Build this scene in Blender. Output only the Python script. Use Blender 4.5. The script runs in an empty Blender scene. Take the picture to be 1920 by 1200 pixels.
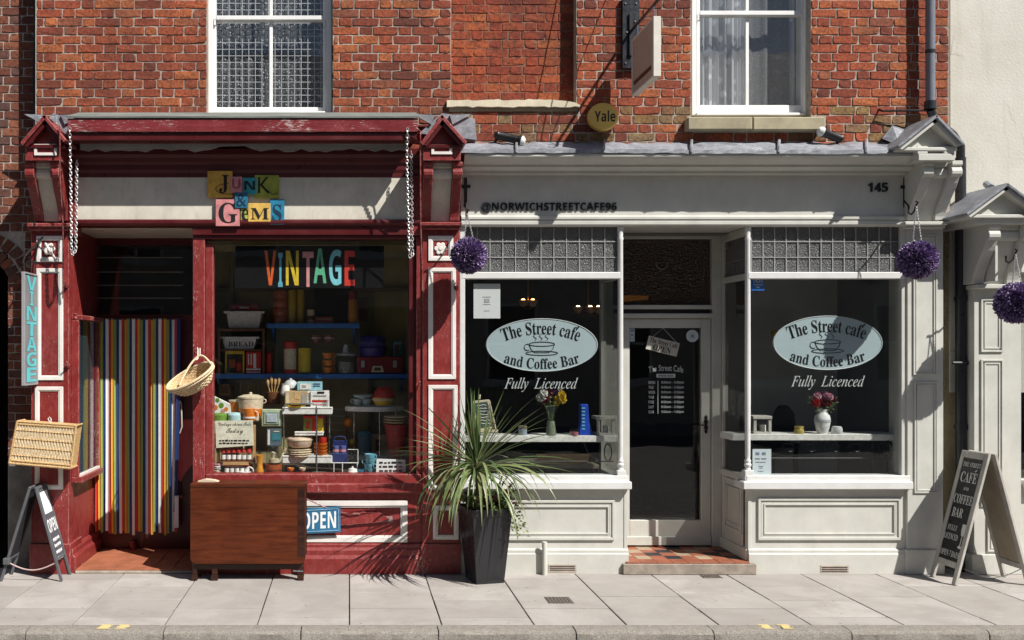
import bpy, bmesh, math, random
from mathutils import Vector, Matrix
R = random.Random(7)
SC = bpy.context.scene
COL = SC.collection
PI = math.pi

# ------------------------------------------------------------------ camera, sky, sun, exposure
S, D, VX, VY = 225.0, 8.0, 655.0, 660.0        # pixels per metre on the shopfront plane, camera distance, eye line in the photo
H = (1075 - VY) / S                            # eye height above the pavement
cam = bpy.data.cameras.new('camera'); camo = bpy.data.objects.new('camera', cam); COL.objects.link(camo)
camo.location = (0, -D, H); camo.rotation_euler = (PI / 2, 0, 0)
cam.sensor_width = 36; cam.lens = S * D / 1920 * 36
cam.shift_x = (960 - VX) / 1920; cam.shift_y = (VY - 600) / 1920
cam.clip_start = .05; cam.clip_end = 500
SC.camera = camo
SUNV = Vector((1.06, -1.0, 1.62))                # towards the sun
wd = bpy.data.worlds.new('World'); SC.world = wd; wd.use_nodes = True
nt = wd.node_tree; nt.nodes.clear()
sky = nt.nodes.new('ShaderNodeTexSky'); sky.sky_type = 'NISHITA'; sky.sun_disc = False
sky.sun_elevation = math.atan2(SUNV.z, math.hypot(SUNV.x, SUNV.y)); sky.sun_rotation = math.radians(135)
bg = nt.nodes.new('ShaderNodeBackground'); bg.inputs[1].default_value = .05
wo = nt.nodes.new('ShaderNodeOutputWorld')
nt.links.new(sky.outputs[0], bg.inputs[0]); nt.links.new(bg.outputs[0], wo.inputs[0])
sl = bpy.data.lights.new('sun', 'SUN'); sl.energy = 5.0; sl.angle = math.radians(.5); sl.color = (1, .96, .9)
so = bpy.data.objects.new('sun', sl); COL.objects.link(so); so.location = SUNV * 20
so.rotation_euler = (-SUNV).to_track_quat('-Z', 'Y').to_euler()
SC.view_settings.view_transform = 'Standard'; SC.view_settings.look = 'None'
SC.view_settings.exposure = .5; SC.view_settings.gamma = 1
SC.render.engine = 'CYCLES'
SC.cycles.transparent_max_bounces = 24; SC.cycles.max_bounces = 8
SC.cycles.sample_clamp_indirect = 4
SC.cycles.caustics_reflective = False; SC.cycles.caustics_refractive = False

# ------------------------------------------------------------------ helpers
def K(Y): return (D + Y) / (D * S)
def W(px, py, Y): return Vector(((px - VX) * K(Y), Y, H + (VY - py) * K(Y)))
def PX(px, Y): return (px - VX) * K(Y)
def PZ(py, Y): return H + (VY - py) * K(Y)
WL = {}                                        # world origin of every object

class MB:
    def __init__(s): s.v = []; s.f = []; s.M = None
    def add(s, vs, fs):
        n = len(s.v)
        if s.M is not None: vs = [s.M @ Vector(v) for v in vs]
        s.v += [tuple(v) for v in vs]; s.f += [tuple(i + n for i in f) for f in fs]; return s
    def box(s, x0, x1, y0, y1, z0, z1):
        return s.add([(x0, y0, z0), (x1, y0, z0), (x1, y1, z0), (x0, y1, z0), (x0, y0, z1), (x1, y0, z1), (x1, y1, z1), (x0, y1, z1)],
                     [(0, 3, 2, 1), (4, 5, 6, 7), (0, 1, 5, 4), (1, 2, 6, 5), (2, 3, 7, 6), (3, 0, 4, 7)])
    def pb(s, px0, py0, px1, py1, Yf, Yb):     # box whose front face fills a rectangle of the photo at depth Yf
        return s.box(PX(px0, Yf), PX(px1, Yf), Yf, Yb, PZ(py1, Yf), PZ(py0, Yf))
    def hexa(s, p):                            # 8 points: bottom ring then top ring
        return s.add(p, [(0, 3, 2, 1), (4, 5, 6, 7), (0, 1, 5, 4), (1, 2, 6, 5), (2, 3, 7, 6), (3, 0, 4, 7)])
    def prism(s, poly, axis, a, b):            # extrude a 2D outline along an axis ('x': (y,z), 'y': (x,z), 'z': (x,y))
        def P(u, v, w): return {'x': (w, u, v), 'y': (u, w, v), 'z': (u, v, w)}[axis]
        n = len(poly); vs = [P(u, v, a) for u, v in poly] + [P(u, v, b) for u, v in poly]
        return s.add(vs, [tuple(range(n)), tuple(range(2 * n - 1, n - 1, -1))] + [(i, (i + 1) % n, n + (i + 1) % n, n + i) for i in range(n)])
    def ppoly(s, pts, Yf, Yb):                 # outline given in photo pixels at depth Yf
        return s.prism([(PX(a, Yf), PZ(b, Yf)) for a, b in pts], 'y', Yf, Yb)
    def tube(s, pts, r, n=8, caps=True):
        pts = [Vector(p) for p in pts]; m = len(pts)
        rs = r if isinstance(r, (list, tuple)) else [r] * m
        vs = []; up = None
        for i, p in enumerate(pts):
            t = (pts[min(i + 1, m - 1)] - pts[max(i - 1, 0)])
            t = t.normalized() if t.length > 1e-9 else Vector((0, 0, 1))
            if up is None: up = Vector((0, 0, 1)) if abs(t.z) < .9 else Vector((1, 0, 0))
            a = t.cross(up)
            a = a.normalized() if a.length > 1e-6 else t.orthogonal().normalized()
            b = a.cross(t).normalized(); up = b
            for k in range(n):
                q = 2 * PI * k / n; vs.append(p + (a * math.cos(q) + b * math.sin(q)) * rs[i])
        fs = [(i * n + k, i * n + (k + 1) % n, (i + 1) * n + (k + 1) % n, (i + 1) * n + k) for i in range(m - 1) for k in range(n)]
        if caps: fs += [tuple(range(n - 1, -1, -1)), tuple((m - 1) * n + k for k in range(n))]
        return s.add(vs, fs)
    def lathe(s, c, prof, n=20, sx=1, sy=1):   # prof: (radius, height) pairs, axis z through c
        c = Vector(c); vs = []; m = len(prof)
        for r, z in prof:
            for k in range(n):
                q = 2 * PI * k / n; vs.append((c.x + r * sx * math.cos(q), c.y + r * sy * math.sin(q), c.z + z))
        fs = [(i * n + k, i * n + (k + 1) % n, (i + 1) * n + (k + 1) % n, (i + 1) * n + k) for i in range(m - 1) for k in range(n)]
        fs += [tuple(range(n - 1, -1, -1)), tuple((m - 1) * n + k for k in range(n))]
        return s.add(vs, fs)
    def disc_y(s, c, r, Yf, Yb, n=28, sx=1.0, sz=1.0):
        c = Vector(c); return s.prism([(c.x + r * sx * math.cos(2 * PI * k / n), c.z + r * sz * math.sin(2 * PI * k / n)) for k in range(n)], 'y', Yf, Yb)
    def sheet(s, fn, nu, nv):                  # grid surface fn(u,v)
        vs = [fn(i / nu, j / nv) for j in range(nv + 1) for i in range(nu + 1)]
        return s.add(vs, [(j * (nu + 1) + i, j * (nu + 1) + i + 1, (j + 1) * (nu + 1) + i + 1, (j + 1) * (nu + 1) + i) for j in range(nv) for i in range(nu)])
    def frame(s, px0, py0, px1, py1, w, Yf, Yb, wb=None):  # four mitred bars, width w in pixels
        wb = wb or w
        o = [(px0, py0), (px1, py0), (px1, py1), (px0, py1)]
        i = [(px0 + w, py0 + w), (px1 - w, py0 + w), (px1 - w, py1 - wb), (px0 + w, py1 - wb)]
        for k in range(4):
            l = (k + 1) % 4; s.ppoly([o[k], o[l], i[l], i[k]], Yf, Yb)
        return s
    def build(s, name, m, parent=None, smooth=False, bevel=0, recalc=True, seg=1):
        c = Vector((0, 0, 0)); n = max(1, len(s.v))
        lo = [min(v[k] for v in s.v) for k in range(3)]; hi = [max(v[k] for v in s.v) for k in range(3)]
        c = Vector([(a + b) / 2 for a, b in zip(lo, hi)]); c.z = lo[2]
        me = bpy.data.meshes.new(name); me.from_pydata([tuple(Vector(v) - c) for v in s.v], [], s.f); me.validate()
        if recalc:
            bm = bmesh.new(); bm.from_mesh(me); bmesh.ops.recalc_face_normals(bm, faces=bm.faces); bm.to_mesh(me); bm.free()
        return finish(name, me, m, parent, c, smooth, bevel, seg)

def finish(name, me, m, parent, c, smooth=False, bevel=0, seg=1):
    if smooth:
        for p in me.polygons: p.use_smooth = True
        me.set_sharp_from_angle(angle=math.radians(42))
    me.materials.append(m)
    o = bpy.data.objects.new(name, me); COL.objects.link(o)
    c = Vector(c)
    if parent is not None: o.parent = parent; o.location = c - WL[parent.name]
    else: o.location = c
    WL[o.name] = c
    if bevel:
        b = o.modifiers.new('bevel', 'BEVEL'); b.width = bevel; b.segments = seg; b.limit_method = 'ANGLE'; b.angle_limit = math.radians(40)
    return o
def T(name, label, cat, loc, group=None):
    o = bpy.data.objects.new(name, None); COL.objects.link(o); o.location = loc; o.empty_display_size = .1
    WL[o.name] = Vector(loc); return tag(o, label, cat, group)
def tag(o, label, cat, group=None):
    o['label'] = label; o['category'] = cat
    if group: o['group'] = group
    return o
def struct(o, label=None):
    o['kind'] = 'structure'
    if label: o['label'] = label
    return o
def place(name, me, m, parent, loc, rot=(0, 0, 0), scale=(1, 1, 1)):   # share mesh data between alike pieces
    if not me.materials: me.materials.append(m)
    o = bpy.data.objects.new(name, me); COL.objects.link(o); loc = Vector(loc)
    o.parent = parent; o.location = loc - WL[parent.name]; o.rotation_euler = rot; o.scale = scale; WL[o.name] = loc
    return o

# lettering: flat or raised letters fitted into a rectangle u0..u1, v0..v1 and mapped to the surface by fn(u,v,h)
def conv(s, up, lo):
    return ''.join(chr(up + ord(c) - 65) if 'A' <= c <= 'Z' else chr(lo + ord(c) - 97) if 'a' <= c <= 'z' else c for c in s)
def serif(s): return conv(s, 0x1D400, 0x1D41A)
def bold(s):
    return ''.join(chr(0x1D7EC + ord(c) - 48) if '0' <= c <= '9' else c for c in conv(s, 0x1D5D4, 0x1D5EE))
def script(s): return conv(s, 0x1D4D0, 0x1D4EA)
def glyphs(body, ext=0, space=1, shear=0):
    c = bpy.data.curves.new('t', 'FONT'); c.body = body; c.extrude = ext; c.space_character = space; c.shear = shear; c.resolution_u = 3
    o = bpy.data.objects.new('t', c); me = bpy.data.meshes.new_from_object(o)
    bpy.data.objects.remove(o); bpy.data.curves.remove(c); return me
def letters(name, body, m, parent, u0, v0, u1, v1, fn, ext=0, space=1, shear=0, warp=None, cap=False):
    me = glyphs(body, 0, space, shear)
    if not len(me.vertices): return None
    xs = [v.co.x for v in me.vertices]; ys = [v.co.y for v in me.vertices]
    x0, x1, y0, y1 = min(xs), max(xs), min(ys), max(ys)
    bm = bmesh.new(); bm.from_mesh(me)
    if ext:
        r = bmesh.ops.extrude_face_region(bm, geom=list(bm.faces))
        for g in r['geom']:
            if isinstance(g, bmesh.types.BMVert): g.co.z = 1
    for v in bm.verts:
        a = (v.co.x - x0) / max(1e-6, x1 - x0); b = (v.co.y - y0) / max(1e-6, y1 - y0)
        if warp: a, b = warp(a, b)
        v.co = fn(u0 + a * (u1 - u0), v0 + b * (v1 - v0), ext if v.co.z > .5 else 0)
    lo = Vector([min(v.co[k] for v in bm.verts) for k in range(3)]); hi = Vector([max(v.co[k] for v in bm.verts) for k in range(3)])
    c = (lo + hi) / 2
    for v in bm.verts: v.co -= c
    bm.to_mesh(me); bm.free()
    return finish(name, me, m, parent, c)
def ptext(name, body, m, parent, px0, py0, px1, py1, Y, **kw):   # lettering on a wall-parallel plane, rectangle in photo pixels
    return letters(name, body, m, parent, px0, py1, px1, py0, lambda u, v, h: W(u, v, Y) - Vector((0, h, 0)), **kw)

# ------------------------------------------------------------------ materials
class NG:
    def __init__(s, name):
        s.m = bpy.data.materials.new(name); s.m.use_nodes = True; s.t = s.m.node_tree; s.n = s.t.nodes; s.n.clear()
        s.out = s.n.new('ShaderNodeOutputMaterial')
    def new(s, typ, **kw):
        nd = s.n.new(typ)
        for k, v in kw.items(): setattr(nd, k, v)
        return nd
    def l(s, a, b): s.t.links.new(a, b)
    def coord(s, scale=(1, 1, 1), kind='Object'):
        tc = s.new('ShaderNodeTexCoord'); mp = s.new('ShaderNodeMapping'); mp.inputs['Scale'].default_value = scale
        s.l(tc.outputs[kind], mp.inputs[0]); return mp.outputs[0]
    def wcoord(s, scale=(1, 1, 1)):
        g = s.new('ShaderNodeNewGeometry'); mp = s.new('ShaderNodeMapping'); mp.inputs['Scale'].default_value = scale
        s.l(g.outputs['Position'], mp.inputs[0]); return mp.outputs[0]
    def noise(s, vec, scale, detail=4, rough=.55, dist=0):
        nd = s.new('ShaderNodeTexNoise'); nd.inputs['Scale'].default_value = scale; nd.inputs['Detail'].default_value = detail
        nd.inputs['Roughness'].default_value = rough; nd.inputs['Distortion'].default_value = dist
        s.l(vec, nd.inputs['Vector']); return nd.outputs[0]
    def ramp(s, fac, stops, interp='LINEAR'):
        nd = s.new('ShaderNodeValToRGB'); cr = nd.color_ramp; cr.interpolation = interp
        while len(cr.elements) < len(stops): cr.elements.new(.5)
        for e, (p, c) in zip(cr.elements, stops):
            e.position = p; e.color = (c, c, c, 1) if isinstance(c, (int, float)) else (*c, 1)
        s.l(fac, nd.inputs[0]); return nd.outputs[0]
    def mix(s, fac, a, b, mode='MIX'):
        nd = s.new('ShaderNodeMix', data_type='RGBA', blend_type=mode)
        for sock, x in ((nd.inputs[0], fac), (nd.inputs[6], a), (nd.inputs[7], b)):
            if isinstance(x, (int, float)): sock.default_value = x if sock == nd.inputs[0] else (x, x, x, 1)
            elif isinstance(x, tuple): sock.default_value = (*x, 1)
            else: s.l(x, sock)
        return nd.outputs[2]
    def math(s, op, a, b=0):
        nd = s.new('ShaderNodeMath', operation=op)
        for i, x in enumerate((a, b)):
            if isinstance(x, (int, float)): nd.inputs[i].default_value = x
            else: s.l(x, nd.inputs[i])
        return nd.outputs[0]
    def bump(s, h, strength=.3, dist=.005):
        nd = s.new('ShaderNodeBump'); nd.inputs['Strength'].default_value = strength; nd.inputs['Distance'].default_value = dist
        s.l(h, nd.inputs['Height']); return nd.outputs[0]
    def bsdf(s, col, rough=.6, metal=0, normal=None, spec=.5, **kw):
        b = s.new('ShaderNodeBsdfPrincipled')
        for sock, x in ((b.inputs['Base Color'], col), (b.inputs['Roughness'], rough), (b.inputs['Metallic'], metal)):
            if isinstance(x, tuple): sock.default_value = (*x, 1)
            elif isinstance(x, (int, float)): sock.default_value = x
            else: s.l(x, sock)
        b.inputs['Specular IOR Level'].default_value = spec
        if normal is not None: s.l(normal, b.inputs['Normal'])
        for k, v in kw.items(): b.inputs[k.replace('_', ' ')].default_value = v
        return b.outputs[0]
    def done(s, sh): s.l(sh, s.out.inputs[0]); return s.m

MC = {}
def plain(name, col, rough=.55, var=.18, scale=9, bump=.12, metal=0, spec=.4, bscale=60, **kw):
    """a plain surface with slight uneven tone and fine relief"""
    if name in MC: return MC[name]
    g = NG(name); v = g.wcoord()
    n = g.noise(v, scale, 5, .6)
    c = g.mix(g.ramp(n, [(.3, 0.0), (.7, 1.0)]), tuple(x * (1 - var) for x in col), tuple(min(1, x * (1 + var * .6)) for x in col))
    r = g.ramp(g.noise(v, scale * 3, 3), [(.3, max(.03, rough - .1)), (.7, min(1, rough + .12))])
    nm = g.bump(g.noise(v, bscale, 4), bump, .004) if bump else None
    MC[name] = g.done(g.bsdf(c, r, metal, nm, spec, **kw)); return MC[name]
def wornpaint(name, col, under, amount=.5, rough=.45, var=.2, streak=(6, 6, 1.2), chalk=None, chalkf=.35, edge=0):
    """old brush paint: uneven tone, chalky fading, chips down to what lies beneath"""
    g = NG(name); v = g.wcoord(); vs = g.wcoord(streak)
    n = g.noise(v, 5, 6, .6)
    c = g.mix(g.ramp(n, [(.3, 0.0), (.72, 1.0)]), tuple(x * (1 - var) for x in col), tuple(min(1, x * (1 + var)) for x in col))
    if chalk:
        cf = g.ramp(g.noise(vs, 5, 7, .72, .4), [(.48, 0.0), (.75, chalkf)])
        c = g.mix(cf, c, chalk)
    patch = g.math('MULTIPLY', g.math('SUBTRACT', g.noise(v, 2.6, 4, .6, .4), .56), .55)          # wear gathers in patches
    chip = g.ramp(g.math('ADD', g.noise(vs, 16, 9, .74, .3), patch), [(amount, 0.0), (amount + .03, 1.0)])
    if edge:                                     # paint rubbed thin along the arrises
        bv = g.new('ShaderNodeBevel'); bv.samples = 4; bv.inputs['Radius'].default_value = edge; ge = g.new('ShaderNodeNewGeometry')
        dt = g.new('ShaderNodeVectorMath', operation='DOT_PRODUCT'); g.l(bv.outputs[0], dt.inputs[0]); g.l(ge.outputs['Normal'], dt.inputs[1])
        em = g.math('MULTIPLY', g.ramp(dt.outputs['Value'], [(.86, 1.0), (.97, 0.0)]), g.ramp(g.noise(v, 26, 5, .7), [(.42, 0.0), (.56, .75)]))
        c = g.mix(em, c, (.62, .45, .43))
    c = g.mix(chip, c, under)
    hgt = g.math('SUBTRACT', g.math('MULTIPLY', g.noise(v, 55, 4), .35), chip)
    nm = g.bump(hgt, .35, .003)
    r = g.mix(chip, g.ramp(n, [(.3, rough - .1), (.7, rough + .15)]), .85)
    MC[name] = g.done(g.bsdf(c, r, 0, nm, .45)); return MC[name]

# brick: colour per brick, speckle, soot and lime
def brickmat(name, stops, sooty=.35, lime=.25):
    g = NG(name); oi = g.new('ShaderNodeObjectInfo'); ge = g.new('ShaderNodeNewGeometry')
    rnd = g.math('FRACT', g.math('ADD', g.math('MULTIPLY', oi.outputs['Random'], 7.31), g.math('MULTIPLY', ge.outputs['Random Per Island'], 1.0)))
    c = g.ramp(rnd, stops)
    v = g.wcoord()
    n1 = g.noise(v, 42, 8, .72); n2 = g.noise(v, 9, 6, .68)
    c = g.mix(g.ramp(g.noise(v, 1.3, 7, .68, .6), [(.38, .5), (.56, 0.0)]), c, (.1, .042, .032))
    c = g.mix(g.ramp(n1, [(.36, .8), (.57, 0.0)]), c, (.07, .026, .02))
    c = g.mix(g.ramp(g.noise(v, 90, 4, .7), [(.56, 0.0), (.72, .5)]), c, (.42, .15, .06))
    c = g.mix(g.ramp(n2, [(.5, 0.0), (.72, sooty)]), c, (.045, .03, .028))
    c = g.mix(g.ramp(g.noise(v, 14, 7, .75, .5), [(.62, 0.0), (.74, lime)]), c, (.42, .36, .3))
    h = g.math('ADD', g.math('MULTIPLY', n1, .7), g.math('MULTIPLY', g.noise(v, 150, 3), .3))
    MC[name] = g.done(g.bsdf(c, .88, 0, g.bump(h, .75, .006), .2)); return MC[name]
BRK = brickmat('red_brick', [(0, (.17, .05, .036)), (.1, (.26, .062, .036)), (.4, (.35, .08, .04)), (.72, (.42, .105, .046)), (.9, (.52, .165, .06)), (1, (.28, .095, .06))])
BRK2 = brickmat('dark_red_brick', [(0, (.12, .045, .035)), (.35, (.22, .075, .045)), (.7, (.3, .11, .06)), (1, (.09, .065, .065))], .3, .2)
BRK3 = brickmat('soft_red_brick', [(0, (.24, .045, .026)), (.3, (.31, .06, .03)), (.7, (.38, .085, .034)), (1, (.44, .13, .045))], .7, .45)
BRK4 = brickmat('mossy_brick', [(0, (.2, .1, .05)), (.4, (.3, .2, .08)), (.7, (.26, .12, .07)), (1, (.3, .24, .12))], .4, .5)
def mortarmat(name, col):
    g = NG(name); v = g.wcoord(); n = g.noise(v, 30, 6, .7)
    c = g.mix(g.ramp(n, [(.35, 0.0), (.65, 1.0)]), tuple(x * .62 for x in col), col)
    c = g.mix(g.ramp(g.noise(v, 4, 4), [(.48, 0.0), (.72, .6)]), c, tuple(x * .45 for x in col))
    c = g.mix(g.ramp(g.noise(v, 1.3, 7, .68, .6), [(.38, .45), (.56, 0.0)]), c, (.17, .13, .11))
    MC[name] = g.done(g.bsdf(c, .95, 0, g.bump(n, .6, .006), .1)); return MC[name]
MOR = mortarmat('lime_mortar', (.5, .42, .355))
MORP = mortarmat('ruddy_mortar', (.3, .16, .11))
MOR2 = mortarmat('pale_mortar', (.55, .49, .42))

# paint and trims
RED = wornpaint('maroon_paint', (.205, .022, .02), (.52, .38, .34), .61, .42, .2, (6, 6, 2.6), (.4, .13, .13), .4, .007)
REDD = wornpaint('maroon_gloss_paint', (.08, .008, .009), (.42, .36, .32), .73, .34, .15, (1.4, 6, 7))
REDB = wornpaint('peeling_maroon_paint', (.17, .017, .02), (.62, .58, .54), .575, .4, .2, (.9, 5, 10), (.36, .09, .09), .4, .006)
WHT = wornpaint('white_trim_paint', (.74, .7, .66), (.3, .2, .17), .68, .5, .1, (7, 7, 3))
GRYP = wornpaint('stone_grey_paint', (.535, .533, .488), (.27, .25, .21), .71, .42, .08, (4, 4, 1.6), (.46, .45, .405), .45)
GRYW = plain('window_white_paint', (.64, .645, .63), .4, .08, 8, .08)
SASHW = wornpaint('sash_white_paint', (.78, .78, .77), (.4, .37, .33), .72, .45, .06, (6, 6, 1.5))
CREAM = wornpaint('cream_fascia_paint', (.62, .585, .5), (.3, .26, .22), .68, .5, .12, (3, 3, 1.2), (.42, .38, .3), .55)
def rendermat():
    g = NG('cream_render'); v = g.wcoord(); n = g.noise(v, 3, 7, .65, .5)
    c = g.mix(g.ramp(n, [(.3, 0.0), (.7, 1.0)]), (.54, .52, .455), (.62, .605, .54))
    c = g.mix(g.ramp(g.noise(g.wcoord((5, 5, .5)), 2, 6, .7), [(.52, 0.0), (.72, .4)]), c, (.44, .41, .34))
    vo = g.new('ShaderNodeTexVoronoi', feature='DISTANCE_TO_EDGE'); vo.inputs['Scale'].default_value = 1.1; wv = g.new('ShaderNodeVectorMath', operation='ADD'); g.l(v, wv.inputs[0])
    nd = g.new('ShaderNodeTexNoise'); nd.inputs['Scale'].default_value = 5; g.l(v, nd.inputs['Vector']); sc_ = g.new('ShaderNodeVectorMath', operation='SCALE'); sc_.inputs['Scale'].default_value = .16; g.l(nd.outputs['Color'], sc_.inputs[0]); g.l(sc_.outputs[0], wv.inputs[1]); g.l(wv.outputs[0], vo.inputs['Vector'])
    cr = g.math('MULTIPLY', g.ramp(vo.outputs['Distance'], [(.0, .6), (.006, 0.0)]), g.ramp(g.noise(v, 1.4, 3), [(.48, 0.0), (.58, 1.0)]))
    c = g.mix(cr, c, (.25, .23, .19))
    return g.done(g.bsdf(c, .9, 0, g.bump(g.noise(v, 45, 5, .6), .35, .008), .15))
CREAMW = rendermat()
BLK = plain('black_paint', (.012, .012, .013), .4, .3, 20, .15)
IRON = plain('black_iron', (.015, .014, .014), .45, .3, 30, .3)
LEAD = wornpaint('lead_sheet', (.2, .21, .235), (.5, .51, .54), .6, .5, .3, (3, 5, 5), (.5, .52, .55), .6)
PIPEG = plain('grey_pipe_paint', (.18, .185, .22), .35, .12, 8, .1)
PIPEB = plain('black_pipe_paint', (.03, .03, .036), .35, .2, 8, .1)
STONE = wornpaint('weathered_stone', (.34, .3, .2), (.2, .18, .12), .62, .9, .25, (8, 8, 8), (.42, .37, .26), .6)
LIME = wornpaint('limewashed_stone', (.62, .56, .42), (.25, .2, .12), .6, .9, .2, (20, 8, 5), (.4, .36, .24), .5)
GOLD = plain('alarm_yellow', (.82, .54, .13), .35, .06, 8, .05)
CHROME = plain('steel', (.55, .55, .56), .25, .1, 20, .05, 1.0)
GALV = plain('galvanised_chain', (.62, .61, .6), .42, .25, 60, .1, .6)
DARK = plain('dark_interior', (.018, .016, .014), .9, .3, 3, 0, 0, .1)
OLIVE = plain('dark_olive_wall', (.32, .27, .13), .8, .25, 3, .05)
BLUES = plain('blue_shelf_paint', (.03, .14, .42), .4, .15, 8, .05)

def glassmat(name, tint=(1, 1, 1), f0=.045, rough=0, wob=.0):
    """thin window glass: clear body, mirror reflection rising towards grazing angles, the same from both sides"""
    g = NG(name); lw = g.new('ShaderNodeLayerWeight'); lw.inputs[0].default_value = .5
    f = g.math('ADD', g.math('MULTIPLY', g.math('POWER', lw.outputs['Facing'], 5.0), 1 - f0), f0)
    t = g.new('ShaderNodeBsdfTransparent'); t.inputs[0].default_value = (*tint, 1)
    q = g.new('ShaderNodeBsdfGlossy'); q.inputs['Roughness'].default_value = rough
    if wob:
        nm = g.bump(g.noise(g.wcoord(), 2.2, 2), wob, .02); g.l(nm, q.inputs['Normal'])
    mx = g.new('ShaderNodeMixShader'); g.l(f, mx.inputs[0]); g.l(t.outputs[0], mx.inputs[1]); g.l(q.outputs[0], mx.inputs[2])
    MC[name] = g.done(mx.outputs[0]); return MC[name]
GLASS = glassmat('window_glass', (.96, .97, .965), .03, 0, .05)
GLASSC = glassmat('cafe_window_glass', (.93, .94, .935), .05, 0, .05)
JAR = glassmat('jar_glass', (.88, .91, .9), .06)
def obscured(name, col, bs=95):
    g = NG(name); v = g.wcoord(); vo = g.new('ShaderNodeTexVoronoi'); vo.inputs['Scale'].default_value = bs; g.l(v, vo.inputs['Vector'])
    n = g.noise(v, bs * .6, 3); h = g.math('ADD', vo.outputs['Distance'], n)
    b = g.bsdf(col, .22, 0, g.bump(h, .9, .02), .8)
    t = g.new('ShaderNodeBsdfTransparent'); mx = g.new('ShaderNodeMixShader'); mx.inputs[0].default_value = .78
    g.l(t.outputs[0], mx.inputs[1]); g.l(b, mx.inputs[2]); MC[name] = g.done(mx.outputs[0]); return MC[name]
OBS = obscured('rippled_obscured_glass', (.16, .165, .165))
def wood(name, a, b, scale=(1.2, 1.2, 14), rough=.4, spec=.4):
    g = NG(name); v = g.wcoord(scale); n = g.noise(v, 3.2, 8, .65, .6); n2 = g.noise(g.wcoord((2, 2, 2)), 2.5, 3)
    c = g.mix(g.ramp(n, [(.32, 0.0), (.68, 1.0)]), a, b)
    c = g.mix(g.ramp(n2, [(.4, 0.0), (.75, .45)]), c, tuple(x * .55 for x in a))
    MC[name] = g.done(g.bsdf(c, g.ramp(n, [(.3, rough - .08), (.7, rough + .12)]), 0, g.bump(n, .15, .003), spec)); return MC[name]
MAHOG = wood('mahogany', (.06, .012, .004), (.125, .028, .008), (1.1, 1.1, 11), .42, .25)
MAHOGD = wood('dark_mahogany', (.02, .007, .004), (.05, .014, .007), (1.2, 1.2, 10), .4)
PINE = wood('pale_pine', (.42, .24, .09), (.6, .38, .17), (2, 2, 14), .55)
GREYWOOD = wood('weathered_grey_wood', (.3, .3, .29), (.5, .5, .47), (.8, 6, 12), .8, .15)
FRAMEW = wood('limed_wood_frame', (.4, .38, .34), (.55, .53, .48), (8, 8, 2), .7, .2)
def stripe(name, a, b, scale=240):
    g = NG(name); v = g.wcoord(); n = g.noise(v, scale, 3, .6); c = g.mix(g.ramp(n, [(.35, 0.0), (.65, 1.0)]), a, b)
    MC[name] = g.done(g.bsdf(c, .65, 0, g.bump(n, .3, .003), .3)); return MC[name]
WICK = stripe('golden_wicker', (.36, .2, .07), (.66, .47, .24), 90)
WICKW = stripe('pale_wicker', (.58, .42, .22), (.8, .68, .48), 90)
ROOFW = wood('weathered_roof_board', (.12, .13, .12), (.24, .25, .23), (.8, 6, 12), .85, .1)
# ================================================================== ground: road, kerb, pavement
def asphalt():
    g = NG('asphalt'); v = g.wcoord(); n = g.noise(v, 160, 3, .7); n2 = g.noise(v, 1.2, 4)
    c = g.mix(g.ramp(n, [(.35, 0.0), (.7, 1.0)]), (.06, .058, .056), (.22, .21, .2))
    c = g.mix(g.ramp(n2, [(.4, 0.0), (.7, .4)]), c, (.2, .18, .17))
    return g.done(g.bsdf(c, .9, 0, g.bump(n, .8, .01), .2))
def slabmat():
    g = NG('concrete_slab'); oi = g.new('ShaderNodeObjectInfo'); v = g.wcoord(); n = g.noise(v, 170, 4, .7); n2 = g.noise(v, 2.6, 6, .65, .6)
    c = g.mix(oi.outputs['Random'], (.34, .315, .292), (.47, .44, .415))
    c = g.mix(g.ramp(n2, [(.36, .6), (.6, 0.0)]), c, (.27, .245, .225))
    c = g.mix(g.ramp(g.noise(v, .9, 6, .7, 1.0), [(.45, 0.0), (.68, .45)]), c, (.3, .27, .245))
    c = g.mix(g.ramp(g.noise(v, 7, 7, .75, .8), [(.6, 0.0), (.72, .3)]), c, (.5, .475, .455))
    c = g.mix(g.ramp(n, [(.38, .35), (.55, 0.0)]), c, (.24, .22, .205))
    vo = g.new('ShaderNodeTexVoronoi'); vo.inputs['Scale'].default_value = 6.5; g.l(v, vo.inputs['Vector'])
    c = g.mix(g.ramp(vo.outputs['Distance'], [(.05, .75), (.08, 0.0)]), c, (.15, .135, .125))
    vo2 = g.new('ShaderNodeTexVoronoi'); vo2.inputs['Scale'].default_value = 15; g.l(v, vo2.inputs['Vector'])
    c = g.mix(g.ramp(vo2.outputs['Distance'], [(.05, .5), (.08, 0.0)]), c, (.2, .18, .165))
    return g.done(g.bsdf(c, .85, 0, g.bump(n, .35, .004), .25))
def kerbmat():
    g = NG('granite_kerb'); v = g.wcoord(); n = g.noise(v, 120, 5, .8); n2 = g.noise(v, 22, 4, .7)
    c = g.mix(g.ramp(n, [(.36, 0.0), (.66, 1.0)]), (.19, .17, .148), (.45, .415, .37))
    c = g.mix(g.ramp(n2, [(.45, 0.0), (.7, .5)]), c, (.17, .14, .115))
    return g.done(g.bsdf(c, .9, 0, g.bump(g.math('ADD', n, n2), .9, .012), .2))
SLAB, KERB = slabmat(), kerbmat()
KY, RZ = -1.516, -.058
struct(MB().box(-60, 60, -60, KY - .12, RZ - .1, RZ).build('road', asphalt()))
pav = struct(MB().box(-40, 40, KY + .001, .9, -.25, -.012).build('pavement', plain('joint_sand', (.05, .044, .038), .95, .3, 40, .3)))
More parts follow.
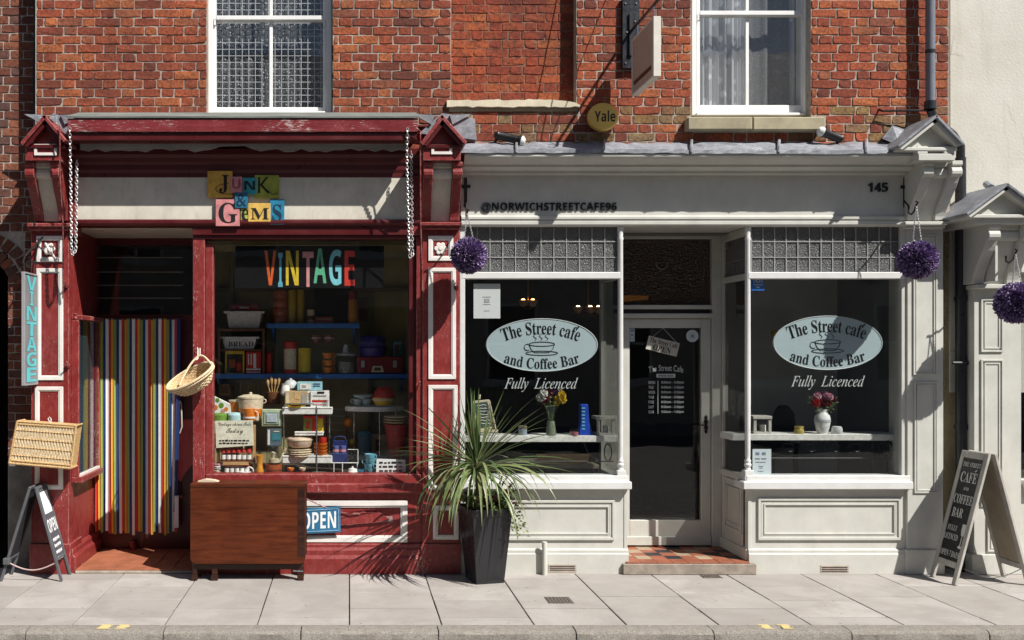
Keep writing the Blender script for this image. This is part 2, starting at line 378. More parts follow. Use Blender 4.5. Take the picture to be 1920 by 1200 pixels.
for k in range(-9, 13):
    x0 = k * .625
    cuts = ([-.19, -.64, -1.083] if k % 4 == 0 else [-.19, -1.083]) if k % 2 == 0 else ([-.437, -.86, -1.314] if k % 4 == 1 else [-.437, -1.314])
    if k in (3, 6): cuts = [-.1, -.75]
    ys = [.35] + cuts + [KY + .006]
    for a, b in zip(ys, ys[1:]):
        j = R.uniform
        z = j(-.0012, .0008); g_ = .0034
        mb = MB(); hx = [x0 + g_ + j(0, .002), x0 + .625 - g_ - j(0, .002)]; hy = [b + .0075, a - .0075]
        t = [z + j(-.001, .001) for _ in range(4)]
        mb.hexa([(hx[0], hy[0], -.05), (hx[1], hy[0], -.05), (hx[1], hy[1], -.05), (hx[0], hy[1], -.05),
                 (hx[0], hy[0], t[0]), (hx[1], hy[0], t[1]), (hx[1], hy[1], t[2]), (hx[0], hy[1], t[3])])
        mb.build('paving_slab', SLAB, pav, bevel=.0025)
kb = struct(MB().box(-40, 40, KY - .125, KY - .002, -.25, -.03).build('kerb', plain('kerb_bed', (.14, .12, .1), .95, .3, 40, .3)))
xk = -7.6
while xk < 9:
    L = .91
    mb = MB(); n = 14; pr = [(KY - .003, -.06), (KY - .003, 0.002), (KY - .1, .001), (KY - .13, -.007), (KY - .143, -.022), (KY - .146, RZ - .04)]
    for i in range(n):
        a = [(y + R.uniform(-.0035, .0035) * (1 if 1 < q < 5 else 0), z + R.uniform(-.003, .003) * (1 if q in (2, 3, 4) else 0)) for q, (y, z) in enumerate(pr)]
        if i == 0: rows = []
        rows.append(a)
    vs = [(xk + .004 + (L - .008) * i / (n - 1), y, z) for i, a in enumerate(rows) for y, z in a]
    m_ = len(pr)
    fs = [(i * m_ + k, i * m_ + k + 1, (i + 1) * m_ + k + 1, (i + 1) * m_ + k) for i in range(n - 1) for k in range(m_ - 1)] + [tuple(range(m_)), tuple((n - 1) * m_ + k for k in range(m_))]
    mb.add(vs, fs).build('kerbstone', KERB, kb, smooth=True)
    xk += L
YEL = wornpaint('worn_yellow_paint', (.6, .48, .2), (.3, .27, .23), .52, .8, .1, (9, 9, 9), (.5, .44, .28), .8)
rk = random.Random(31)
for px in (197, 230, 1438, 1474):                        # worn loading marks, ragged at the edges
    x = PX(px, -1.58); y0, y1 = KY - .1, KY - .004; lf = [(x - .036 + rk.uniform(-.012, .008), y0 + (y1 - y0) * k / 7) for k in range(8)]; rt = [(x + .034 + rk.uniform(-.012, .01), y0 + (y1 - y0) * k / 7) for k in range(8)]
    rt[2] = (rt[2][0] - .03, rt[2][1]); lf[5] = (lf[5][0] + .022, lf[5][1])
    struct(MB().prism(lf + rt[::-1], 'z', .0025, .0062).build('kerb_marking', YEL))

# ================================================================== bricks
CH = .0738                                     # course height
def brick_mesh(w, h, rng, d=.035):
    """worn brick: uneven outline, rounded arrises, now and then a chipped corner"""
    hw, hh = w / 2, h / 2
    pts = [(-hw, -hh), (-hw * .3, -hh), (hw * .35, -hh), (hw, -hh), (hw, 0), (hw, hh), (hw * .3, hh), (-hw * .35, hh), (-hw, hh), (-hw, 0)]
    chip = rng.choice([0, 3, 5, 8]) if rng.random() < .3 else -1
    o = []
    for k, (x, z) in enumerate(pts):
        x += rng.uniform(-.002, .002); z += rng.uniform(-.002, .002)
        if k in (0, 3, 5, 8):
            c = .0008 + (rng.uniform(.004, .011) if k == chip else rng.uniform(0, .0015)); x -= math.copysign(c, x); z -= math.copysign(c * .7, z)
        o.append((x, z))
    i = [(x - math.copysign(min(.0018 + rng.uniform(0, .0025), abs(x)), x), z - math.copysign(min(.0018 + rng.uniform(0, .0025), abs(z)), z) * (abs(z) > hh * .4)) for x, z in o]
    n = len(pts)
    vs = [(x, rng.uniform(-.0022, .0022), z) for x, z in i] + [(x, .0045, z) for x, z in o] + [(x, d, z) for x, z in o]
    fs = [tuple(range(n))] + [(n + k, n + (k + 1) % n, (k + 1) % n, k) for k in range(n)] + [(2 * n + k, 2 * n + (k + 1) % n, n + (k + 1) % n, n + k) for k in range(n)]
    return vs, fs
def fill_rows(x0, x1, ztop, zbot, Y, key, openings=(), rng=R, ch=CH, st=.2205, hd=.1105, joint=.0072):
    """Flemish bond: stretcher, header, stretcher; openings are (xa, xb, za, zb) rectangles left free"""
    out = []; r = 0; z = ztop
    while z > zbot + .02:
        za, zb = z - ch, z
        segs = [(x0, x1)]
        for (a, b, c, d) in openings:
            if c < (za + zb) / 2 < d:
                ns = []
                for (s0, s1) in segs:
                    if b <= s0 or a >= s1: ns.append((s0, s1))
                    else:
                        if a - s0 > .02: ns.append((s0, a))
                        if s1 - b > .02: ns.append((b, s1))
                segs = ns
        for (s0, s1) in segs:
            x = s0 - (0 if r % 2 == 0 else .165) ; big = (r % 2 == 0)
            i = 0
            while x < s1 - .015:
                w = (st if (i + (0 if big else 0)) % 2 == 0 else hd) * rng.uniform(.95, 1.05)
                a, b = max(x, s0), min(x + w, s1)
                if s1 - b < .05: b = s1
                if b - a > .03: out.append((a + joint / 2 + rng.uniform(-.002, .003), b - joint / 2 - rng.uniform(-.002, .003), za + joint / 2 + rng.uniform(-.0015, .0015), zb - joint / 2 + rng.uniform(-.0015, .0015), Y, key))
                elif out: pass
                x = b if b == s1 else x + w; i += 1
        z -= ch; r += 1
    return out
def lay(bricks, parent, mats, limit=300, prefer=None):
    rng = random.Random(11)
    var = {}
    for kind, w in (('s', .211), ('h', .101)):
        for k in range(14):
            vs, fs = brick_mesh(w, CH - .009, rng)
            me = bpy.data.meshes.new('brick'); me.from_pydata(vs, [], fs)
            var[kind, k] = me
    bymat = {}
    order = sorted(range(len(bricks)), key=lambda i: -((bricks[i][1] - bricks[i][0]) * (bricks[i][3] - bricks[i][2]) if prefer is None or prefer(bricks[i]) else 0))
    single = set(order[:limit])
    rest = MB(); rmi = []
    keys = sorted(mats)
    for i, (a, b, c, d, Y, key) in enumerate(bricks):
        w, h = b - a, d - c; cx, cz = (a + b) / 2, (c + d) / 2
        kind = 's' if w > .15 else 'h'; k = rng.randrange(14)
        y = Y + rng.uniform(-.003, .0006); ry = rng.uniform(-.006, .006)
        if i in single:
            me = var[kind, k]
            mm = bymat.get((kind, k, key))
            if mm is None: mm = me.copy(); mm.materials.append(mats[key]); bymat[kind, k, key] = mm
            base = .211 if kind == 's' else .101
            place('brick', mm, mats[key], parent, (cx, y, cz), (rng.uniform(-.012, .012), ry, rng.uniform(-.008, .008)), (w / base, 1, h / (CH - .009)))
        else:
            vs, fs = brick_mesh(w, h, rng)
            rest.add([(x + cx, yy + y, z + cz) for x, yy, z in vs], fs); rmi += [keys.index(key)] * len(fs)
    if rest.v:
        o = rest.build('brick', mats[keys[0]], parent, recalc=False)
        for k in keys[1:]: o.data.materials.append(mats[k])
        for p, mi in zip(o.data.polygons, rmi): p.material_index = mi
        o['kind'] = 'stuff'
def visible(b):
    Y = b[4]; px0 = VX + b[0] / K(Y); px1 = VX + b[1] / K(Y); py = VY - ((b[2] + b[3]) / 2 - H) / K(Y)
    return px1 > 0 and px0 < 1920 and py > -5 and py < 300 and not (py > 262 and px0 > 870) and not (px0 < 780 and py > 212 and px0 > 118)

# ================================================================== main brick building above the shops
YW = 0.0
bld = T('terrace_building', 'red brick upper storey with two white sash windows above both shopfronts', 'building', (PX(920, YW), YW, 2.9))
def zz(py): return PZ(py, YW)
def xx(px): return PX(px, YW)
ztop = zz(16.3) + CH * 12
ops = [(xx(388), xx(624), zz(214), zz(-165)), (xx(1296), xx(1521), zz(243), zz(-165)), (xx(846), xx(1081), zz(206), zz(-165))]
# leave the stone sill of the right-hand window out too
ops.append((xx(1289), xx(1548), zz(244), zz(217)))
bl = []
for b in fill_rows(xx(68), xx(1779), ztop, zz(312), YW, 'main', ops):
    pxm = VX + (b[0] + b[1]) / 2 / K(YW); pym = VY - ((b[2] + b[3]) / 2 - H) / K(YW)
    if pxm > 800 and pym > 200: b = b[:5] + ('moss' if R.random() < (.6 if pxm < 1095 else .3) else 'main',)
    bl.append(b)
bl += fill_rows(xx(846) - .01, xx(1081) + .02, zz(16.3) + CH * 12, zz(188), .112, 'soft', (), R, CH, .2, .105, .005)
lay(bl, bld, {'main': BRK, 'moss': BRK4, 'soft': BRK3}, 300, visible)
mw = MB(); yb = .27; yf = YW + .0042
ZT, ZB = zz(-250), 2.93
def wallpiece(a, b, t, u): mw.box(xx(a), xx(b), yf, yb, u, t)
for a, b in ((66, 388), (624, 846), (1081, 1296), (1521, 1781)): wallpiece(a, b, ZT, ZB)
for a, b, lowpy in ((388, 624, 214), (846, 1081, 206), (1296, 1521, 243)):
    wallpiece(a, b, zz(lowpy), ZB); wallpiece(a, b, ZT, zz(-165))
mw.build('mortar_bed', MOR, bld)
MB().box(xx(846) + .001, xx(1081) - .001, .1155, .28, zz(206) + .001, zz(-165) - .001).build('blocked_window_infill', MORP, bld)
# eroded sill of the blocked window
sb = MB(); n = 26; Ys = YW - .035
top = [(838 + (1088 - 838) * i / n, 187 + R.uniform(-1.6, 1.6) + (9 * max(0, (i - 22) / 4))) for i in range(n + 1)]
bot = [(p, 200 + R.uniform(-1, 1.5)) for p, _ in top]
sb.prism([(PX(p, Ys), PZ(q, Ys)) for p, q in top] + [(PX(p, Ys), PZ(q, Ys)) for p, q in reversed(bot)], 'y', Ys, YW + .1)
sb.build('sill', LIME, bld)
MB().pb(842, 200.5, 1084, 209, -.006, .1).build('sill_stone', STONE, bld, bevel=.004)
st = MB(); st.pb(1290, 219, 1411, 243, -.09, .15); st.pb(1412.2, 219, 1547, 243.5, -.089, .15)
st.build('sill', STONE, bld, bevel=.008)

def net(px0, px1, py0, py1, Y, folds, amp, name, m, parent):
    x0, x1, z0, z1 = PX(px0, Y), PX(px1, Y), PZ(py1, Y), PZ(py0, Y)
    def fn(u, v):
        ph = folds * 2 * PI * u
        return (x0 + (x1 - x0) * u, Y + amp * (math.sin(ph) + .4 * math.sin(2.3 * ph + 1) + .3 * math.sin(.37 * ph)) * (.7 + .3 * v), z0 + (z1 - z0) * v)
    return MB().sheet(fn, int(folds * 10), 4).build(name, m, parent, smooth=True, recalc=False)
def lacemat(name, dots, dens, col=(.75, .76, .78), up=.5, rad=.2):
    g = NG(name); v = g.wcoord(); d = g.bsdf(col, .9, 0, None, .1); t = g.new('ShaderNodeBsdfTransparent')
    vo = g.new('ShaderNodeTexVoronoi', feature='F1'); vo.inputs['Scale'].default_value = dots; g.l(v, vo.inputs['Vector'])
    f = g.ramp(vo.outputs['Distance'], [(rad, min(1, dens + up)), (rad * 1.5, dens)])
    mx = g.new('ShaderNodeMixShader'); g.l(f, mx.inputs[0]); g.l(t.outputs[0], mx.inputs[1]); g.l(d, mx.inputs[2]); return g.done(mx.outputs[0])
LACE1 = lacemat('patterned_net', 42, .14); LACE2 = lacemat('dotted_net', 55, .2, (.7, .71, .74), .22, .13); VOILE = lacemat('white_voile', 8, .5, (.85, .86, .88))
DOOR_IN = plain('dim_room', (.05, .05, .055), .9, .2, 2, 0)
UGL = glassmat('upper_sash_glass', (.95, .96, .965), .05, 0, .06)
def sash(px0, px1, pbot, pmeet, pbar, kind):
    w = MB(); Yf = .085                                   # box frame
    w.pb(px0, -165, px0 + 9, pbot, Yf, .25); w.pb(px1 - 10, -165, px1, pbot, Yf, .25); w.pb(px0 + 9, pbot - 5, px1 - 10, pbot, Yf - .02, .25); w.pb(px0 + 9, -165, px1 - 10, -155, Yf, .25)
    win = w.build('sash_window', SASHW, bld, bevel=.004)
    # lower sash stands behind the upper one
    Yl, Yu = .125, .1
    s = MB(); a, b = px0 + 9.5, px1 - 10.5
    s.pb(a, pmeet, a + 6, pbot - 5.5, Yl, Yl + .035); s.pb(b - 6, pmeet, b, pbot - 5.5, Yl, Yl + .035)
    s.pb(a + 6, pbot - (12 if kind == 1 else 19), b - 6, pbot - 5.5, Yl, Yl + .035); s.pb(a + 6, pmeet + 6, b - 6, pmeet + 11, Yl, Yl + .035); s.pb(pbar - 3.2, pmeet + 11, pbar + 3.2, pbot - 12, Yl + .004, Yl + .03)
    s.build('lower_sash', SASHW, win, bevel=.003)
    s = MB(); s.pb(a, -155, a + 6, pmeet + 8, Yu, Yu + .024); s.pb(b - 6, -155, b, pmeet + 8, Yu, Yu + .024); s.pb(a + 6, pmeet, b - 6, pmeet + 8, Yu - .004, Yu + .024); s.pb(pbar - 3.2, -155, pbar + 3.2, pmeet, Yu + .002, Yu + .022)
    s.pb(a + 1, pmeet + 8, a + 5, pmeet + 18, Yu, Yu + .02); s.pb(b - 5, pmeet + 8, b - 1, pmeet + 18, Yu, Yu + .02)
    s.build('upper_sash', SASHW, win, bevel=.003)
    for q0, q1, r0, r1, y in ((a + 6, pbar - 3.2, pmeet + 11, pbot - 12, Yl + .017), (pbar + 3.2, b - 6, pmeet + 11, pbot - 12, Yl + .017), (a + 6, pbar - 3.2, -155, pmeet, Yu + .012), (pbar + 3.2, b - 6, -155, pmeet, Yu + .012)):
        MB().pb(q0 - 1, r0 - 1, q1 + 1, r1 + 1, y, y + .003).build('pane', UGL, win)
    rm = MB(); x0, x1, z0, z1 = PX(px0 + 2, .25), PX(px1 - 2, .25), PZ(pbot, .25), PZ(-165, .25)
    rm.box(x0 - .05, x1 + .05, 1.15, 1.18, z0 - .05, z1 + .05); rm.box(x0 - .05, x0 - .02, .275, 1.15, z0 - .05, z1 + .05); rm.box(x1 + .02, x1 + .05, .275, 1.15, z0 - .05, z1 + .05)
    rm.box(x0 - .02, x1 + .02, .275, 1.15, z0 - .05, z0 - .01); rm.box(x0 - .02, x1 + .02, .275, 1.15, z1 + .01, z1 + .05)
    rm.build('room_lining', DOOR_IN, win)
    return win
w1 = sash(390, 622, 213, 29, 508, 1)
gr = MB()
for i in range(17): gr.pb(405 + i * 12.3 - .55, -150, 405 + i * 12.3 + .55, 203, .18, .1835)
for j in range(29): gr.pb(400, 203 - j * 12.3 - .55, 612, 203 - j * 12.3 + .55, .1845, .187)
gr.build('wire_grille', plain('pale_wire', (.6, .61, .62), .5, .1, 9, 0), w1)
net(404, 612, -150, 205, .27, 9, .008, 'net_curtain', LACE1, w1)
w2 = sash(1297, 1519, 216, 20, 1401, 2)
net(1304, 1512, -150, 200, .25, 6, .01, 'net_curtain', LACE2, w2)
net(1306, 1402, -150, 200, .31, 7, .03, 'curtain', VOILE, w2)
net(1480, 1512, -150, 200, .31, 3, .02, 'curtain', VOILE, w2)

# ================================================================== house on the left with the dark passage
YL = .2
hl = T('brick_house', 'narrow strip of shaded dark brick house with arched passage beside the maroon pilaster', 'building', (PX(30, YL), YL, 0))
def xl(px): return PX(px, YL)
def zl(py): return PZ(py, YL)
ops = [(xl(-400), xl(14), zl(1080), zl(470)), (xl(-400), xl(46), zl(510), zl(436)), (xl(13), xl(70), zl(1080), zl(866))]
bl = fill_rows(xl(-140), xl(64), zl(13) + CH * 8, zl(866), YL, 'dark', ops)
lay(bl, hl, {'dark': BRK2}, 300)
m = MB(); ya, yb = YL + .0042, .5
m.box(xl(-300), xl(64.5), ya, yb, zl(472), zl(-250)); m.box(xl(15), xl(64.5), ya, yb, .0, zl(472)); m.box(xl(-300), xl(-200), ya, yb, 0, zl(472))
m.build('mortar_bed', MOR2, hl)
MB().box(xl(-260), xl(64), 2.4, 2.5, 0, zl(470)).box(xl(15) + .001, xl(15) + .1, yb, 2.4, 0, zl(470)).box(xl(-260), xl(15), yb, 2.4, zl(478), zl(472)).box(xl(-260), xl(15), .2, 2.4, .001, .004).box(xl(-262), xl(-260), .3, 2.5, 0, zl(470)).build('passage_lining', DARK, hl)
bmv = [brick_mesh(.21, .07, R, .06) for _ in range(5)]
cx, cz, rr = xl(-55), zl(545), .36
for k in range(7):
    an = math.radians(18 + k * 10.5)
    for q, rad in ((0, .36), (1, .475)):
        vs, fs = brick_mesh(.105, .062 + .014 * q, R, .06)
        me = bpy.data.meshes.new('brick'); me.from_pydata(vs, [], fs)
        place('brick', me, BRK2, hl, (cx + math.cos(an + q * .06) * rad * 1.1, YL - .006, cz + math.sin(an + q * .06) * rad), (0, -an, 0))
MB().pb(14, 866, 62, 1078, YL - .03, YL + .2).build('rendered_pier', plain('dirty_grey_render', (.2, .185, .165), .95, .4, 6, .6, 0, .1, 25), hl, bevel=.012)
MB().tube([W(64, -200, .12), W(66, 60, .12), W(63.5, 150, .12), W(65, 225, .12)], .013, 8).build('cable', IRON, hl, smooth=True)

# ================================================================== cream house on the right
YR = .18
hr = T('rendered_house', 'smooth cream rendered wall rising beyond the grey downpipe', 'building', (PX(1850, YR), YR, 0))
MB().box(PX(1782, YR), PX(1782, YR) + 6, YR, .6, 1.5, PZ(-250, YR)).build('wall', CREAMW, hr)
MB().box(PX(1770, .2), PX(1824, .2), .2, .6, 0, PZ(250, .2)).build('old_brick_strip', wornpaint('ochre_limewash', (.3, .25, .15), (.14, .1, .07), .55, .9, .3, (5, 5, 3), (.42, .36, .24), .6), hr)

# ================================================================== terrace across the street (seen mirrored in the panes)
op = T('opposite_terrace', 'plain brick terrace across the street, mirrored faintly in the shop panes', 'building', (0, -15, 0))
m = MB(); m.box(-30, 30, -15.4, -15, 0, 7.6); m.build('wall', plain('opposite_brick', (.5, .44, .38), .9, .25, 2, .1), op)
m = MB(); m.prism([(-15.8, 7.3), (-14.7, 7.3), (-18, 10)], 'x', -30, 30); m.build('roof', plain('slate_roof', (.1, .1, .11), .7, .2, 4, .1), op)
for i in range(-9, 10):
    for j, z in enumerate((1.1, 4.2)):
        x = i * 3.1 + .8
        f = MB().box(x - .62, x + .62, -15.02, -14.94, z, z + 1.9).box(x - .7, x + .7, -15.02, -14.88, z - .1, z - .005).build('window', GRYW, op)
        MB().box(x - .54, x + .54, -14.945, -14.935, z + .08, z + .92).box(x - .54, x + .54, -14.945, -14.935, z + .98, z + 1.82).build('pane', plain('dark_pane', (.03, .035, .045), .1, .1, 2, 0), f)
struct(MB().box(-40, 40, -15, -12.6, RZ - .1, .05).build('opposite_pavement', plain('far_concrete', (.28, .26, .25), .9, .15, 2, .1)))
# ================================================================== shared joinery builders
def fin_profile(zt, zb, yf, yb, y_low):
    """side outline of a console bracket: flat head, rolled volute, long sweep back to the shaft"""
    p = [(yb, zt), (yf, zt), (yf, zt - .035)]
    h = zt - zb
    for k in range(7):                                   # volute roll
        a = math.radians(70 - k * 32); p.append((yf + .028 + .03 * -math.cos(a) * .9, zt - .085 + .042 * math.sin(a)))
    for k in range(1, 11):
        t = k / 10; s = t * t * (3 - 2 * t)
        p.append((yf + .055 + (y_low - yf - .055) * (s ** .8), zt - .14 - (h - .14) * t))
    p.append((yb, zb)); return p
def console(part, cxs, pyt, pyb, mat_fin, mat_ch, yf=-.3, ylow=-.07):
    """two scrolled fins with a hollow channel between; cxs = four pixel positions of the fin edges"""
    zt, zb = PZ(pyt, yf), PZ(pyb, ylow)
    a0, a1, b0, b1 = [PX(p, yf * .6) for p in cxs]
    for q, (u, v) in enumerate(((a0, a1), (b0, b1))):
        MB().prism(fin_profile(zt, zb, yf, .1, ylow), 'x', u, v).build('console_bracket', mat_fin, part, bevel=.004)
    pr = fin_profile(zt, zb, yf + .05, .1, ylow + .03)
    MB().prism(pr, 'x', a1 + .0015, b0 - .0015).build('console_channel', mat_ch, part)
def gable(part, apex, el, er, Yf, Yb, mat_roof, mat_face, mat_mould, th=.028, over=.02):
    """little pediment roof over a console: two sloping slabs, a set-back tympanum and a moulding below"""
    A = W(*apex, Yf); L = W(*el, Yf); Rr = W(*er, Yf)
    for q, E in enumerate((L, Rr)):
        d = (E - A); nrm = Vector((-d.z, 0, d.x)).normalized()
        if nrm.z < 0: nrm = -nrm
        lo = -nrm * th
        pts = [A + lo, E + lo, E, A]
        MB().prism([(p.x, p.z) for p in pts], 'y', Yf, Yb).build('pediment_roof', mat_roof, part, bevel=.004)
        # raking moulding just under the slab
        l2 = -nrm * (th + .03); c = (A + E) / 2
        s = .93
        pts = [A + lo * 1.05, c + (E - c) * s + lo * 1.05, c + (E - c) * (s - .04) + l2, A + l2]
        MB().prism([(p.x, p.z) for p in pts], 'y', Yf + .022, Yf + .1).build('raking_moulding', mat_mould, part)
    zb = min(L.z, Rr.z) + .0
    MB().prism([(L.x + .06, zb), (Rr.x - .06, zb), (A.x, A.z - .05)], 'y', Yf + .1, Yb).build('tympanum', mat_face, part)
    MB().box(L.x + .03, Rr.x - .03, Yf + .05, Yb, zb - .03, zb - .001).build('pediment_moulding', mat_mould, part, bevel=.005)
def panel(part, px0, py0, px1, py1, w, Y, proud, m, name='panel_frame'):
    f = MB(); f.frame(px0, py0, px1, py1, w, Y - proud, Y + .002); f.frame(px0 + w * .55, py0 + w * .55, px1 - w * .55, py1 - w * .55, w * .75, Y - proud * .55, Y + .001)
    return f.build(name, m, part, bevel=.0025)
def chain(mb, pts, link=.034, wire=.0036):
    """interlocking oval links along a path"""
    pts = [Vector(p) for p in pts]; segs = []
    for a, b in zip(pts, pts[1:]):
        n = max(1, round((b - a).length / (link * .72)))
        segs += [(a + (b - a) * (i + .5) / n, (b - a).normalized()) for i in range(n)]
    for i, (c, t) in enumerate(segs):
        side = t.cross(Vector((0, 1, 0)) if i % 2 == 0 else Vector((1, 0, 0)))
        side = side.normalized() if side.length > .01 else t.orthogonal().normalized()
        loop = []
        for k in range(9):
            q = 2 * PI * k / 8; loop.append(c + t * math.cos(q) * link * .5 + side * math.sin(q) * link * .3)
        mb.tube(loop, wire, 5, False)
    return mb

# ================================================================== maroon vintage shopfront
vs_ = T('vintage_shopfront', 'maroon painted wooden shopfront with white panel beading and recessed doorway', 'shopfront', (PX(450, 0), 0, 0))
FY = -.02
def red_pilaster(x0, x1, apex, el, er, blk, blkp, cons, ledge, panels):
    sh = MB(); sh.pb(x0, 430, x1, 1020, FY, .3)
    P = sh.build('pilaster', RED, vs_, bevel=.004)
    MB().pb(x0 - 3, 1020, x1 + 3, 1077, FY - .02, .3).build('plinth_block', RED, P, bevel=.005)
    for q in panels: panel(P, *q, 7, FY, .012, WHT)
    MB().pb(ledge[0], ledge[1], ledge[2], ledge[1] + 7, -.1, .2).pb(ledge[0] + 3, ledge[1] + 7, ledge[2] - 3, ledge[1] + 14, -.07, .2).build('ledge', RED, P, bevel=.006)
    console(P, cons, 303, 414, RED, CREAM)
    MB().pb(blk[0], blk[1], blk[2], blk[3], -.33, .15).build('console_head', RED, P, bevel=.004)
    MB().frame(*blkp, 5, -.342, -.33).build('head_panel_frame', WHT, P)
    gable(P, apex, el, er, -.4, .15, RED, RED, REDD)
    return P
PL = red_pilaster(58, 129, (83, 214), (37, 268), (124, 262), (47, 276, 112, 301), (64, 270, 106, 291), (55, 72, 102, 118), (50, 418, 131), [(68, 442, 118, 491), (68, 503, 118, 713), (65, 725, 118, 918)])
PR = red_pilaster(792, 862, (829, 214), (788, 268), (876, 266), (793, 277, 864, 301), (809, 271, 848, 289), (792, 810, 846, 864), (789, 416, 866), [(803, 442, 850, 489), (803, 502, 855, 711), (803, 722, 858, 918), (812, 948, 860, 1012)])
# carved roundels in the little square panels
for P, (cx, cy) in ((PL, (92, 467)), (PR, (826, 466))):
    m = MB(); c = W(cx, cy, FY)
    for k in range(6):
        q = k * PI / 3; m.disc_y(c + Vector((math.cos(q) * .034, 0, math.sin(q) * .034)), .02, FY - .012, FY, 10)
    m.disc_y(c, .018, FY - .018, FY, 10); m.build('rosette', WHT, P, bevel=.004)
# lead flashing dressed over the pediments
for P, (a, b, c) in ((PL, (70, 100, 128)), (PR, (790, 829, 890))):
    m = MB(); z = PZ(216, .1)
    pts = [W(a - 4, 250, -.05), W(b, 212, -.05), W(c, 222, -.05), W(c + 4, 262, -.05)]
    m.prism([(p.x, p.z) for p in pts], 'y', -.05, -.002); m.build('lead_flashing', LEAD, P)
    m = MB()
    for s in (-1, 1):
        p0 = W(b + s * 14, 216, -.06); p1 = W(b + s * 55, 214, -.065); p2 = W(b + s * 20, 232, -.09)
        m.prism([(p0.x, p0.z), (p1.x, p1.z), (p2.x, p2.z)], 'y', -.07, -.05)
    m.build('lead_flashing', LEAD, P)

# awning box, cornice and fascia
x0, x1 = PX(130, -.3), PX(785, -.3)
MB().box(x0, x1 - .01, -.35, .05, PZ(247, -.35), PZ(222, -.35)).build('awning_board', REDB, vs_, bevel=.004)
MB().box(x0 + .01, x1 - .02, -.33, -.2, PZ(262, -.35), PZ(247.5, -.35)).build('awning_rail', REDD, vs_, bevel=.006)
MB().tube([(x0 + .01, -.3, PZ(254, -.35)), (x1 - .02, -.3, PZ(254, -.35))], .028, 10).build('awning_roller', REDD, vs_, smooth=True)
MB().prism([(-.36, PZ(221.5, -.35)), (-.002, PZ(215, 0)), (-.002, PZ(211, 0)), (-.36, PZ(218.3, -.35))], 'x', x0 - .01, x1).build('awning_lead_cover', ROOFW, vs_)
# ragged lead and board strip behind the awning
m = MB(); n = 40; Yb = -.1
up = [(150 + 615 * i / n, 262) for i in range(n + 1)]; dn = [(150 + 615 * i / n, 282 + R.uniform(-4, 3) - (6 if 16 < i < 22 else 0)) for i in range(n + 1)]
m.prism([(PX(a, Yb), PZ(b, Yb)) for a, b in up] + [(PX(a, Yb), PZ(b, Yb)) for a, b in reversed(dn)], 'y', Yb, Yb + .012); m.build('ragged_lead_strip', GREYWOOD, vs_)
prof = [(.1, 280), (-.085, 280), (-.085, 291), (-.07, 297), (-.06, 306), (-.045, 308), (-.045, 318), (-.035, 324), (-.035, 332), (.1, 332)]
MB().prism([(y, PZ(p, -.05)) for y, p in prof], 'x', PX(132, 0), PX(792, 0)).build('cornice_moulding', REDD, vs_, bevel=.003)
MB().pb(132, 331, 792, 413, -.03, .1).build('fascia_board', CREAM, vs_)
for a, b in ((131, 144), (768, 793)): MB().pb(a, 331, b, 440, -.045, .1).build('fascia_end_board', RED, vs_)
prof = [(.1, 412), (-.055, 412), (-.06, 416), (-.06, 420), (-.035, 424), (.1, 424)]
MB().prism([(y, PZ(p, -.03)) for y, p in prof], 'x', PX(145, 0), PX(792, 0)).build('fascia_moulding', REDD, vs_, bevel=.003)
MB().pb(361, 424.5, 792, 440, -.03, .1).build('fascia_rail', REDD, vs_)
XRL = PX(361, 0) + .06
# wall mass behind the fascia and over the window
MB().box(XRL, PX(862, 0), .1, .42, PZ(440, 0) + .001, 2.93).build('lintel', DARK, vs_)

# window: posts, head, sills
def post(p0, p1, q0, q1, Yf, Yb, m=RED): return MB().pb(p0, q0, p1, q1, Yf, Yb).build('window_post', m, vs_, bevel=.006)
post(361, 384, 445, 926, -.005, .12); post(385.5, 400, 456, 889, .03, .12); post(766, 779, 440, 890, .03, .12, REDD); post(780, 792, 440, 888.5, .0, .12)
MB().pb(362, 438, 792, 448, -.012, .12).build('window_head', REDD, vs_, bevel=.003)
MB().pb(385, 889, 793, 906, -.005, .14).build('window_sill', RED, vs_, bevel=.006)
MB().pb(361, 906.5, 792, 925, -.05, .14).build('sill_board', RED, vs_, bevel=.01)
vg = MB().pb(399, 447, 767, 891, .07, .076).build('window_pane', GLASS, vs_)
# stall riser
rs = MB().pb(361, 925, 792, 1020, .01, .14).build('stall_riser', RED, vs_)
panel(rs, 440, 939, 764, 1017, 10, .01, .016, WHT)
MB().prism([(.01, PZ(1017, 0)), (-.012, PZ(1020, 0)), (-.012, PZ(1026, 0)), (-.025, PZ(1031, 0)), (-.025, PZ(1040, 0)), (-.04, PZ(1046, 0)), (-.04, 0), (.14, 0), (.14, PZ(1017, 0))], 'x', PX(361, 0), PX(792, 0)).build('plinth', RED, vs_, bevel=.004)
m = MB(); n = 16                                         # curling board coming away inside the panel
top = [(620 + 110 * i / n, 968 - 7 * math.sin(i / n * 3) - R.uniform(0, 2) if i < 13 else 960 + (i - 13) * 4) for i in range(n + 1)]
bot = [(620 + 110 * i / n, 985 - 9 * (i / n) ** 2 + R.uniform(-1, 1)) for i in range(n + 1)]
m.ppoly(top + bot[::-1], -.012, .008); m.build('peeling_board', RED, rs)
MB().tube([W(560, 930, -.04), W(585, 940, -.045), W(612, 952, -.04)], .006, 6).build('loose_strip', REDB, rs)
MB().tube([W(640, 961, -.02), W(660, 963, -.03), W(675, 964, -.02)], .005, 6).build('loose_strip', REDB, rs)
MB().pb(712, 968, 736, 979, .004, .012).build('vent_plate', plain('tarnished_plate', (.3, .22, .22), .6, .4, 60, .6), rs)

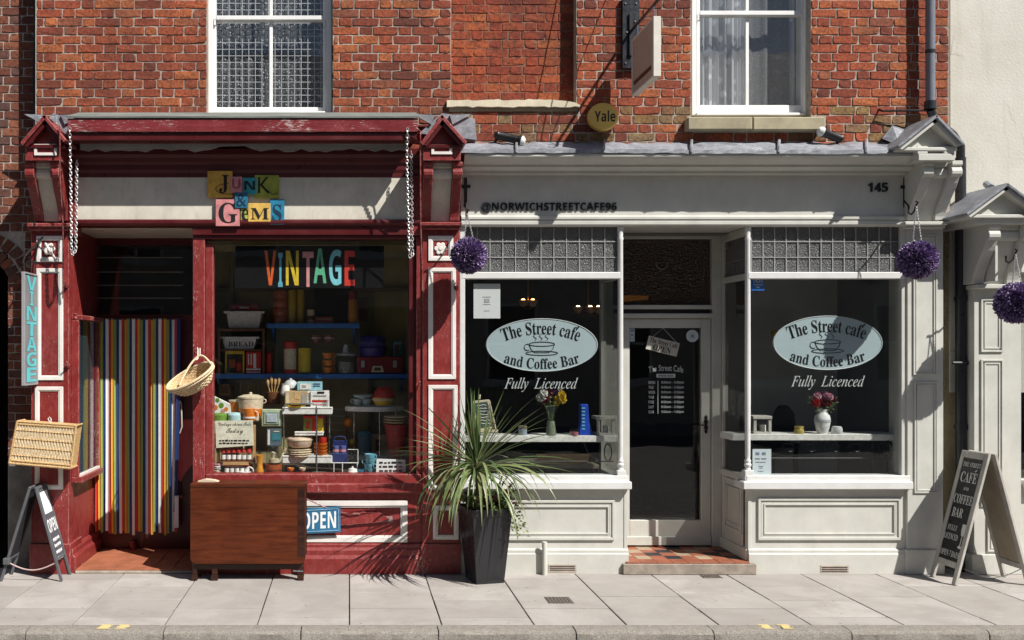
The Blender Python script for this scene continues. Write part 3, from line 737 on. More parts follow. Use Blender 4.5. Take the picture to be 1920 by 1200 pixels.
# doorway recess
XL, XR, YD, FZ = PX(130, 0), PX(361, 0), .85, .035
MB().box(XL - .05, XL, -.015, YD + .1, 0, 2.95).build('recess_side', RED, vs_)
rside = MB().box(XR, XR + .05, .121, YD + .1, 0, PZ(906, 0)).box(XR, XR + .05, .121, YD + .1, PZ(447, 0), 2.95).box(XR, XR + .05, YD - .07, YD + .1, PZ(906, 0), PZ(447, 0)).build('recess_side', REDD, vs_)
MB().box(XR + .02, XR + .026, .121, YD - .07, PZ(906, 0), PZ(447, 0)).build('side_pane', GLASS, rside)
MB().box(XL + .001, XR - .001, -.028, YD, PZ(424, 0) - .002, PZ(424, 0) + .03).build('recess_soffit', plain('soffit_boards', (.5, .46, .4), .7, .15, 6, .1), vs_)
sk = MB().prism([(XL, 0), (XL + .05, 0), (XL + .05, .13), (XL + .03, .15), (XL + .03, .19), (XL + .012, .21), (XL, .21)], 'y', .0, YD - .01); sk.build('skirting', RED, vs_, bevel=.003)
TILE = plain('terracotta_tile', (.33, .115, .06), .6, .25, 6, .25)
st = MB().box(XL + .051, XR - .001, -.015, YD, 0, FZ - .012).build('threshold_step', plain('worn_step_stone', (.36, .31, .25), .9, .3, 10, .4), vs_, bevel=.004)
for i in range(6):
    for j in range(6):
        w_ = (XR - XL - .06) / 6; d_ = .14
        MB().box(XL + .054 + i * w_, XL + .05 + (i + 1) * w_, .0 + j * d_, -.004 + (j + 1) * d_, FZ - .011, FZ + R.uniform(-.001, .001)).build('floor_tile', TILE, st, bevel=.002)
# little showcase hung on the side wall of the recess
sx = XL + .065
zc0, zc1 = PZ(893, .1), PZ(600, .1)
sc_ = MB().box(XL + .001, sx + .03, .05, .72, zc0 - .05, zc0).box(XL + .001, sx + .03, .05, .72, zc1, zc1 + .04).box(XL + .001, sx, .05, .085, zc0 + .001, zc1 - .001).box(XL + .001, sx, .68, .72, zc0 + .001, zc1 - .001).build('wall_showcase', RED, vs_, bevel=.005)
MB().box(sx - .012, sx - .008, .085, .68, zc0 + .001, zc1 - .001).build('pane', GLASS, sc_)
MB().box(XL + .003, XL + .008, .086, .679, zc0 + .002, zc1 - .002).build('backboard', plain('blue_green_paper', (.02, .045, .055), .8, .3, 5, 0), sc_)
MB().box(sx - .014, sx + .008, .07, .7, zc0 - .004, zc0 + .02).build('bead', WHT, sc_)
MB().lathe((sx - .03, .06, zc1 + .0), [(.014, 0), (.02, .015), (.012, .03), (.018, .05), (.003, .06)], 10).build('finial', RED, sc_, smooth=True)
# door, fanlight
dr = MB(); dr.pb(166, 597, 384, 1039, YD, YD + .05); dr = dr.build('door', REDD, vs_)
panel(dr, 185, 690, 340, 985, 8, YD, .014, REDD)
MB().tube([W(337, 750, YD - .04), W(340, 760, YD - .05), W(341, 800, YD - .05), W(337, 812, YD - .04)], .007, 8).build('handle', WHT, dr, smooth=True)
MB().pb(327, 930, 335, 990, YD - .15, YD - .12).build('letter_tray', SASHW, dr, bevel=.003)
MB().tube([W(247, 1015, YD - .05), W(252, 1036, YD - .05)], .03, 12).build('door_stop', RED, dr, smooth=True)
fl = MB(); fl.frame(166, 441, 384, 599, 9, YD - .02, YD + .05); fl.pb(175, 450, 375, 459, YD - .018, YD + .05); fl = fl.build('fanlight', REDD, vs_)
MB().pb(174, 454, 376, 591, YD + .01, YD + .014).build('pane', GLASS, fl)
MB().pb(120, 400, 400, 640, YD + .25, YD + .26).pb(160, 420, 390, 440.5, YD + .01, YD + .24).build('sky_blocker', DARK, fl)  # dark sheet and closing box added to keep sky light out behind the fanlight
for py in (483, 510, 535, 559): MB().tube([W(177, py, YD - .012), W(343, py, YD - .012)], .0055, 6).build('bar', plain('dull_bar', (.16, .155, .14), .5, .2, 20, 0), fl)

# old hooks and conduits on the front
m = MB(); m.tube([W(780, 240, -.37), W(788, 246, -.37), W(788, 300, -.34), W(788.5, 420, -.15), W(792, 520, -.09), W(792, 545, -.09)], .006, 6)
m.build('awning_rod', RED, vs_, smooth=True)
m = MB(); m.tube([W(112, 235, -.42), W(112, 330, -.36), W(118, 420, -.14), W(118, 560, -.06)], .006, 6); m.build('awning_rod', RED, vs_, smooth=True)
for (px, py) in ((125, 535), (855, 540), (127, 685), (784, 722)):
    c = W(px, py, -.03); MB().disc_y(c, .02, -.045, -.02, 10).tube([c, c + Vector((0, -.05, 0)), c + Vector((.012, -.065, .03))], .006, 6).build('iron_hook', RED, vs_, smooth=True)

# display window lining
Yk = 1.05; wx0, wx1 = XR + .051, PX(779, .12) + .02; wz0, wz1 = PZ(892, .1), PZ(440, 0)
MB().box(wx0, wx1, Yk, Yk + .03, wz0 - .1, wz1).box(wx0 - .03, wx0, YD + .11, Yk, wz0 - .1, wz1).box(wx1, wx1 + .03, .141, Yk, wz0 - .1, wz1).box(wx0, wx1, .43, Yk, wz1 - .04, wz1).build('window_lining', OLIVE, vs_)
MB().box(wx0, wx1, .141, Yk, wz0 - .04, wz0).build('window_bed', plain('dark_window_bed', (.06, .04, .03), .7, .2, 8, .05), vs_)
MB().pb(430, 470, 438, 890, .98, 1.04).pb(690, 455, 697, 890, .98, 1.04).pb(405, 540, 765, 546, .99, 1.04).build('lining_battens', plain('olive_batten', (.12, .1, .05), .7, .2, 5, 0), vs_)
MB().pb(590, 452, 655, 610, .9, .92).build('dark_opening', DARK, vs_)

# ---- sign of painted letter tiles on the fascia
sg = T('shop_name_sign', 'overlapping painted letter tiles reading Junk & Gems on cream fascia', 'sign', W(460, 424, -.03))
INK = plain('black_ink', (.012, .01, .012), .5, .2, 20, 0)
INKB = plain('navy_ink', (.008, .03, .06), .5, .2, 20, 0)
INKR = plain('dull_red_ink', (.3, .07, .09), .5, .2, 20, 0)
def tile(r, col, ch, lr, lm, Yf, rot=0):
    m = plain('tile_paint_%d' % len(MC), col, .45, .3, 14, .1)
    c = W((r[0] + r[2]) / 2, (r[1] + r[3]) / 2, Yf)
    t = MB().pb(*r, Yf, Yf + .018).build('letter_tile', m, sg, bevel=.003)
    ptext('lettering', ch, lm, t, *lr, Yf - .0025)
    return t
tJ = tile((389, 320, 436, 370), (.62, .36, .06), serif('J'), (411, 328, 429, 362), INK, -.062)
MB().tube([W(420 - 16 * math.cos(a) * 1.6 + 10, 354 + 10 * math.sin(a), -.066) for a in [k * PI / 10 for k in range(-5, 9)]], .0022, 5).build('flourish', INK, tJ)
tile((432, 331, 454, 361), (.62, .25, .27), bold('U'), (435, 335, 451, 354), INKR, -.07)
tile((455, 333, 481, 364), (.03, .36, .42), bold('N'), (458, 339, 478, 356), INK, -.06)
tK = tile((477, 328, 523, 371), (.32, .36, .05), 'K', (484, 332, 506, 362), INK, -.054)
MB().tube([W(492, 348, -.058), W(503, 358, -.058), W(512, 365, -.058), W(519, 363, -.058), W(518, 360, -.058)], .0022, 5).build('flourish', INK, tK)
tile((440, 361, 464, 390), (.02, .15, .26), serif('&'), (443, 364, 462, 387), INKB, -.074)
tile((404, 374, 449, 424), (.6, .24, .24), serif('G'), (410, 380, 445, 418), INK, -.066)
tile((451, 388, 470, 420), (.42, .46, .1), serif('e'), (453, 392, 467, 414), INK, -.056)
tile((465, 381, 507, 416), (.68, .44, .1), serif('M'), (470, 390, 504, 411), INK, -.062)
tile((506, 374, 533, 421), (.02, .2, .34), serif('S'), (511, 383, 528, 415), INKB, -.056)

# ---- awning chains
for (px, pe, a, lab) in ((131, 478, 239, 'pale steel chain looped beside the maroon doorway'), (764, 484, 240, 'pale steel chain hanging beside the vintage window post')):
    s = -1 if px > 500 else 1
    m = MB(); m = chain(m, [W(px, a, -.36), W(px + s * 1, 300, -.3), W(px + 3, pe - 10, -.28)]); chain(m, [W(px + 3, pe - 8, -.28), W(px + 6, pe, -.27), W(px + 10, pe - 8, -.26)], .036); chain(m, [W(px + 11, pe - 10, -.25), W(px + 13, 300, -.2)] if px < 500 else [W(px + 9, pe - 10, -.25), W(px + 7, 284, -.2)])
    tag(m.build('awning_chain', GALV, smooth=True), lab, 'chain', 'awning chains')
# ================================================================== pale grey cafe shopfront
cf = T('cafe_shopfront', 'pale stone-grey cafe shopfront with two glazed bays either side of a recessed door', 'shopfront', (PX(1290, 0), 0, 0))
# lead roof and cornice
m = MB(); n = 60; xa, xb = PX(864, -.27), PX(1722, -.27)
def leadz(i): return R.uniform(-.004, .004)
fr = [(xa + (xb - xa) * i / n, -.285 + R.uniform(-.004, .004), PZ(287 if i < 30 else 288.5, -.28) + leadz(i)) for i in range(n + 1)]
ft = [(x, -.283, z + .03 + R.uniform(-.003, .004)) for x, y, z in fr]
bk = [(x, -.003, PZ(268, 0) + R.uniform(-.008, .012)) for x, y, z in fr]
lo = [(x, -.003, PZ(300, 0)) for x, y, z in fr]
vs = fr + ft + bk + lo; q = n + 1
m.add(vs, [(k * q + i, k * q + i + 1, ((k + 1) % 4) * q + i + 1, ((k + 1) % 4) * q + i) for k in range(4) for i in range(n)] + [(0, q, 2 * q, 3 * q), (n, 2 * q - 1, 3 * q - 1, 4 * q - 1)])
m.build('lead_roof', LEAD, cf)
m = MB()
for a in (968, 1132, 1296, 1460, 1624): m.tube([W(a, 286, -.289), W(a, 277, -.287), W(a + 1, 262, -.01)], .012, 6)
m.build('lead_roll', LEAD, cf, smooth=True)
prof = [(.1, 288), (-.272, 288), (-.272, 293), (-.25, 299), (-.2, 306), (-.155, 309), (-.155, 313), (-.13, 317), (-.085, 321), (-.085, 325), (-.03, 329), (-.03, 333), (.1, 333)]
MB().prism([(y, PZ(p, y if y < .1 else 0)) for y, p in prof], 'x', PX(864, 0), PX(1716, 0)).build('cornice', GRYP, cf)
MB().pb(864, 326, 1716, 406, -.02, .1).build('fascia_board', GRYP, cf)
prof = [(.1, 404), (-.035, 404), (-.05, 407), (-.05, 411), (-.035, 413), (-.045, 415), (-.045, 421), (-.02, 424), (.1, 424)]
MB().prism([(y, PZ(p, -.03)) for y, p in prof], 'x', PX(864, 0), PX(1700, 0)).build('fascia_moulding', GRYP, cf)
MB().box(PX(864, 0), PX(1770, 0), .1, .42, PZ(424, 0) + .001, 2.93).build('lintel', DARK, cf)
FL = plain('raised_black_letters', (.01, .01, .011), .35, .2, 20, 0)
ptext('fascia_lettering', bold('@NORWICHSTREETCAFE96').replace('@', '@'), FL, cf, 902, 380, 1156, 399, -.02, ext=.012)
ptext('street_number', bold('145'), FL, cf, 1627, 343, 1664, 360, -.02, ext=.012)

GY = .03
SUN_TINT = glassmat('sun_dimming_glass', (.55, .56, .55), .035)  # tint added to the return panes to hold sunlight off the door
LCAME = plain('lead_came', (.3, .3, .29), .45, .2, 30, 0)
def bay(a, b, sx0, sx1, cols, rx0, rx1, pan):
    """one glazed bay: a..b clear glass span, sx sill span, rx stall riser span"""
    B = MB().pb(a - 6, 510, b + 6, 523, -.012, .07).build('transom', GRYW, cf, bevel=.006)
    # leaded top lights
    for i in range(cols):
        for j, (q0, q1) in enumerate(((423, 453), (453, 482.5), (482.5, 511))):
            w = (b - a) / cols
            MB().pb(a + i * w + .8, q0 + .8, a + (i + 1) * w - .8, q1 - .8, GY + R.uniform(0, .004), GY + .008).build('leaded_pane', OBS, B)
    for i in range(cols + 1): MB().pb(a + i * (b - a) / cols - .9, 423, a + i * (b - a) / cols + .9, 511, GY - .005, GY + .012).build('lead_came', LCAME, B)
    for q in (453, 482.5): MB().pb(a, q - .9, b, q + .9, GY - .0065, GY + .0135).build('lead_came', LCAME, B)
    MB().pb(a - 2, 522, b + 2, 896, GY, GY + .006).build('window_pane', GLASSC, cf)
    S_ = MB().pb(sx0 + 6, 892, sx1 - 6, 904, -.03, .12).build('window_sill', GRYW, cf, bevel=.004)
    MB().pb(sx0, 903.5, sx1, 918, -.075, .12).build('sill_board', GRYW, S_, bevel=.006)
    rs = MB().pb(rx0, 917, rx1, 1031, 0, .1).build('stall_riser', GRYP, cf)
    pf = MB(); p0, q0, p1, q1 = pan
    pf.frame(p0, q0, p1, q1, 5, -.018, .001); pf.frame(p0 + 5.2, q0 + 5.2, p1 - 5.2, q1 - 5.2, 5, -.008, .001); pf.frame(p0 + 10.4, q0 + 10.4, p1 - 10.4, q1 - 10.4, 3, -.014, .001)
    pf.build('panel_moulding', GRYP, rs, bevel=.002)
    MB().prism([(0, PZ(1028, 0)), (-.022, PZ(1031, 0)), (-.022, PZ(1036, 0)), (-.028, PZ(1038, 0)), (-.028, 0), (.1, 0), (.1, PZ(1028, 0))], 'x', PX(rx0 - 1, 0), PX(rx1 + 1, 0)).build('plinth', GRYP, rs)
    MB().pb(rx0 - .5, 917, rx0 + 6, 1031, -.006, .06).pb(rx1 - 6, 917, rx1 + .5, 1031, -.006, .06).build('riser_stile', GRYP, rs, bevel=.002)
bay(871, 1158, 864, 1185, 12, 864, 1176, (880, 938, 1153, 1013))
bay(1409, 1692, 1394, 1713, 13, 1403, 1712, (1422, 934, 1690, 1013))
def colonette(px):
    c = W(px, 1, .0); x = PX(px, .0); y = .012
    z0, z1 = PZ(904, 0), PZ(424, 0); h = z1 - z0
    pr = [(.026, .0), (.026, .012), (.02, .02), (.028, .035), (.03, .05), (.022, .062), (.026, .075), (.026, .085), (.018, .1), (.021, .12), (.024, h * .35), (.021, h - .12), (.026, h - .1), (.02, h - .085), (.026, h - .02), (.026, h)]
    MB().box(x - .037, x + .037, y - .037, y + .037, z0, z0 + .1).build('column_base', GRYW, cf, bevel=.004)
    MB().lathe((x, y, z0 + .1), [(r, max(0, t - .1) if t > .1 else t * 0 + 0) for r, t in pr][:1] + [(r, t * .95) for r, t in pr], 14).build('column', GRYW, cf, smooth=True)
colonette(1164); colonette(1403)
MB().pb(862, 424, 872, 896, -.01, .1).build('bay_post', GRYW, cf, bevel=.004)
MB().pb(1690, 424, 1701, 896, -.01, .1).build('bay_post', GRYP, cf, bevel=.004)
# returns into the doorway
YD2, FZ2 = .6, .105
for X, s in ((PX(1170, 0), 1), (PX(1403, 0), -1)):
    xa, xb = (X - .05, X) if s > 0 else (X, X + .05)
    rt = MB().box(xa, xb, .002, YD2, FZ2 * 0 + .0, PZ(905, 0)).build('return_riser', GRYP, cf)
    MB().box(xa - .012, xb + .012, .03, YD2, PZ(905, 0) + .001, PZ(893, 0)).build('return_sill', GRYP, rt, bevel=.004)
    xm = (xa + xb) / 2
    MB().box(xm - .003, xm + .003, .04, YD2 - .04, PZ(893, 0), PZ(523, 0)).build('return_pane', SUN_TINT, rt)
    MB().box(xm - .02, xm + .02, .04, YD2, PZ(523, 0), PZ(511, 0)).box(xm - .02, xm + .02, .04, YD2, PZ(440, 0), PZ(424, 0)).box(xa, xb, YD2 - .05, YD2, PZ(905, 0), PZ(424, 0)).build('return_frame', GRYP, rt, bevel=.004)
    for j, (q0, q1) in enumerate(((440, 453), (453, 482.5), (482.5, 511))):
        for k in range(5): MB().box(xm - .004, xm + .004, .045 + k * .1, .14 + k * .1, PZ(q1, 0) + .003, PZ(q0, 0) - .003).build('leaded_pane', OBS, rt)
    xo = xb if s > 0 else xa
    fr_ = MB(); 
    for (y0, y1, z0, z1) in ((.12, .5, .72, .745), (.12, .5, .3, .325), (.12, .145, .325, .72), (.475, .5, .325, .72), (.17, .45, .67, .68), (.17, .45, .36, .37), (.17, .18, .37, .67), (.44, .45, .37, .67)):
        fr_.box(min(xo, xo + s * .014), max(xo, xo + s * .014), y0, y1, z0, z1)
    fr_.build('panel_moulding', GRYP, rt, bevel=.002)
    MB().box(min(xo, xo + s * .02), max(xo, xo + s * .02), .0, YD2 - .001, FZ2 + .001, .2).build('skirting', GRYP, rt, bevel=.004)
MB().box(PX(1170, 0) + .001, PX(1403, 0) - .001, .0, YD2 + .06, PZ(424, 0) - .0005, PZ(424, 0) + .03).build('porch_soffit', GRYP, cf)
# door wall
Xa, Xb = PX(1170, 0) + .001, PX(1403, 0) - .001
dz = lambda p: PZ(p, YD2)
dx = lambda p: PX(p, YD2)
df = MB(); df.box(Xa, dx(1148), YD2 - .03, YD2 + .07, FZ2, dz(436)); df.box(dx(1333), Xb, YD2 - .03, YD2 + .07, FZ2, dz(436)); df.box(dx(1148), dx(1333), YD2 - .03, YD2 + .07, dz(448), dz(436)); df.box(dx(1148), dx(1333), YD2 - .03, YD2 + .07, dz(580), dz(572)); df.box(dx(1148), dx(1333), YD2 - .045, YD2 + .07, dz(597), dz(588))
df = df.build('door_frame', GRYP, cf, bevel=.004)
MB().box(dx(1148), dx(1328), YD2 - .01, YD2 + .06, dz(588) + .001, dz(580) - .001).build('transom_recess', BLK, df)
FANG = obscured('brown_fanlight_glass', (.06, .036, .024), 60)
MB().box(dx(1148), dx(1333), YD2 + .02, YD2 + .026, dz(572) + .001, dz(448) - .001).build('fanlight_pane', FANG, df)
c = Vector((dx(1242), 0, dz(494))); MB().tube([c + Vector((.05 * math.cos(a), YD2 + .014, .05 * math.sin(a))) for a in [k * PI / 12 for k in range(11, 26)]], .005, 6).build('fan_rim', plain('dim_plastic', (.25, .24, .22), .5, .1, 9, 0), df)
do = MB(); YL_ = YD2 - .01
do.box(dx(1149), dx(1180), YL_, YL_ + .045, FZ2 + .01, dz(598)); do.box(dx(1314), dx(1332), YL_, YL_ + .045, FZ2 + .01, dz(598)); do.box(dx(1180), dx(1314), YL_, YL_ + .045, dz(615), dz(598)); do.box(dx(1180), dx(1314), YL_, YL_ + .045, FZ2 + .01, dz(975))
do = do.build('door', GRYP, cf, bevel=.004)
MB().box(dx(1180) - .005, dx(1314) + .005, YL_ + .018, YL_ + .024, dz(976), dz(614)).build('door_pane', GLASSC, do)
MB().box(dx(1149), dx(1332), YL_ - .02, YL_ - .0005, FZ2 + .012, dz(1005)).build('kick_rail', GRYP, do, bevel=.004)
h = MB(); hc = W(1324, 796, YL_)
h.ppoly([(1321, 782), (1324, 778), (1327, 782), (1326, 786), (1328, 791), (1326, 796), (1328, 802), (1326, 806), (1327, 810), (1324, 814), (1321, 810), (1322, 806), (1320, 802), (1322, 796), (1320, 791), (1322, 786)], YL_ - .008, YL_ - .0005)
h.tube([W(1324, 797, YL_ - .04), W(1316, 797, YL_ - .045), W(1307, 798, YL_ - .045)], .006, 8); h.tube([W(1324, 797, YL_), W(1324, 797, YL_ - .045)], .006, 8)
h.build('door_handle', IRON, do, smooth=True)
# porch step and tiles
st = MB().box(PX(1168, -.06), PX(1419, -.06), -.06, YD2, 0, FZ2 - .014).build('porch_step', plain('step_stone', (.3, .255, .21), .9, .3, 12, .5), cf, bevel=.006)
TT = [plain('tile_terracotta', (.3, .1, .055), .5, .25, 7, .15), plain('tile_black', (.03, .03, .035), .5, .3, 7, .15), plain('tile_buff', (.36, .27, .18), .5, .25, 7, .15)]
n = 8; tw = (Xb - Xa - .01) / n
for i in range(n):
    for j in range(5):
        k = 0 if j == 0 else [0, 1, 0, 2][(i + 2 * j) % 4] if j % 2 else [1, 0, 2, 0][(i + j) % 4]
        MB().box(Xa + .005 + i * tw + .0015, Xa + .005 + (i + 1) * tw - .0015, -.055 + j * tw + .0015, -.055 + (j + 1) * tw - .0015, FZ2 - .013, FZ2 + R.uniform(-.0015, .0005)).build('floor_tile', TT[k], st, bevel=.0015)
# pilaster on the right with console and lead-topped pediment
PY = -.025
P = MB().pb(1701, 424, 1769, 1031, PY, .25).build('pilaster', GRYP, cf, bevel=.004)
MB().pb(1699, 1031, 1772, 1077, PY - .02, .25).build('plinth_block', GRYP, P, bevel=.004)
for q in ((1713, 440, 1758, 703), (1715, 716, 1759, 925)):
    f = MB(); f.frame(*q, 3.2, PY - .012, PY + .001); f.frame(q[0] + 4.5, q[1] + 4.5, q[2] - 4.5, q[3] - 4.5, 2.4, PY - .009, PY + .001); f.build('panel_moulding', GRYP, P, bevel=.0015)
MB().pb(1697, 415, 1777, 422, -.11, .2).pb(1700, 422, 1773, 428, -.07, .2).build('ledge', GRYP, P, bevel=.006)
console(P, (1716, 1735, 1768, 1788), 301, 413, GRYP, GRYP, -.3)
MB().pb(1722, 288, 1791, 301, -.35, .15).pb(1720, 274, 1740, 288, -.345, .15).pb(1770, 274, 1790, 288, -.345, .15).pb(1740, 279, 1770, 288, -.3, .15).build('console_head', GRYP, P, bevel=.004)
gable(P, (1757, 214), (1683, 273), (1810, 268), -.4, .15, LEAD, GRYP, GRYP, .022)
m = MB(); p = [W(1655, 260, -.05), W(1690, 274, -.2), W(1705, 246, -.03), W(1674, 236, -.03)]
m.add([v for v in p] + [v + Vector((0, .012, .008)) for v in p], [(0, 1, 2, 3), (7, 6, 5, 4)] + [(i, (i + 1) % 4, 4 + (i + 1) % 4, 4 + i) for i in range(4)]); m.build('lead_flashing', LEAD, P)
# air bricks and waste pipe
for (a, b, c_, d) in ((1028, 1058, 1081, 1074), (1538, 1060, 1592, 1074)):
    ab = MB().pb(a, b, c_, d, -.031, .02).build('air_brick', plain('buff_terracotta', (.45, .38, .32), .85, .2, 20, .3), cf, bevel=.002)
    for k in range(3): MB().pb(a + 3, b + 3 + k * 3.6, c_ - 3, b + 4.6 + k * 3.6, -.0325, -.03).build('slot', BLK, ab)
x = PX(1021, -.06); MB().tube([(x, -.06, .0), (x, -.06, PZ(1016, -.06))], .021, 14).build('waste_pipe', GRYP, cf, smooth=True)
# room behind the glass
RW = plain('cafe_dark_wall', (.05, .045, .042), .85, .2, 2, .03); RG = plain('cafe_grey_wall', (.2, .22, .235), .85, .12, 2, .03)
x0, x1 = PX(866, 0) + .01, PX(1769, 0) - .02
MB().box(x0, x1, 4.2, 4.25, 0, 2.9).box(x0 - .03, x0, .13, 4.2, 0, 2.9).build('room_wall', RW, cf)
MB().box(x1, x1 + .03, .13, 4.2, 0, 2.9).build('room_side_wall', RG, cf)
MB().box(PX(1415, .6) + .15, x1, 1.7, 1.73, 0, 2.88).build('veil_partition', plain('pane_veil_grey', (.7, .71, .72), .85, .12, 2, .03), cf)  # added wall; its pale tone stands in for grey reflection on the pane
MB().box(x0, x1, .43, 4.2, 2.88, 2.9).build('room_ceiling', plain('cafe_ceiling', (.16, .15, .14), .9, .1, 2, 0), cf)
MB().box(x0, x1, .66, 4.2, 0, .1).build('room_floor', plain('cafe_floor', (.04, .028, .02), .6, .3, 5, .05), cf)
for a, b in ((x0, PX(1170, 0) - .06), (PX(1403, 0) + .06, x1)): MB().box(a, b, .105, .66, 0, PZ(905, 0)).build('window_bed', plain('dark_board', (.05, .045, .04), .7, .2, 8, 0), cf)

# ---- vinyl on the panes
VIN = plain('pale_blue_vinyl', (.47, .58, .62), .5, .04, 4, 0); VINE = plain('white_vinyl', (.62, .66, .66), .5, .04, 4, 0); VK = plain('black_vinyl', (.008, .008, .009), .4, .1, 4, 0)
def arch(k, hgt):
    tot = hgt + abs(k)
    def f(a, b):
        s = 1 - (2 * a - 1) ** 2; y = b * hgt / tot + (s * k if k > 0 else (s - 1) * k) / tot
        if k < 0: y = (b * hgt + (1 - s) * (-k)) / tot
        slope = -(2 * a - 1) * 4 * k / 150.0 * hgt / 150
        return a - slope * (b - .5), y
    return f
def oval(cx, cy, rx, ry, tx, lab):
    t = T('window_decal', lab, 'decal', W(cx, cy + ry, GY + .009), 'oval cafe decals on the panes')
    Yv = GY + .0105; c = W(cx, cy, Yv); k = K(Yv)
    MB().disc_y(c, 1, Yv, Yv + .0012, 56, rx * k, ry * k).build('oval_ground', VIN, t)
    ring = [c + Vector((rx * k * .985 * math.cos(a), -.0005, ry * k * .985 * math.sin(a))) for a in [2 * PI * i / 56 for i in range(57)]]
    MB().tube(ring, .004, 4).build('oval_border', VINE, t)
    Yt = Yv - .0022
    ptext('lettering', serif('The Street cafe'), VK, t, cx - 75, cy - 44, cx + 72, cy - 6, Yt, warp=arch(14, 24))
    MB().tube([W(cx + 66, cy - 31, Yt), W(cx + 70, cy - 35, Yt)], .006, 5).build('accent', VK, t)
    ptext('lettering', serif('and Coffee Bar'), VK, t, cx - 69, cy + 13, cx + 69, cy + 45, Yt, warp=arch(-12, 20))
    def ln(pts, r=.0026): return MB().tube([W(cx + a, cy + b, Yt) for a, b in pts], r, 5)
    cup = ln([(24 * math.cos(a), -2 + 4 * math.sin(a)) for a in [2 * PI * i / 24 for i in range(25)]])
    cup.tube([W(cx + a, cy + b, Yt) for a, b in [(-24, -1), (-20, 8), (-14, 14), (14, 14), (20, 8), (24, -1)]], .0026, 5)
    cup.tube([W(cx - 27 + 6 * math.cos(a), cy + 4 + 6 * math.sin(a), Yt) for a in [PI * .3 + PI * 1.5 * i / 12 for i in range(13)]], .0026, 5)
    cup.tube([W(cx + 30 * math.cos(a), cy + 15 + 4 * math.sin(a), Yt) for a in [2 * PI * i / 28 for i in range(29)]], .0026, 5)
    for d in (-13, -2, 9): cup.tube([W(cx + d + 3 * math.sin(j * 1.1), cy - 9 - j * 1.9, Yt) for j in range(8)], .0022, 5)
    cup.build('cup_drawing', VK, t)
    ptext('script_lettering', conv('Fully  Licenced', 0x1D434, 0x1D44E), VINE, t, tx, cy + 61, tx + 139, cy + 88, Yv, shear=.2)
oval(1016, 647, 105, 50, 945, 'pale blue oval decal with steaming cup on dark pane, its face evenly lit')
oval(1552, 643, 103, 51, 1483, 'pale blue oval decal with round shadow across it above the white china vase')
def sticker(name, lab, cat, r, Y, m, grp=None): return tag(MB().pb(*r, Y, Y + .001).build(name, m), lab, cat, grp)
PAPER = plain('white_paper', (.8, .82, .83), .8, .03, 4, 0)
p = T('paper_notice', 'plain white paper notice taped high in the dark bay pane', 'notice', W(913, 597, GY + .012))
MB().pb(888, 532, 938, 597, GY + .012, GY + .013).build('sheet', PAPER, p)
MB().pb(905, 556, 921, 557, GY + .0095, GY + .0105).pb(906, 570, 920, 571, GY + .0095, GY + .0105).pb(908, 560, 918, 567, GY + .0095, GY + .0105).pb(908, 582, 918, 583, GY + .0095, GY + .0105).build('print', plain('grey_print', (.45, .48, .5), .8, .03, 4, 0), p)
p = T('blue_sticker', 'square bright blue sticker at the top corner of the bay pane', 'sticker', W(1421, 545, GY + .012))
MB().pb(1409, 521, 1433, 545, GY + .012, GY + .013).build('sheet', plain('blue_vinyl', (.02, .16, .55), .5, .04, 4, 0), p)
ptext('lettering', bold('101').replace('𝟭', 'i'), VINE, p, 1413, 523, 1430, 530, GY + .0105); MB().pb(1413, 533, 1430, 534.3, GY + .0095, GY + .0105).pb(1418, 537, 1424, 540, GY + .0095, GY + .0105).build('print', VINE, p)
p = T('rating_card', 'upright white printed card standing in the corner on the bay sill', 'card', W(1428, 891, .05))
MB().pb(1411, 842, 1446, 890, .05, .053).build('sheet', plain('pale_blue_card', (.66, .74, .78), .7, .03, 4, 0), p)
CPR = plain('card_print', (.2, .25, .35), .8, .1, 4, 0)
m = MB()
for a, b, c_, d in ((1417, 848, 1424, 853), (1429, 848, 1436, 853), (1416, 859, 1425, 861), (1428, 859, 1437, 861), (1417, 866, 1436, 867), (1423, 874, 1431, 875), (1424, 877, 1430, 878), (1421, 883, 1432, 884)): m.pb(a, b, c_, d, .0475, .0485)
m.build('print', CPR, p)
# door notices
YG = YL_ + .016
p = T('hanging_sign', 'tilted cream OPEN sign hung on string behind the door glass', 'sign', W(1243, 672, YG - .02))
def tilt(u, v, Y, c=(1243, 648), an=math.radians(14)):
    a, b = u - c[0], v - c[1]; return W(c[0] + a * math.cos(an) - b * math.sin(an), c[1] + a * math.sin(an) + b * math.cos(an), Y)
q = [tilt(1213, 636, YG - .03), tilt(1273, 636, YG - .03), tilt(1273, 662, YG - .03), tilt(1213, 662, YG - .03)]
MB().prism([(v.x, v.z) for v in q], 'y', YG - .03, YG - .022).build('board', plain('cream_board', (.52, .5, .44), .7, .1, 20, .1), p, bevel=.002)
letters('lettering', serif('The Street Cafe'), VK, p, 1217, 647, 1270, 638, lambda u, v, h: tilt(u, v, YG - .032))
letters('lettering', serif('OPEN'), VK, p, 1226, 660, 1260, 649, lambda u, v, h: tilt(u, v, YG - .032))
MB().tube([tilt(1221, 636, YG - .025), W(1243, 615, YG - .012), tilt(1266, 636, YG - .025)], .0015, 5).build('string', VINE, p)
p = T('opening_hours', 'white opening hours lettering on the dark door glass', 'lettering', W(1247, 777, YG))
ptext('lettering', 'The Street Cafe', VINE, p, 1216, 684, 1281, 699, YG, warp=arch(4, 12))
MB().pb(1231, 701, 1266, 708, YG, YG + .001).build('title_bar', VINE, p); ptext('lettering', bold('OPENING HOURS'), VK, p, 1234, 702.5, 1263, 706.5, YG - .002)
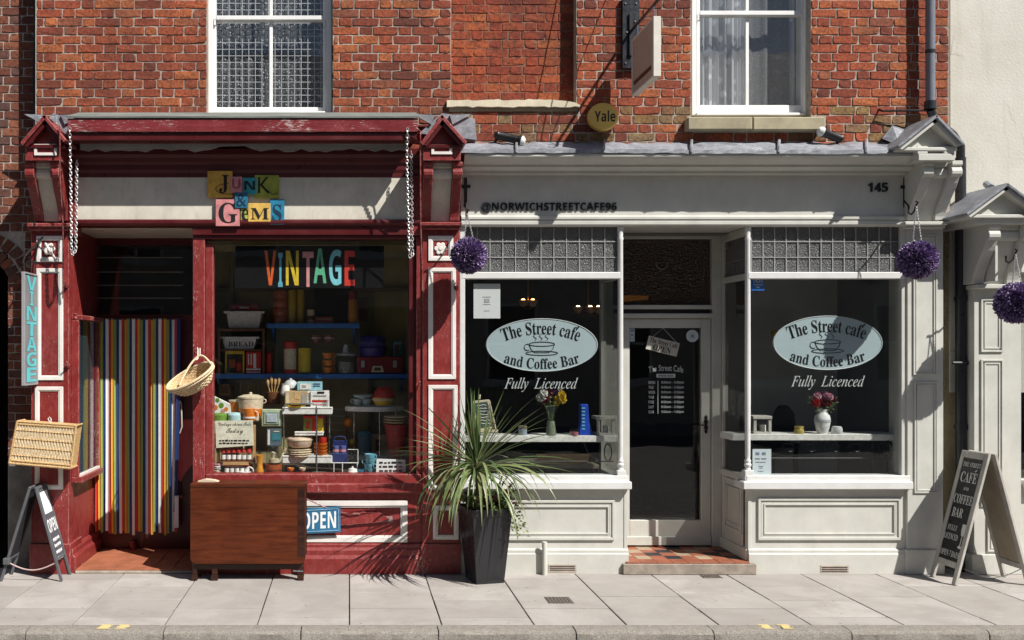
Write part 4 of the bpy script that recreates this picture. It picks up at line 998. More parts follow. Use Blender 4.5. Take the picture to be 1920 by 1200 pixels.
for i, d in enumerate(('MON', 'TUE', 'WED', 'THU', 'FRI', 'SAT', 'SUN')):
    y = 714.5 + i * 9.2; ptext('lettering', bold(d), VINE, p, 1216, y, 1216 + (12 if d in ('MON', 'WED') else 9.5), y + 5.4, YG)
    ptext('lettering', bold('9:00am – 1.00pm' if d == 'SUN' else '8:00am – 3.30pm'), VINE, p, 1240, y, 1282, y + 6, YG)
MB().pb(1233, 714, 1234.4, 776, YG, YG + .001).build('rule', VINE, p)
p = T('door_sticker', 'round white sticker with dark hub at the door glass corner', 'sticker', W(1298, 642, YG)); c = W(1298, 630, YG)
MB().disc_y(c, .055, YG - .001, YG + .001, 24).build('disc', VINE, p); MB().disc_y(c, .03, YG - .003, YG - .002, 20).build('inner_ring', VIN, p); MB().disc_y(c, .013, YG - .005, YG - .004, 14).build('hub', CPR, p)
p = T('door_label', 'small upright label of card logos at the door glass corner', 'sticker', W(1184, 640, YG)); MB().pb(1181, 616, 1190, 640, YG, YG + .001).build('sheet', VIN, p); MB().pb(1182, 618, 1189, 622, YG - .002, YG - .001).pb(1183, 626, 1187, 630, YG - .002, YG - .001).pb(1182, 635, 1189, 636, YG - .002, YG - .001).build('print', CPR, p)

# ================================================================== neighbouring shopfront at the right edge
ns = T('grey_shopfront', 'neighbouring light grey shopfront with lead-capped pilaster beyond the black downpipe', 'shopfront', (PX(1870, 0), 0, 0))
P = MB().pb(1826, 520, 1915, 1040, -.02, .3).build('pilaster', GRYP, ns, bevel=.004)
MB().pb(1836, 490, 1905, 520, -.02, .3).build('pilaster_neck', GRYP, P)
for q in ((1840, 560, 1882, 660), (1840, 674, 1882, 950), (1852, 968, 1884, 1035)):
    f = MB(); f.frame(*q, 3.4, -.034, -.019); f.frame(q[0] + 6, q[1] + 6, q[2] - 6, q[3] - 6, 3, -.027, -.019); f.build('panel_moulding', GRYP, P, bevel=.0015)
MB().pb(1823, 1040, 1918, 1077, -.04, .3).build('plinth_block', GRYP, P, bevel=.004)
console(P, (1838, 1860, 1902, 1926), 420, 532, GRYP, GRYP, -.28)
MB().pb(1832, 533, 1890, 541, -.09, .2).build('ledge', GRYP, P, bevel=.005)
MB().pb(1832, 402, 1932, 420, -.3, .2).build('console_head', GRYP, P, bevel=.004)
gable(P, (1890, 342), (1812, 400), (1968, 400), -.38, .16, LEAD, GRYP, GRYP, .022)
MB().box(PX(1836, 0), PX(1836, 0) + .02, -.2, .19, PZ(530, 0), PZ(402, 0)).build('console_cheek', GRYP, P)
MB().tube([W(1850, 345, .12), W(1858, 352, 0)], .03, 8).build('lead_roll', LEAD, P)
x = PX(1916, .0)
MB().box(x, x + 3, .05, .3, 0, PZ(905, 0)).box(x, x + 3, .0, .3, PZ(330, 0) - .8, PZ(400, 0)).build('front', GRYP, ns)
MB().box(x, x + 3, -.04, .12, PZ(915, 0), PZ(900, 0)).build('sill_board', GRYW, ns, bevel=.005)
MB().box(x, x + 3, .07, .08, PZ(900, 0), PZ(560, 0)).build('window_pane', GLASSC, ns); MB().box(x, x + 3, .9, .95, PZ(905, 0), PZ(520, 0)).box(x - .02, x, .3, .9, PZ(905, 0), PZ(520, 0)).build('window_lining', DARK, ns)
# ================================================================== things fixed to the front
# downpipe
dp = T('downpipe', 'tall rainwater pipe, grey on the brickwork then black beside the cream wall', 'pipe', W(1801, 1075, .08))
ru = 8.2 * K(-.09)
MB().tube([W(1744, -250, -.09), W(1744.5, 200, -.09)], ru, 16).build('upper_pipe', PIPEG, dp, smooth=True)
MB().tube([W(1744.5, 190, -.09), W(1744.5, 205, -.09)], ru * 1.28, 16).tube([W(1744.5, 94, -.09), W(1744.5, 100, -.09)], ru * 1.1, 16).build('pipe_collar', PIPEB, dp, smooth=True)
MB().tube([W(1744.5, 204, -.09), W(1752, 225, -.03), W(1786, 252, .05), W(1801, 275, .09), W(1801, 300, .09)], ru * .95, 14).build('pipe_bend', PIPEB, dp, smooth=True)
MB().tube([W(1801, 296, .09), W(1802, 1070, .09)], ru * 1.15, 16).build('lower_pipe', PIPEB, dp, smooth=True)
m = MB()
for py in (560, 680, 800): m.tube([W(1801.5, py - 4, .09), W(1801.5, py + 4, .09)], ru * 1.4, 14)
m.tube([W(1786, 680, .05), W(1816, 680, .05)], .012, 8); m.build('pipe_clip', PIPEB, dp, smooth=True)
MB().tube([W(1648, 205, 0), W(1654, 208, -.05), W(1738, 207, -.09)], .009, 8).build('stay_rod', IRON, dp, smooth=True)

# projecting sign
hs = T('projecting_sign', 'blank square sign board projecting from the brick wall on an iron bracket', 'sign', (2.33, -.01, 3.9))
XS, Y0, Y1, Z0, Z1 = 2.327, -.17, -.74, 3.93, 4.385
MB().box(XS - .02, XS + .026, Y1 + .025, Y0 - .022, Z0 + .015, Z1 - .015).build('board', plain('sign_putty_paint', (.42, .36, .29), .5, .08, 6, .08), hs, bevel=.004)
fr = MB(); fr.box(XS - .028, XS + .03, Y1, Y1 + .0245, Z0, Z1); fr.box(XS - .026, XS + .03, Y0 - .0215, Y0, Z0, Z1); fr.box(XS - .028, XS + .03, Y1 + .025, Y0 - .022, Z1 - .0145, Z1); fr.box(XS - .028, XS + .03, Y1 + .025, Y0 - .022, Z0, Z0 + .0145)
fr.build('frame', plain('sign_white_edge', (.66, .62, .55), .5, .1, 8, .05), hs, bevel=.003)
MB().box(XS - .0235, XS - .0205, Y1 + .08, Y0 - .05, Z0 + .075, Z0 + .107).build('stripe', plain('maroon_stripe', (.05, .008, .008), .5, .1, 8, 0), hs)
zb_ = Z1 + .11
MB().tube([(XS, -.02, zb_), (XS, -.8, zb_)], .012, 8).tube([(XS, -.77, zb_), (XS, -.84, zb_ + .03), (XS, -.86, zb_ + .08), (XS, -.82, zb_ + .11)], .007, 6).build('bracket_arm', IRON, hs, smooth=True)
m = MB()
for y in (-.66, -.25): m.tube([(XS, y, zb_), (XS, y, Z1 - .005)], .006, 6)
m.build('hanger', CHROME, hs, smooth=True)
m = MB(); m.tube([(XS, -.75, zb_ + .01), (XS - .42, -.01, 5.15)], .0045, 6); m.tube([(XS, -.72, zb_ + .01), (XS + .02, -.01, 5.3)], .0045, 6); m.build('stay_wire', IRON, hs, smooth=True)
bp = MB().pb(1167, -6, 1199, 128, -.045, -.004).build('back_plate', plain('navy_black_board', (.012, .014, .022), .4, .2, 9, .1), hs, bevel=.003)
MB().pb(1180, 24, 1187, 104, -.065, -.045).build('back_bar', IRON, bp, bevel=.003)
m = MB()
for a, b in ((1173, 6), (1193, 6), (1173, 118), (1192, 100), (1176, 60), (1191, 40)): m.disc_y(W(a, b, -.05), .007, -.052, -.044, 8)
m.build('screw', CHROME, bp)

# alarm box
al = T('alarm_box', 'round yellow alarm bell box on the brick wall below the projecting sign', 'alarm', W(1132, 243, -.05))
c = W(1132, 218, -.08); MB().disc_y(c, .124, -.08, -.003, 40, 1.02, .93).build('case', GOLD, al, bevel=.02, seg=3)
ptext('lettering', bold('Yale'), plain('alarm_print', (.02, .02, .025), .5, .1, 5, 0), al, 1115, 207, 1154, 228, -.0815)
MB().disc_y(W(1108.5, 219, -.081), .005, -.084, -.078, 8).build('screw', CHROME, al)

# floodlights lying on the lead roof
def flood(pts, face, lab, stand):
    t = T('floodlight', lab, 'lamp', W(pts[0][0], 275, -.05), 'spotlights on the lead roof')
    a, b = W(*pts[0], -.06), W(*pts[1], -.12)
    d = (b - a).normalized()
    MB().tube([a - d * .03, a, a + d * .015, b - d * .03, b - d * .02, b], [.022, .04, .034, .034, .044, .044], 14).build('housing', BLK, t, smooth=True)
    MB().tube([b, b + d * .012, b + d * .03], [.043, .04, .02], 14).build('lens', plain('frosted_lens', (.7, .7, .66), .3, .1, 9, 0), t, smooth=True)
    MB().tube([a + d * .02, W(*stand[0], -.06), W(*stand[1], -.05)], .012, 8).tube([W(stand[1][0] - 9, stand[1][1], -.06), W(stand[1][0] + 9, stand[1][1], -.06)], .012, 8).build('bracket', IRON, t, smooth=True)
    return t
flood([(934, 254), (978, 264)], 1, 'black spotlight on the lead roof near the maroon gable', ((930, 262), (926, 274)))
flood([(1574, 260), (1540, 247)], -1, 'black spotlight under the stone window sill beside the grey gable', ((1570, 268), (1566, 277)))

# wall hooks with purple flower balls
PUR = [plain('purple_bloom', (.27, .18, .38), .8, .3, 30, 0), plain('lilac_bloom', (.55, .45, .66), .8, .3, 30, 0), plain('deep_violet_bloom', (.085, .05, .13), .7, .3, 30, 0)]
def bracket(parent, x, y0, ybar, yhook, hx, hy, Yb, hw=9, Yh=-.3):
    c0 = W(x, y0, Yb); 
    MB().box(c0.x - .012, c0.x + .012, Yb - .008, Yb, PZ(y0 + 62, Yb), c0.z).build('back_bar', IRON, parent, bevel=.002)
    b = W(x, ybar, Yb); MB().box(b.x - hw * K(Yb), b.x + hw * K(Yb), Yb - .016, Yb - .0085, b.z - .013, b.z + .013).build('cross_bar', IRON, parent, bevel=.002)
    s = W(x, y0 + 50, Yb - .01); e = Vector((W(hx, hy, Yh).x, Yh, W(hx, hy, Yh).z))
    pts = [s, s + Vector((0, -.06, -.05))] + [s.lerp(e, t) + Vector((0, 0, -.075 * math.sin(PI * t) - .02)) for t in (.35, .6, .85)] + [e, e + Vector((.01, -.01, .02)), e + Vector((-.012, -.015, .025))]
    MB().tube(pts, .0075, 8).build('hook_arm', IRON, parent, smooth=True); return e
def ball(px, py, r, hx, hy, bx, lab, Y=-.3, spread=9):
    t = T('flower_ball', lab, 'flower ball', W(px, py + r, Y), 'purple hanging flower balls')
    e = bracket(t, *bx, hx, hy, -.02 if px < 1800 else -.04, 9, Y)
    c = W(px, py, Y); rr = r * K(Y)
    MB().lathe((c.x, c.y, c.z - rr * .86), [(rr * .86 * math.sin(PI * k / 12), rr * .86 * (1 - math.cos(PI * k / 12))) for k in range(13)], 20).build('core', PUR[2], t, smooth=True)
    rng = random.Random(int(px)); pet = [MB(), MB(), MB()]
    N = 3400
    for k in range(N):
        z = 1 - 2 * (k + .5) / N; q = k * 2.39996; s = math.sqrt(1 - z * z)
        n = Vector((s * math.cos(q), s * math.sin(q), z)) + Vector((rng.uniform(-.12, .12), rng.uniform(-.12, .12), rng.uniform(-.12, .12))); n.normalize()
        a = n.orthogonal().normalized(); b = n.cross(a); an = rng.uniform(0, 6.28); u = a * math.cos(an) + b * math.sin(an); v = n.cross(u)
        h = rr * rng.uniform(.84, 1.03); w = rr * .05; base = c + n * rr * .8; tip = c + n * h + u * rng.uniform(-.02, .02) * .5
        mb = pet[0 if rng.random() < .55 else (1 if rng.random() < .55 else 2)]
        mb.add([base - u * w * .5, base + u * w * .5, tip + u * w + v * w * .6, tip - u * w + v * w * .4, tip + n * w], [(0, 1, 2, 4, 3)])
    for q, mb in enumerate(pet):
        o = mb.build('blossoms', PUR[q], t, recalc=False); o['kind'] = 'stuff'
    m = MB()
    for d in (-spread, spread * .9): chain(m, [e + Vector((0, 0, -.005)), W(px + d, py - r * .9, Y)], .016, .0018)
    m.build('hanging_chain', GALV, t)
ball(879, 479, 34, 876, 398, (873, 327, 350, 0), 'purple flower ball hanging beside the maroon pilaster', -.3)
ball(1720, 487, 35, 1718, 384, (1696, 327, 351, 0), 'purple flower ball hanging by the number 145 pilaster', -.3)
ball(1907, 568, 38, 1904, 474, (1877, 418, 441, 0), 'purple flower ball partly cut off by the photo edge', -.43)

# upright VINTAGE blade sign
vsg = T('blade_sign', 'narrow upright grey blade sign with turquoise letters beside the maroon pilaster', 'sign', (-2.6, -.2, 1.58))
TQ = plain('turquoise_paint', (.1, .55, .6), .5, .1, 9, .03)
MB().box(-2.612, -2.59, -.34, -.05, 1.585, 2.47).build('board', plain('silver_grey_board', (.22, .23, .24), .45, .12, 8, .05), vsg)
MB().box(-2.614, -2.586, -.349, -.341, 1.575, 2.485).box(-2.62, -2.582, -.049, -.03, 1.575, 2.485).box(-2.62, -2.582, -.341, -.049, 2.471, 2.485).box(-2.62, -2.582, -.341, -.049, 1.575, 1.5845).build('frame', plain('brushed_edge', (.3, .3, .31), .4, .1, 8, 0), vsg, bevel=.002)
for i, ch in enumerate('VINTAGE'):
    z1 = 2.462 - i * .124; z0 = z1 - .116
    letters('lettering', bold(ch), TQ, vsg, -.3 if ch != 'I' else -.22, z0, -.06 if ch != 'I' else -.14, z1, lambda u, v, h: Vector((-2.5875 + h * .3, u, v)))
m = MB(); m.tube([W(80, 445, -.03), (-2.6, -.3, 2.62), (-2.6, -.36, 2.55)], .008, 6); m.tube([(-2.6, -.05, 2.48), (-2.6, -.05, 2.6), W(72, 448, -.03)], .006, 6); m.tube([(-2.6, -.33, 2.48), (-2.6, -.33, 2.56)], .006, 6)
for k in range(3): m.tube([(-2.6 + .03 * math.cos(a), -.2 + .04 * k, 2.56 + .03 * math.sin(a)) for a in [j * .6 for j in range(9)]], .005, 5)
m.build('bracket', IRON, vsg, smooth=True)
m = MB(); m.disc_y(W(90, 470, -.06), .025, -.08, -.02, 10); m.tube([W(85, 455, -.05), W(93, 470, -.09), W(102, 482, -.06)], .008, 6); m.build('light_fitting', WHT, vsg, smooth=True)

# ================================================================== strip curtain in the vintage doorway
CC = [plain('curtain_' + n, c, .6, .06, 9, 0) for n, c in (('red', (.58, .045, .025)), ('orange', (.72, .36, .05)), ('olive', (.32, .4, .11)), ('navy', (.015, .05, .18)), ('white', (.84, .83, .83)))]
sc2 = T('strip_curtain', 'door curtain of vertical red, orange, green, navy and white strips', 'curtain', W(255, 1002, .75))
MB().tube([W(176, 598, .76), W(342, 598, .76)], .008, 8).build('rail', IRON, sc2)
ns_ = 31
for i in range(ns_):
    px = 181 + i * 4.95; zb = PZ(1001 + R.uniform(-6, 3) - (3 if i < 2 else 0), .75); zt = PZ(597, .75); x = PX(px, .75); w = (5.6 if i % 5 == 4 else 4.7) * K(.75); ph = R.uniform(0, 6); amp = R.uniform(.001, .003); Yc = .75 + (i % 2) * .008
    def fn(u, v, x=x, w=w, ph=ph, amp=amp, Yc=Yc, zt=zt, zb=zb):
        z = zb + (zt - zb) * v; s = (1 - v)
        return (x + w * (u - .5) * (1.05 - .15 * s) + amp * s * math.sin(ph + 5 * v), Yc + .004 * math.cos((u - .5) * 2.6) + .006 * s * math.sin(ph * 2 + 3 * v), z)
    MB().sheet(fn, 3, 10).build('strip', CC[i % 5], sc2, smooth=True, recalc=False)
m = MB()                                                 # strips gathered to one side
for i in range(2):
    def fn(u, v, i=i): return (PX(333 + i * 3.2, .73) + .016 * (u - .5) + .03 * (1 - v) * (1 - v) * (-1 if i < 2 else .2), .73 + .01 * i, PZ(960 - i * 8, .73) + (PZ(597, .73) - PZ(960 - i * 8, .73)) * v)
    MB().sheet(fn, 2, 10).build('strip', (CC[3], CC[3], CC[0], CC[3])[i], sc2, smooth=True, recalc=False)

# ================================================================== wicker hamper hung on the pilaster
hm = T('wicker_hamper', 'flat golden wicker hamper hung on the maroon pilaster', 'hamper', W(80, 880, -.2))
TL, TR, BR, BL = W(33, 790, -.25), W(143, 798, -.25), W(133, 878, -.25), W(18, 868, -.25)
dn = Vector((0, .17, 0))
def hq(u, v): return TL.lerp(TR, u).lerp(BL.lerp(BR, u), v)
MB().hexa([BL + Vector((.01, .012, .01)), BR + Vector((-.01, .012, .01)), BR + dn, BL + dn, TL + Vector((.01, .012, -.01)), TR + Vector((-.01, .012, -.01)), TR + dn, TL + dn]).build('body', WICK, hm)
N = 40; m = MB()
for i in range(N + 1):
    u = i / N; m.tube([hq(u, v / 15) + Vector((0, -.006 + .0045 * math.cos(PI * (v / 1.5 + i)), 0)) for v in range(16)], .0058, 5)
m.build('weave', WICKW, hm, smooth=True)
m = MB()
for v in (.2, .4, .6, .8): m.tube([hq(u / 80, v) + Vector((0, -.01 + .006 * math.cos(PI * u / 2), 0)) for u in range(81)], .005, 5)
m.build('band', WICK, hm, smooth=True)
m = MB()
for a, b in (((0, 0), (1, 0)), ((1, 0), (1, 1)), ((1, 1), (0, 1)), ((0, 1), (0, 0)), ((.03, .06), (.97, .05)), ((0, .93), (1, .93))): m.tube([hq(*a) + Vector((0, -.008, 0)), hq(*b) + Vector((0, -.008, 0))], .01, 8)
for q in (BL, BR, TL, TR): m.tube([q, q + dn], .009, 6)
m.tube([BL + dn, BR + dn], .009, 6); m.build('rim', WICK, hm, smooth=True)
MB().tube([W(93, 792, -.25), W(90, 785, -.24), W(93, 782, -.22), W(96, 786, -.24), W(95, 793, -.25)], .004, 6).build('loop', WHT, hm, smooth=True)

# ================================================================== swing-handled basket on the window post
bk = T('wicker_basket', 'pale oval wicker basket hanging tilted by its handle from the window post', 'basket', W(355, 755, -.18))
cb = W(356, 706, -.17)
Mb = Matrix.Translation(cb) @ Matrix.Rotation(math.radians(-24), 4, 'Y') @ Matrix.Rotation(math.radians(-50), 4, 'X') if False else Matrix.Translation(cb) @ Matrix.Rotation(math.radians(-28), 4, 'Y') @ Matrix.Rotation(math.radians(30), 4, 'X')
def bpt(r, a, z): return Vector((r * .205 * math.cos(a), r * .115 * math.sin(a), z))
def brad(t): return .62 + .38 * (t ** .7)
m = MB(); m.M = Mb
for j in range(10):
    t = j / 9
    m.tube([bpt(brad(t) + (.02 if (k + j) % 2 else -.02), 2 * PI * k / 40, -.115 + .115 * t) for k in range(41)], .0065, 5, False)
m.build('weave', WICKW, bk, smooth=True)
m = MB(); m.M = Mb
for k in range(20): m.tube([bpt(brad(t / 5), 2 * PI * k / 20, -.115 + .115 * t / 5) for t in range(6)], .006, 5)
m.build('stake', WICK, bk, smooth=True)
m = MB(); m.M = Mb; m.tube([bpt(1.03, 2 * PI * k / 40, .004) for k in range(41)], .011, 7, False); m.tube([bpt(1.03, 2 * PI * k / 40, -.018) for k in range(41)], .008, 7, False); m.build('rim', WICKW, bk, smooth=True)
m = MB(); m.M = Mb; m.lathe((0, 0, -.118), [(.001, 0), (.62, 0), (.64, .012), (.001, .012)], 24, .205, .115); m.sheet(lambda u, v: tuple(bpt(brad(v) - .03, 2 * PI * u, -.112 + .11 * v)), 32, 5); m.build('inner_wall', WICK, bk, smooth=True, recalc=False)
m = MB()
e0 = Mb @ Vector((-.1, -.06, .005)); e1 = Mb @ Vector((.2, .0, .005)); pk = W(372, 668, -.12)
pts = [e0.lerp(e1, t) * 1 + (pk - e0.lerp(e1, .62)) * (math.sin(PI * min(1, t / .62) / 2) if t < .62 else math.cos(PI / 2 * (t - .62) / .38)) for t in [k / 14 for k in range(15)]]
m.tube(pts, .009, 7); m.build('handle', WICKW, bk, smooth=True)
m = MB(); m.tube([W(369, 655, -.01), W(370, 652, -.06), W(371, 655, -.1), W(371, 672, -.13), W(368, 675, -.14)], .005, 6); m.tube([W(375, 653, -.01), W(375, 668, -.12)], .004, 6); m.build('hook', WHT, bk, smooth=True)

# ================================================================== drop-leaf table on the pavement
tb = T('drop_leaf_table', 'dark mahogany drop-leaf table folded flat against the maroon shopfront', 'table', W(465, 1087, -.2))
a, b = PX(357, -.27), PX(573, -.27); zt = PZ(906, -.27); zl0 = PZ(1057, -.27)
MB().box(a + .004, b + .012, -.262, -.055, zt - .022, zt).build('table_top', MAHOG, tb, bevel=.005, seg=2)
pts = [(a, zt - .002), (b, zt - .002)] + [(b - .05 + .05 * math.cos(q), zl0 + .05 + .05 * math.sin(q)) for q in [0, -PI / 8, -PI / 4, -3 * PI / 8, -PI / 2]] + [(a + .05 + .05 * math.cos(q), zl0 + .05 + .05 * math.sin(q)) for q in [-PI / 2, -5 * PI / 8, -3 * PI / 4, -7 * PI / 8, -PI]]
MB().prism(pts, 'y', -.288, -.266).build('drop_leaf', MAHOG, tb, bevel=.005, seg=2)
MB().prism(pts, 'y', -.05, -.045).build('rear_leaf', MAHOGD, tb)
MB().box(a + .002, b - .001, -.2895, -.2885, zt - .034, zt - .027).build('rule_joint', MAHOGD, tb); MB().box(b - .062, b - .006, -.29, -.2885, zl0 + .06, zt - .04).build('leaf_gap_shade', MAHOGD, tb)  # dark strip down the leaf's end paints in a gap's shadow
for xa, xb in ((a + .015, a + .05), (a + .17, a + .215), (b - .06, b - .02)):
    MB().box(xa, xb, -.258, -.225, .045, zt - .023).build('leg', MAHOGD, tb, bevel=.003)
    MB().box(xa - .008, xb + .004, -.265, -.215, 0, .0445).build('foot', MAHOGD, tb, bevel=.004)
for xa in (a + .03, b - .05): MB().box(xa, xa + .03, -.12, -.09, 0, zt - .023).build('leg', MAHOGD, tb, bevel=.003)
MB().box(a + .05, b - .06, -.252, -.235, .09, .13).build('stretcher', MAHOGD, tb)
MB().tube([(b - .1, -.258, .08), (b - .02, -.262, .078)], .006, 6).build('hinge_bar', CHROME, tb)
m = MB(); m.ppoly([(370, 903), (385, 899), (402, 901), (410, 904), (372, 906)], -.2, -.12); tag(m.build('folded_cloth', plain('cream_cloth', (.62, .5, .36), .9, .1, 30, .3)), 'small folded cream cloth on top of the mahogany table', 'cloth')

# OPEN sign leaning in the panel
os_ = T('open_sign', 'blue and white OPEN sign half hidden behind the mahogany table', 'sign', W(590, 1003, -.04))
an = math.radians(-1.5); 
BLU = plain('sign_blue', (.03, .16, .3), .4, .12, 9, .05)
MB().ppoly([(540, 956), (638, 950), (639, 998), (541, 1003)], -.042, -.03).build('board', BLU, os_, bevel=.002)
fr = MB()
q = [(544, 959.5), (634, 954), (635, 994.5), (545, 999)]
for i in range(4): fr.tube([W(*q[i], -.043), W(*q[(i + 1) % 4], -.043)], .004, 5)
fr.build('border', plain('faded_blue_line', (.2, .34, .46), .5, .1, 9, 0), os_)
letters('lettering', bold('OPEN'), PAPER, os_, 565, 992, 630, 960, lambda u, v, h: W(u, v - (u - 590) * .05, -.0445))

# ================================================================== A-boards
def aboard(name, lab, Xn, Xf, Ya, Yb, zt, xr, face, mats, wd=.035, zl=.13):
    """two hinged frames; face=-1: written panel on the side towards -x"""
    t = T(name, lab, 'sign', ((Xn + Xf) / 2, (Ya + Yb) / 2, 0))
    for side, X in ((-1, Xn), (1, Xf)):
        top = lambda y, d=0: Vector((xr + side * .012 + d, y, zt)); foot = lambda y, d=0: Vector((X + d, y, 0))
        ax = (foot(0) - top(0)).normalized(); nrm = Vector((side * abs(ax.z), 0, abs(ax.x)))
        def bar(y0, y1, s0, s1, th=.022, sh=0):
            L = (foot(0) - top(0)).length
            P = [top(y0) + ax * s0 * L, top(y1) + ax * s0 * L, top(y1) + ax * s1 * L, top(y0) + ax * s1 * L]
            P = [p + nrm * sh for p in P]
            mb = MB(); mb.hexa([p for p in P] + [p + nrm * th for p in P]); return mb
        bar(Ya, Ya + wd, 0, 1).build('leg', mats[0], t, bevel=.003); bar(Yb - wd, Yb, 0, 1).build('leg', mats[0], t, bevel=.003)
        e = 1 - zl / zt
        bar(Ya + wd + .001, Yb - wd - .001, .0, wd / zt * 1.2).build('top_rail', mats[0], t, bevel=.003); bar(Ya + wd + .001, Yb - wd - .001, e - wd / zt, e).build('bottom_rail', mats[0], t, bevel=.003)
        pn = bar(Ya + wd + .001, Yb - wd - .001, wd / zt * 1.2 + .002, e - wd / zt - .002, .01, .006).build('panel', mats[1] if side == face else mats[2], t)
        if side == face:
            L = (foot(0) - top(0)).length
            def fn(u, v, h, ax=ax, nrm=nrm, L=L, side=side):      # u 0..1 across as read, v 0 top .. 1 bottom
                uu = u if side < 0 else 1 - u
                y = (Yb + (Ya - Yb) * u) if side < 0 else (Ya + (Yb - Ya) * u)
                p = Vector((xr + side * .012, y, zt)) + ax * v * L
                return p + nrm * .0185
            t['_'] = 0; del t['_']; F = (fn, pn)
    return t, F
CHK = plain('chalkboard', (.012, .012, .013), .55, .3, 8, .1); CHALK = plain('chalk_white', (.66, .66, .62), .9, .1, 30, 0)
t, (fn, pn) = aboard('pavement_sign', 'tall limed-wood pavement sign listing cafe and coffee bar by the black downpipe', 4.795, 5.36, -.43, -.1, 1.035, 5.075, -1, (FRAMEW, CHK, plain('board_back_buff', (.36, .3, .22), .7, .15, 6, .1)), .045, .12)
def cl(body, u0, u1, v0, v1): letters('lettering', serif(body), CHALK, pn, u0, v1, u1, v0, fn)
cl('THE STREET', .17, .83, .085, .12); cl('CAFE', .2, .8, .16, .24); cl('AND', .4, .6, .275, .3); cl('COFFEE', .15, .85, .335, .405); cl('BAR', .22, .62, .44, .51)
cl('FULLY', .2, .56, .575, .615); cl('LICENCED', .14, .66, .64, .685); cl('OPEN 7 DAYS', .16, .86, .765, .81)
MB().tube([fn(.68, .15, 0), fn(.74, .135, 0)], .005, 5).build('accent', CHALK, pn)
g = MB()
def glass_poly(q): g.add([fn(a, b, 0) for a, b in q], [tuple(range(len(q)))])
glass_poly([(.72, .55), (.88, .55), (.88, .6), (.85, .635), (.8, .645), (.75, .635), (.72, .6)]); glass_poly([(.785, .646), (.815, .646), (.815, .715), (.785, .715)]); glass_poly([(.72, .728), (.745, .716), (.855, .716), (.88, .728), (.8, .738)])
g.build('wine_glass_drawing', CHALK, pn)
m = MB(); m.tube([Vector((4.86, -.41, .13)).lerp(Vector((5.31, -.41, .13)), k / 10) + Vector((0, 0, -.07 * math.sin(PI * k / 10))) for k in range(11)], .0035, 5); m.build('tie_cord', IRON, t)
t, (fn, pn) = aboard('chalkboard_sign', 'small dark grey folding pavement sign with OPEN written white, beside the passage', -2.79, -2.325, -.29, -.03, .755, -2.545, 1, (plain('slate_grey_paint', (.1, .105, .115), .5, .15, 9, .1), plain('slate_panel', (.09, .095, .11), .5, .2, 9, .1), plain('slate_back', (.03, .03, .035), .6, .2, 9, .1)), .02, .16)
MB().add([fn(a, b, 0) for a, b in ((.14, .07), (.86, .07), (.86, .3), (.14, .3))], [(0, 1, 2, 3)]).build('poster', PAPER, pn)
letters('lettering', bold('OPEN'), PAPER, pn, .1, .5, .92, .36, fn)
m = MB(); rq = random.Random(5)
for k in range(4):                                       # unreadable chalk lines
    u = .2
    while u < .78:
        w = rq.uniform(.06, .14); v = .56 + k * .066; m.add([fn(u, v + rq.uniform(0, .01), 0), fn(u + w, v, 0), fn(u + w * .9, v + rq.uniform(.025, .04), 0), fn(u + .01, v + .034, 0)], [(0, 1, 2, 3)]); u += w + .025
m.build('chalk_lettering', PAPER, pn)['kind'] = 'stuff'
m = MB(); m.tube([Vector((-2.74, -.28, .15)).lerp(Vector((-2.36, -.28, .15)), k / 10) + Vector((0, 0, -.06 * math.sin(PI * k / 10))) for k in range(11)], .006, 6); m.build('tie_rope', plain('pink_rope', (.5, .36, .34), .9, .2, 60, .3), t)
MB().box(-2.775, -2.725, -.315, -.255, .14, .19).build('rope_block', MC['slate_grey_paint'], t, bevel=.004)
# ================================================================== goods in the vintage window
def C(name, col, rough=.4, **kw): return plain('goods_' + name, col, rough, .22, 30, .05, 0, .1 if name == 'sign_black' else .4, **kw)
cRED, cORG, cYEL, cGRN = C('red', (.5, .03, .02)), C('orange', (.68, .19, .02)), C('yellow', (.68, .47, .03)), C('green', (.14, .26, .04))
cWHT, cCRM, cSKY, cNAV = C('white', (.76, .75, .72)), C('cream', (.66, .56, .4)), C('sky', (.16, .47, .58)), C('navy', (.02, .03, .13))
cBRN, cTER, cBLK, cMAR = C('brown', (.13, .05, .02)), C('rust', (.3, .07, .02)), C('black', (.015, .013, .012)), C('maroon', (.2, .014, .016))
cCARD, cTEAL, cGREY, cPINK = C('card', (.5, .36, .2)), C('teal', (.05, .2, .24)), C('grey', (.35, .35, .34)), C('pink', (.6, .25, .28))
def turned(name, lab, cat, px, pyb, Y, prof, m, extra=(), n=20, group=None):
    """turned vessel: prof in photo pixels (radius, height above base); extra = further turned parts (name, prof, material)"""
    k = K(Y); c = W(px, pyb, Y)
    if not extra:
        return tag(MB().lathe(c, [(max(.0005, r * k), h * k) for r, h in prof], n).build(name, m, smooth=True), lab, cat, group)
    t = T(name, lab, cat, c, group)
    for nm, pr, mm in [('body', prof, m)] + list(extra):
        MB().lathe(c, [(max(.0005, r * k), h * k) for r, h in pr], n).build(nm, mm, t, smooth=True)
    return t
def loop_handle(t, px, py, rx, ry, Y, m, r=.005, a0=-PI / 2, a1=PI / 2, name='handle'):
    MB().tube([W(px + rx * math.cos(a), py + ry * math.sin(a), Y) for a in [a0 + (a1 - a0) * i / 10 for i in range(11)]], r, 6).build(name, m, t, smooth=True)
def carton(name, lab, cat, r, Y, dep, m, bands=(), group=None):
    t = T(name, lab, cat, W((r[0] + r[2]) / 2, r[3], Y), group)
    MB().pb(*r, Y, Y + dep).build('body', m, t, bevel=.003)
    for i, (b, mm) in enumerate(bands): MB().pb(*b, Y - .0025 - .0006 * i, Y - .001).build('print', mm, t)
    return t
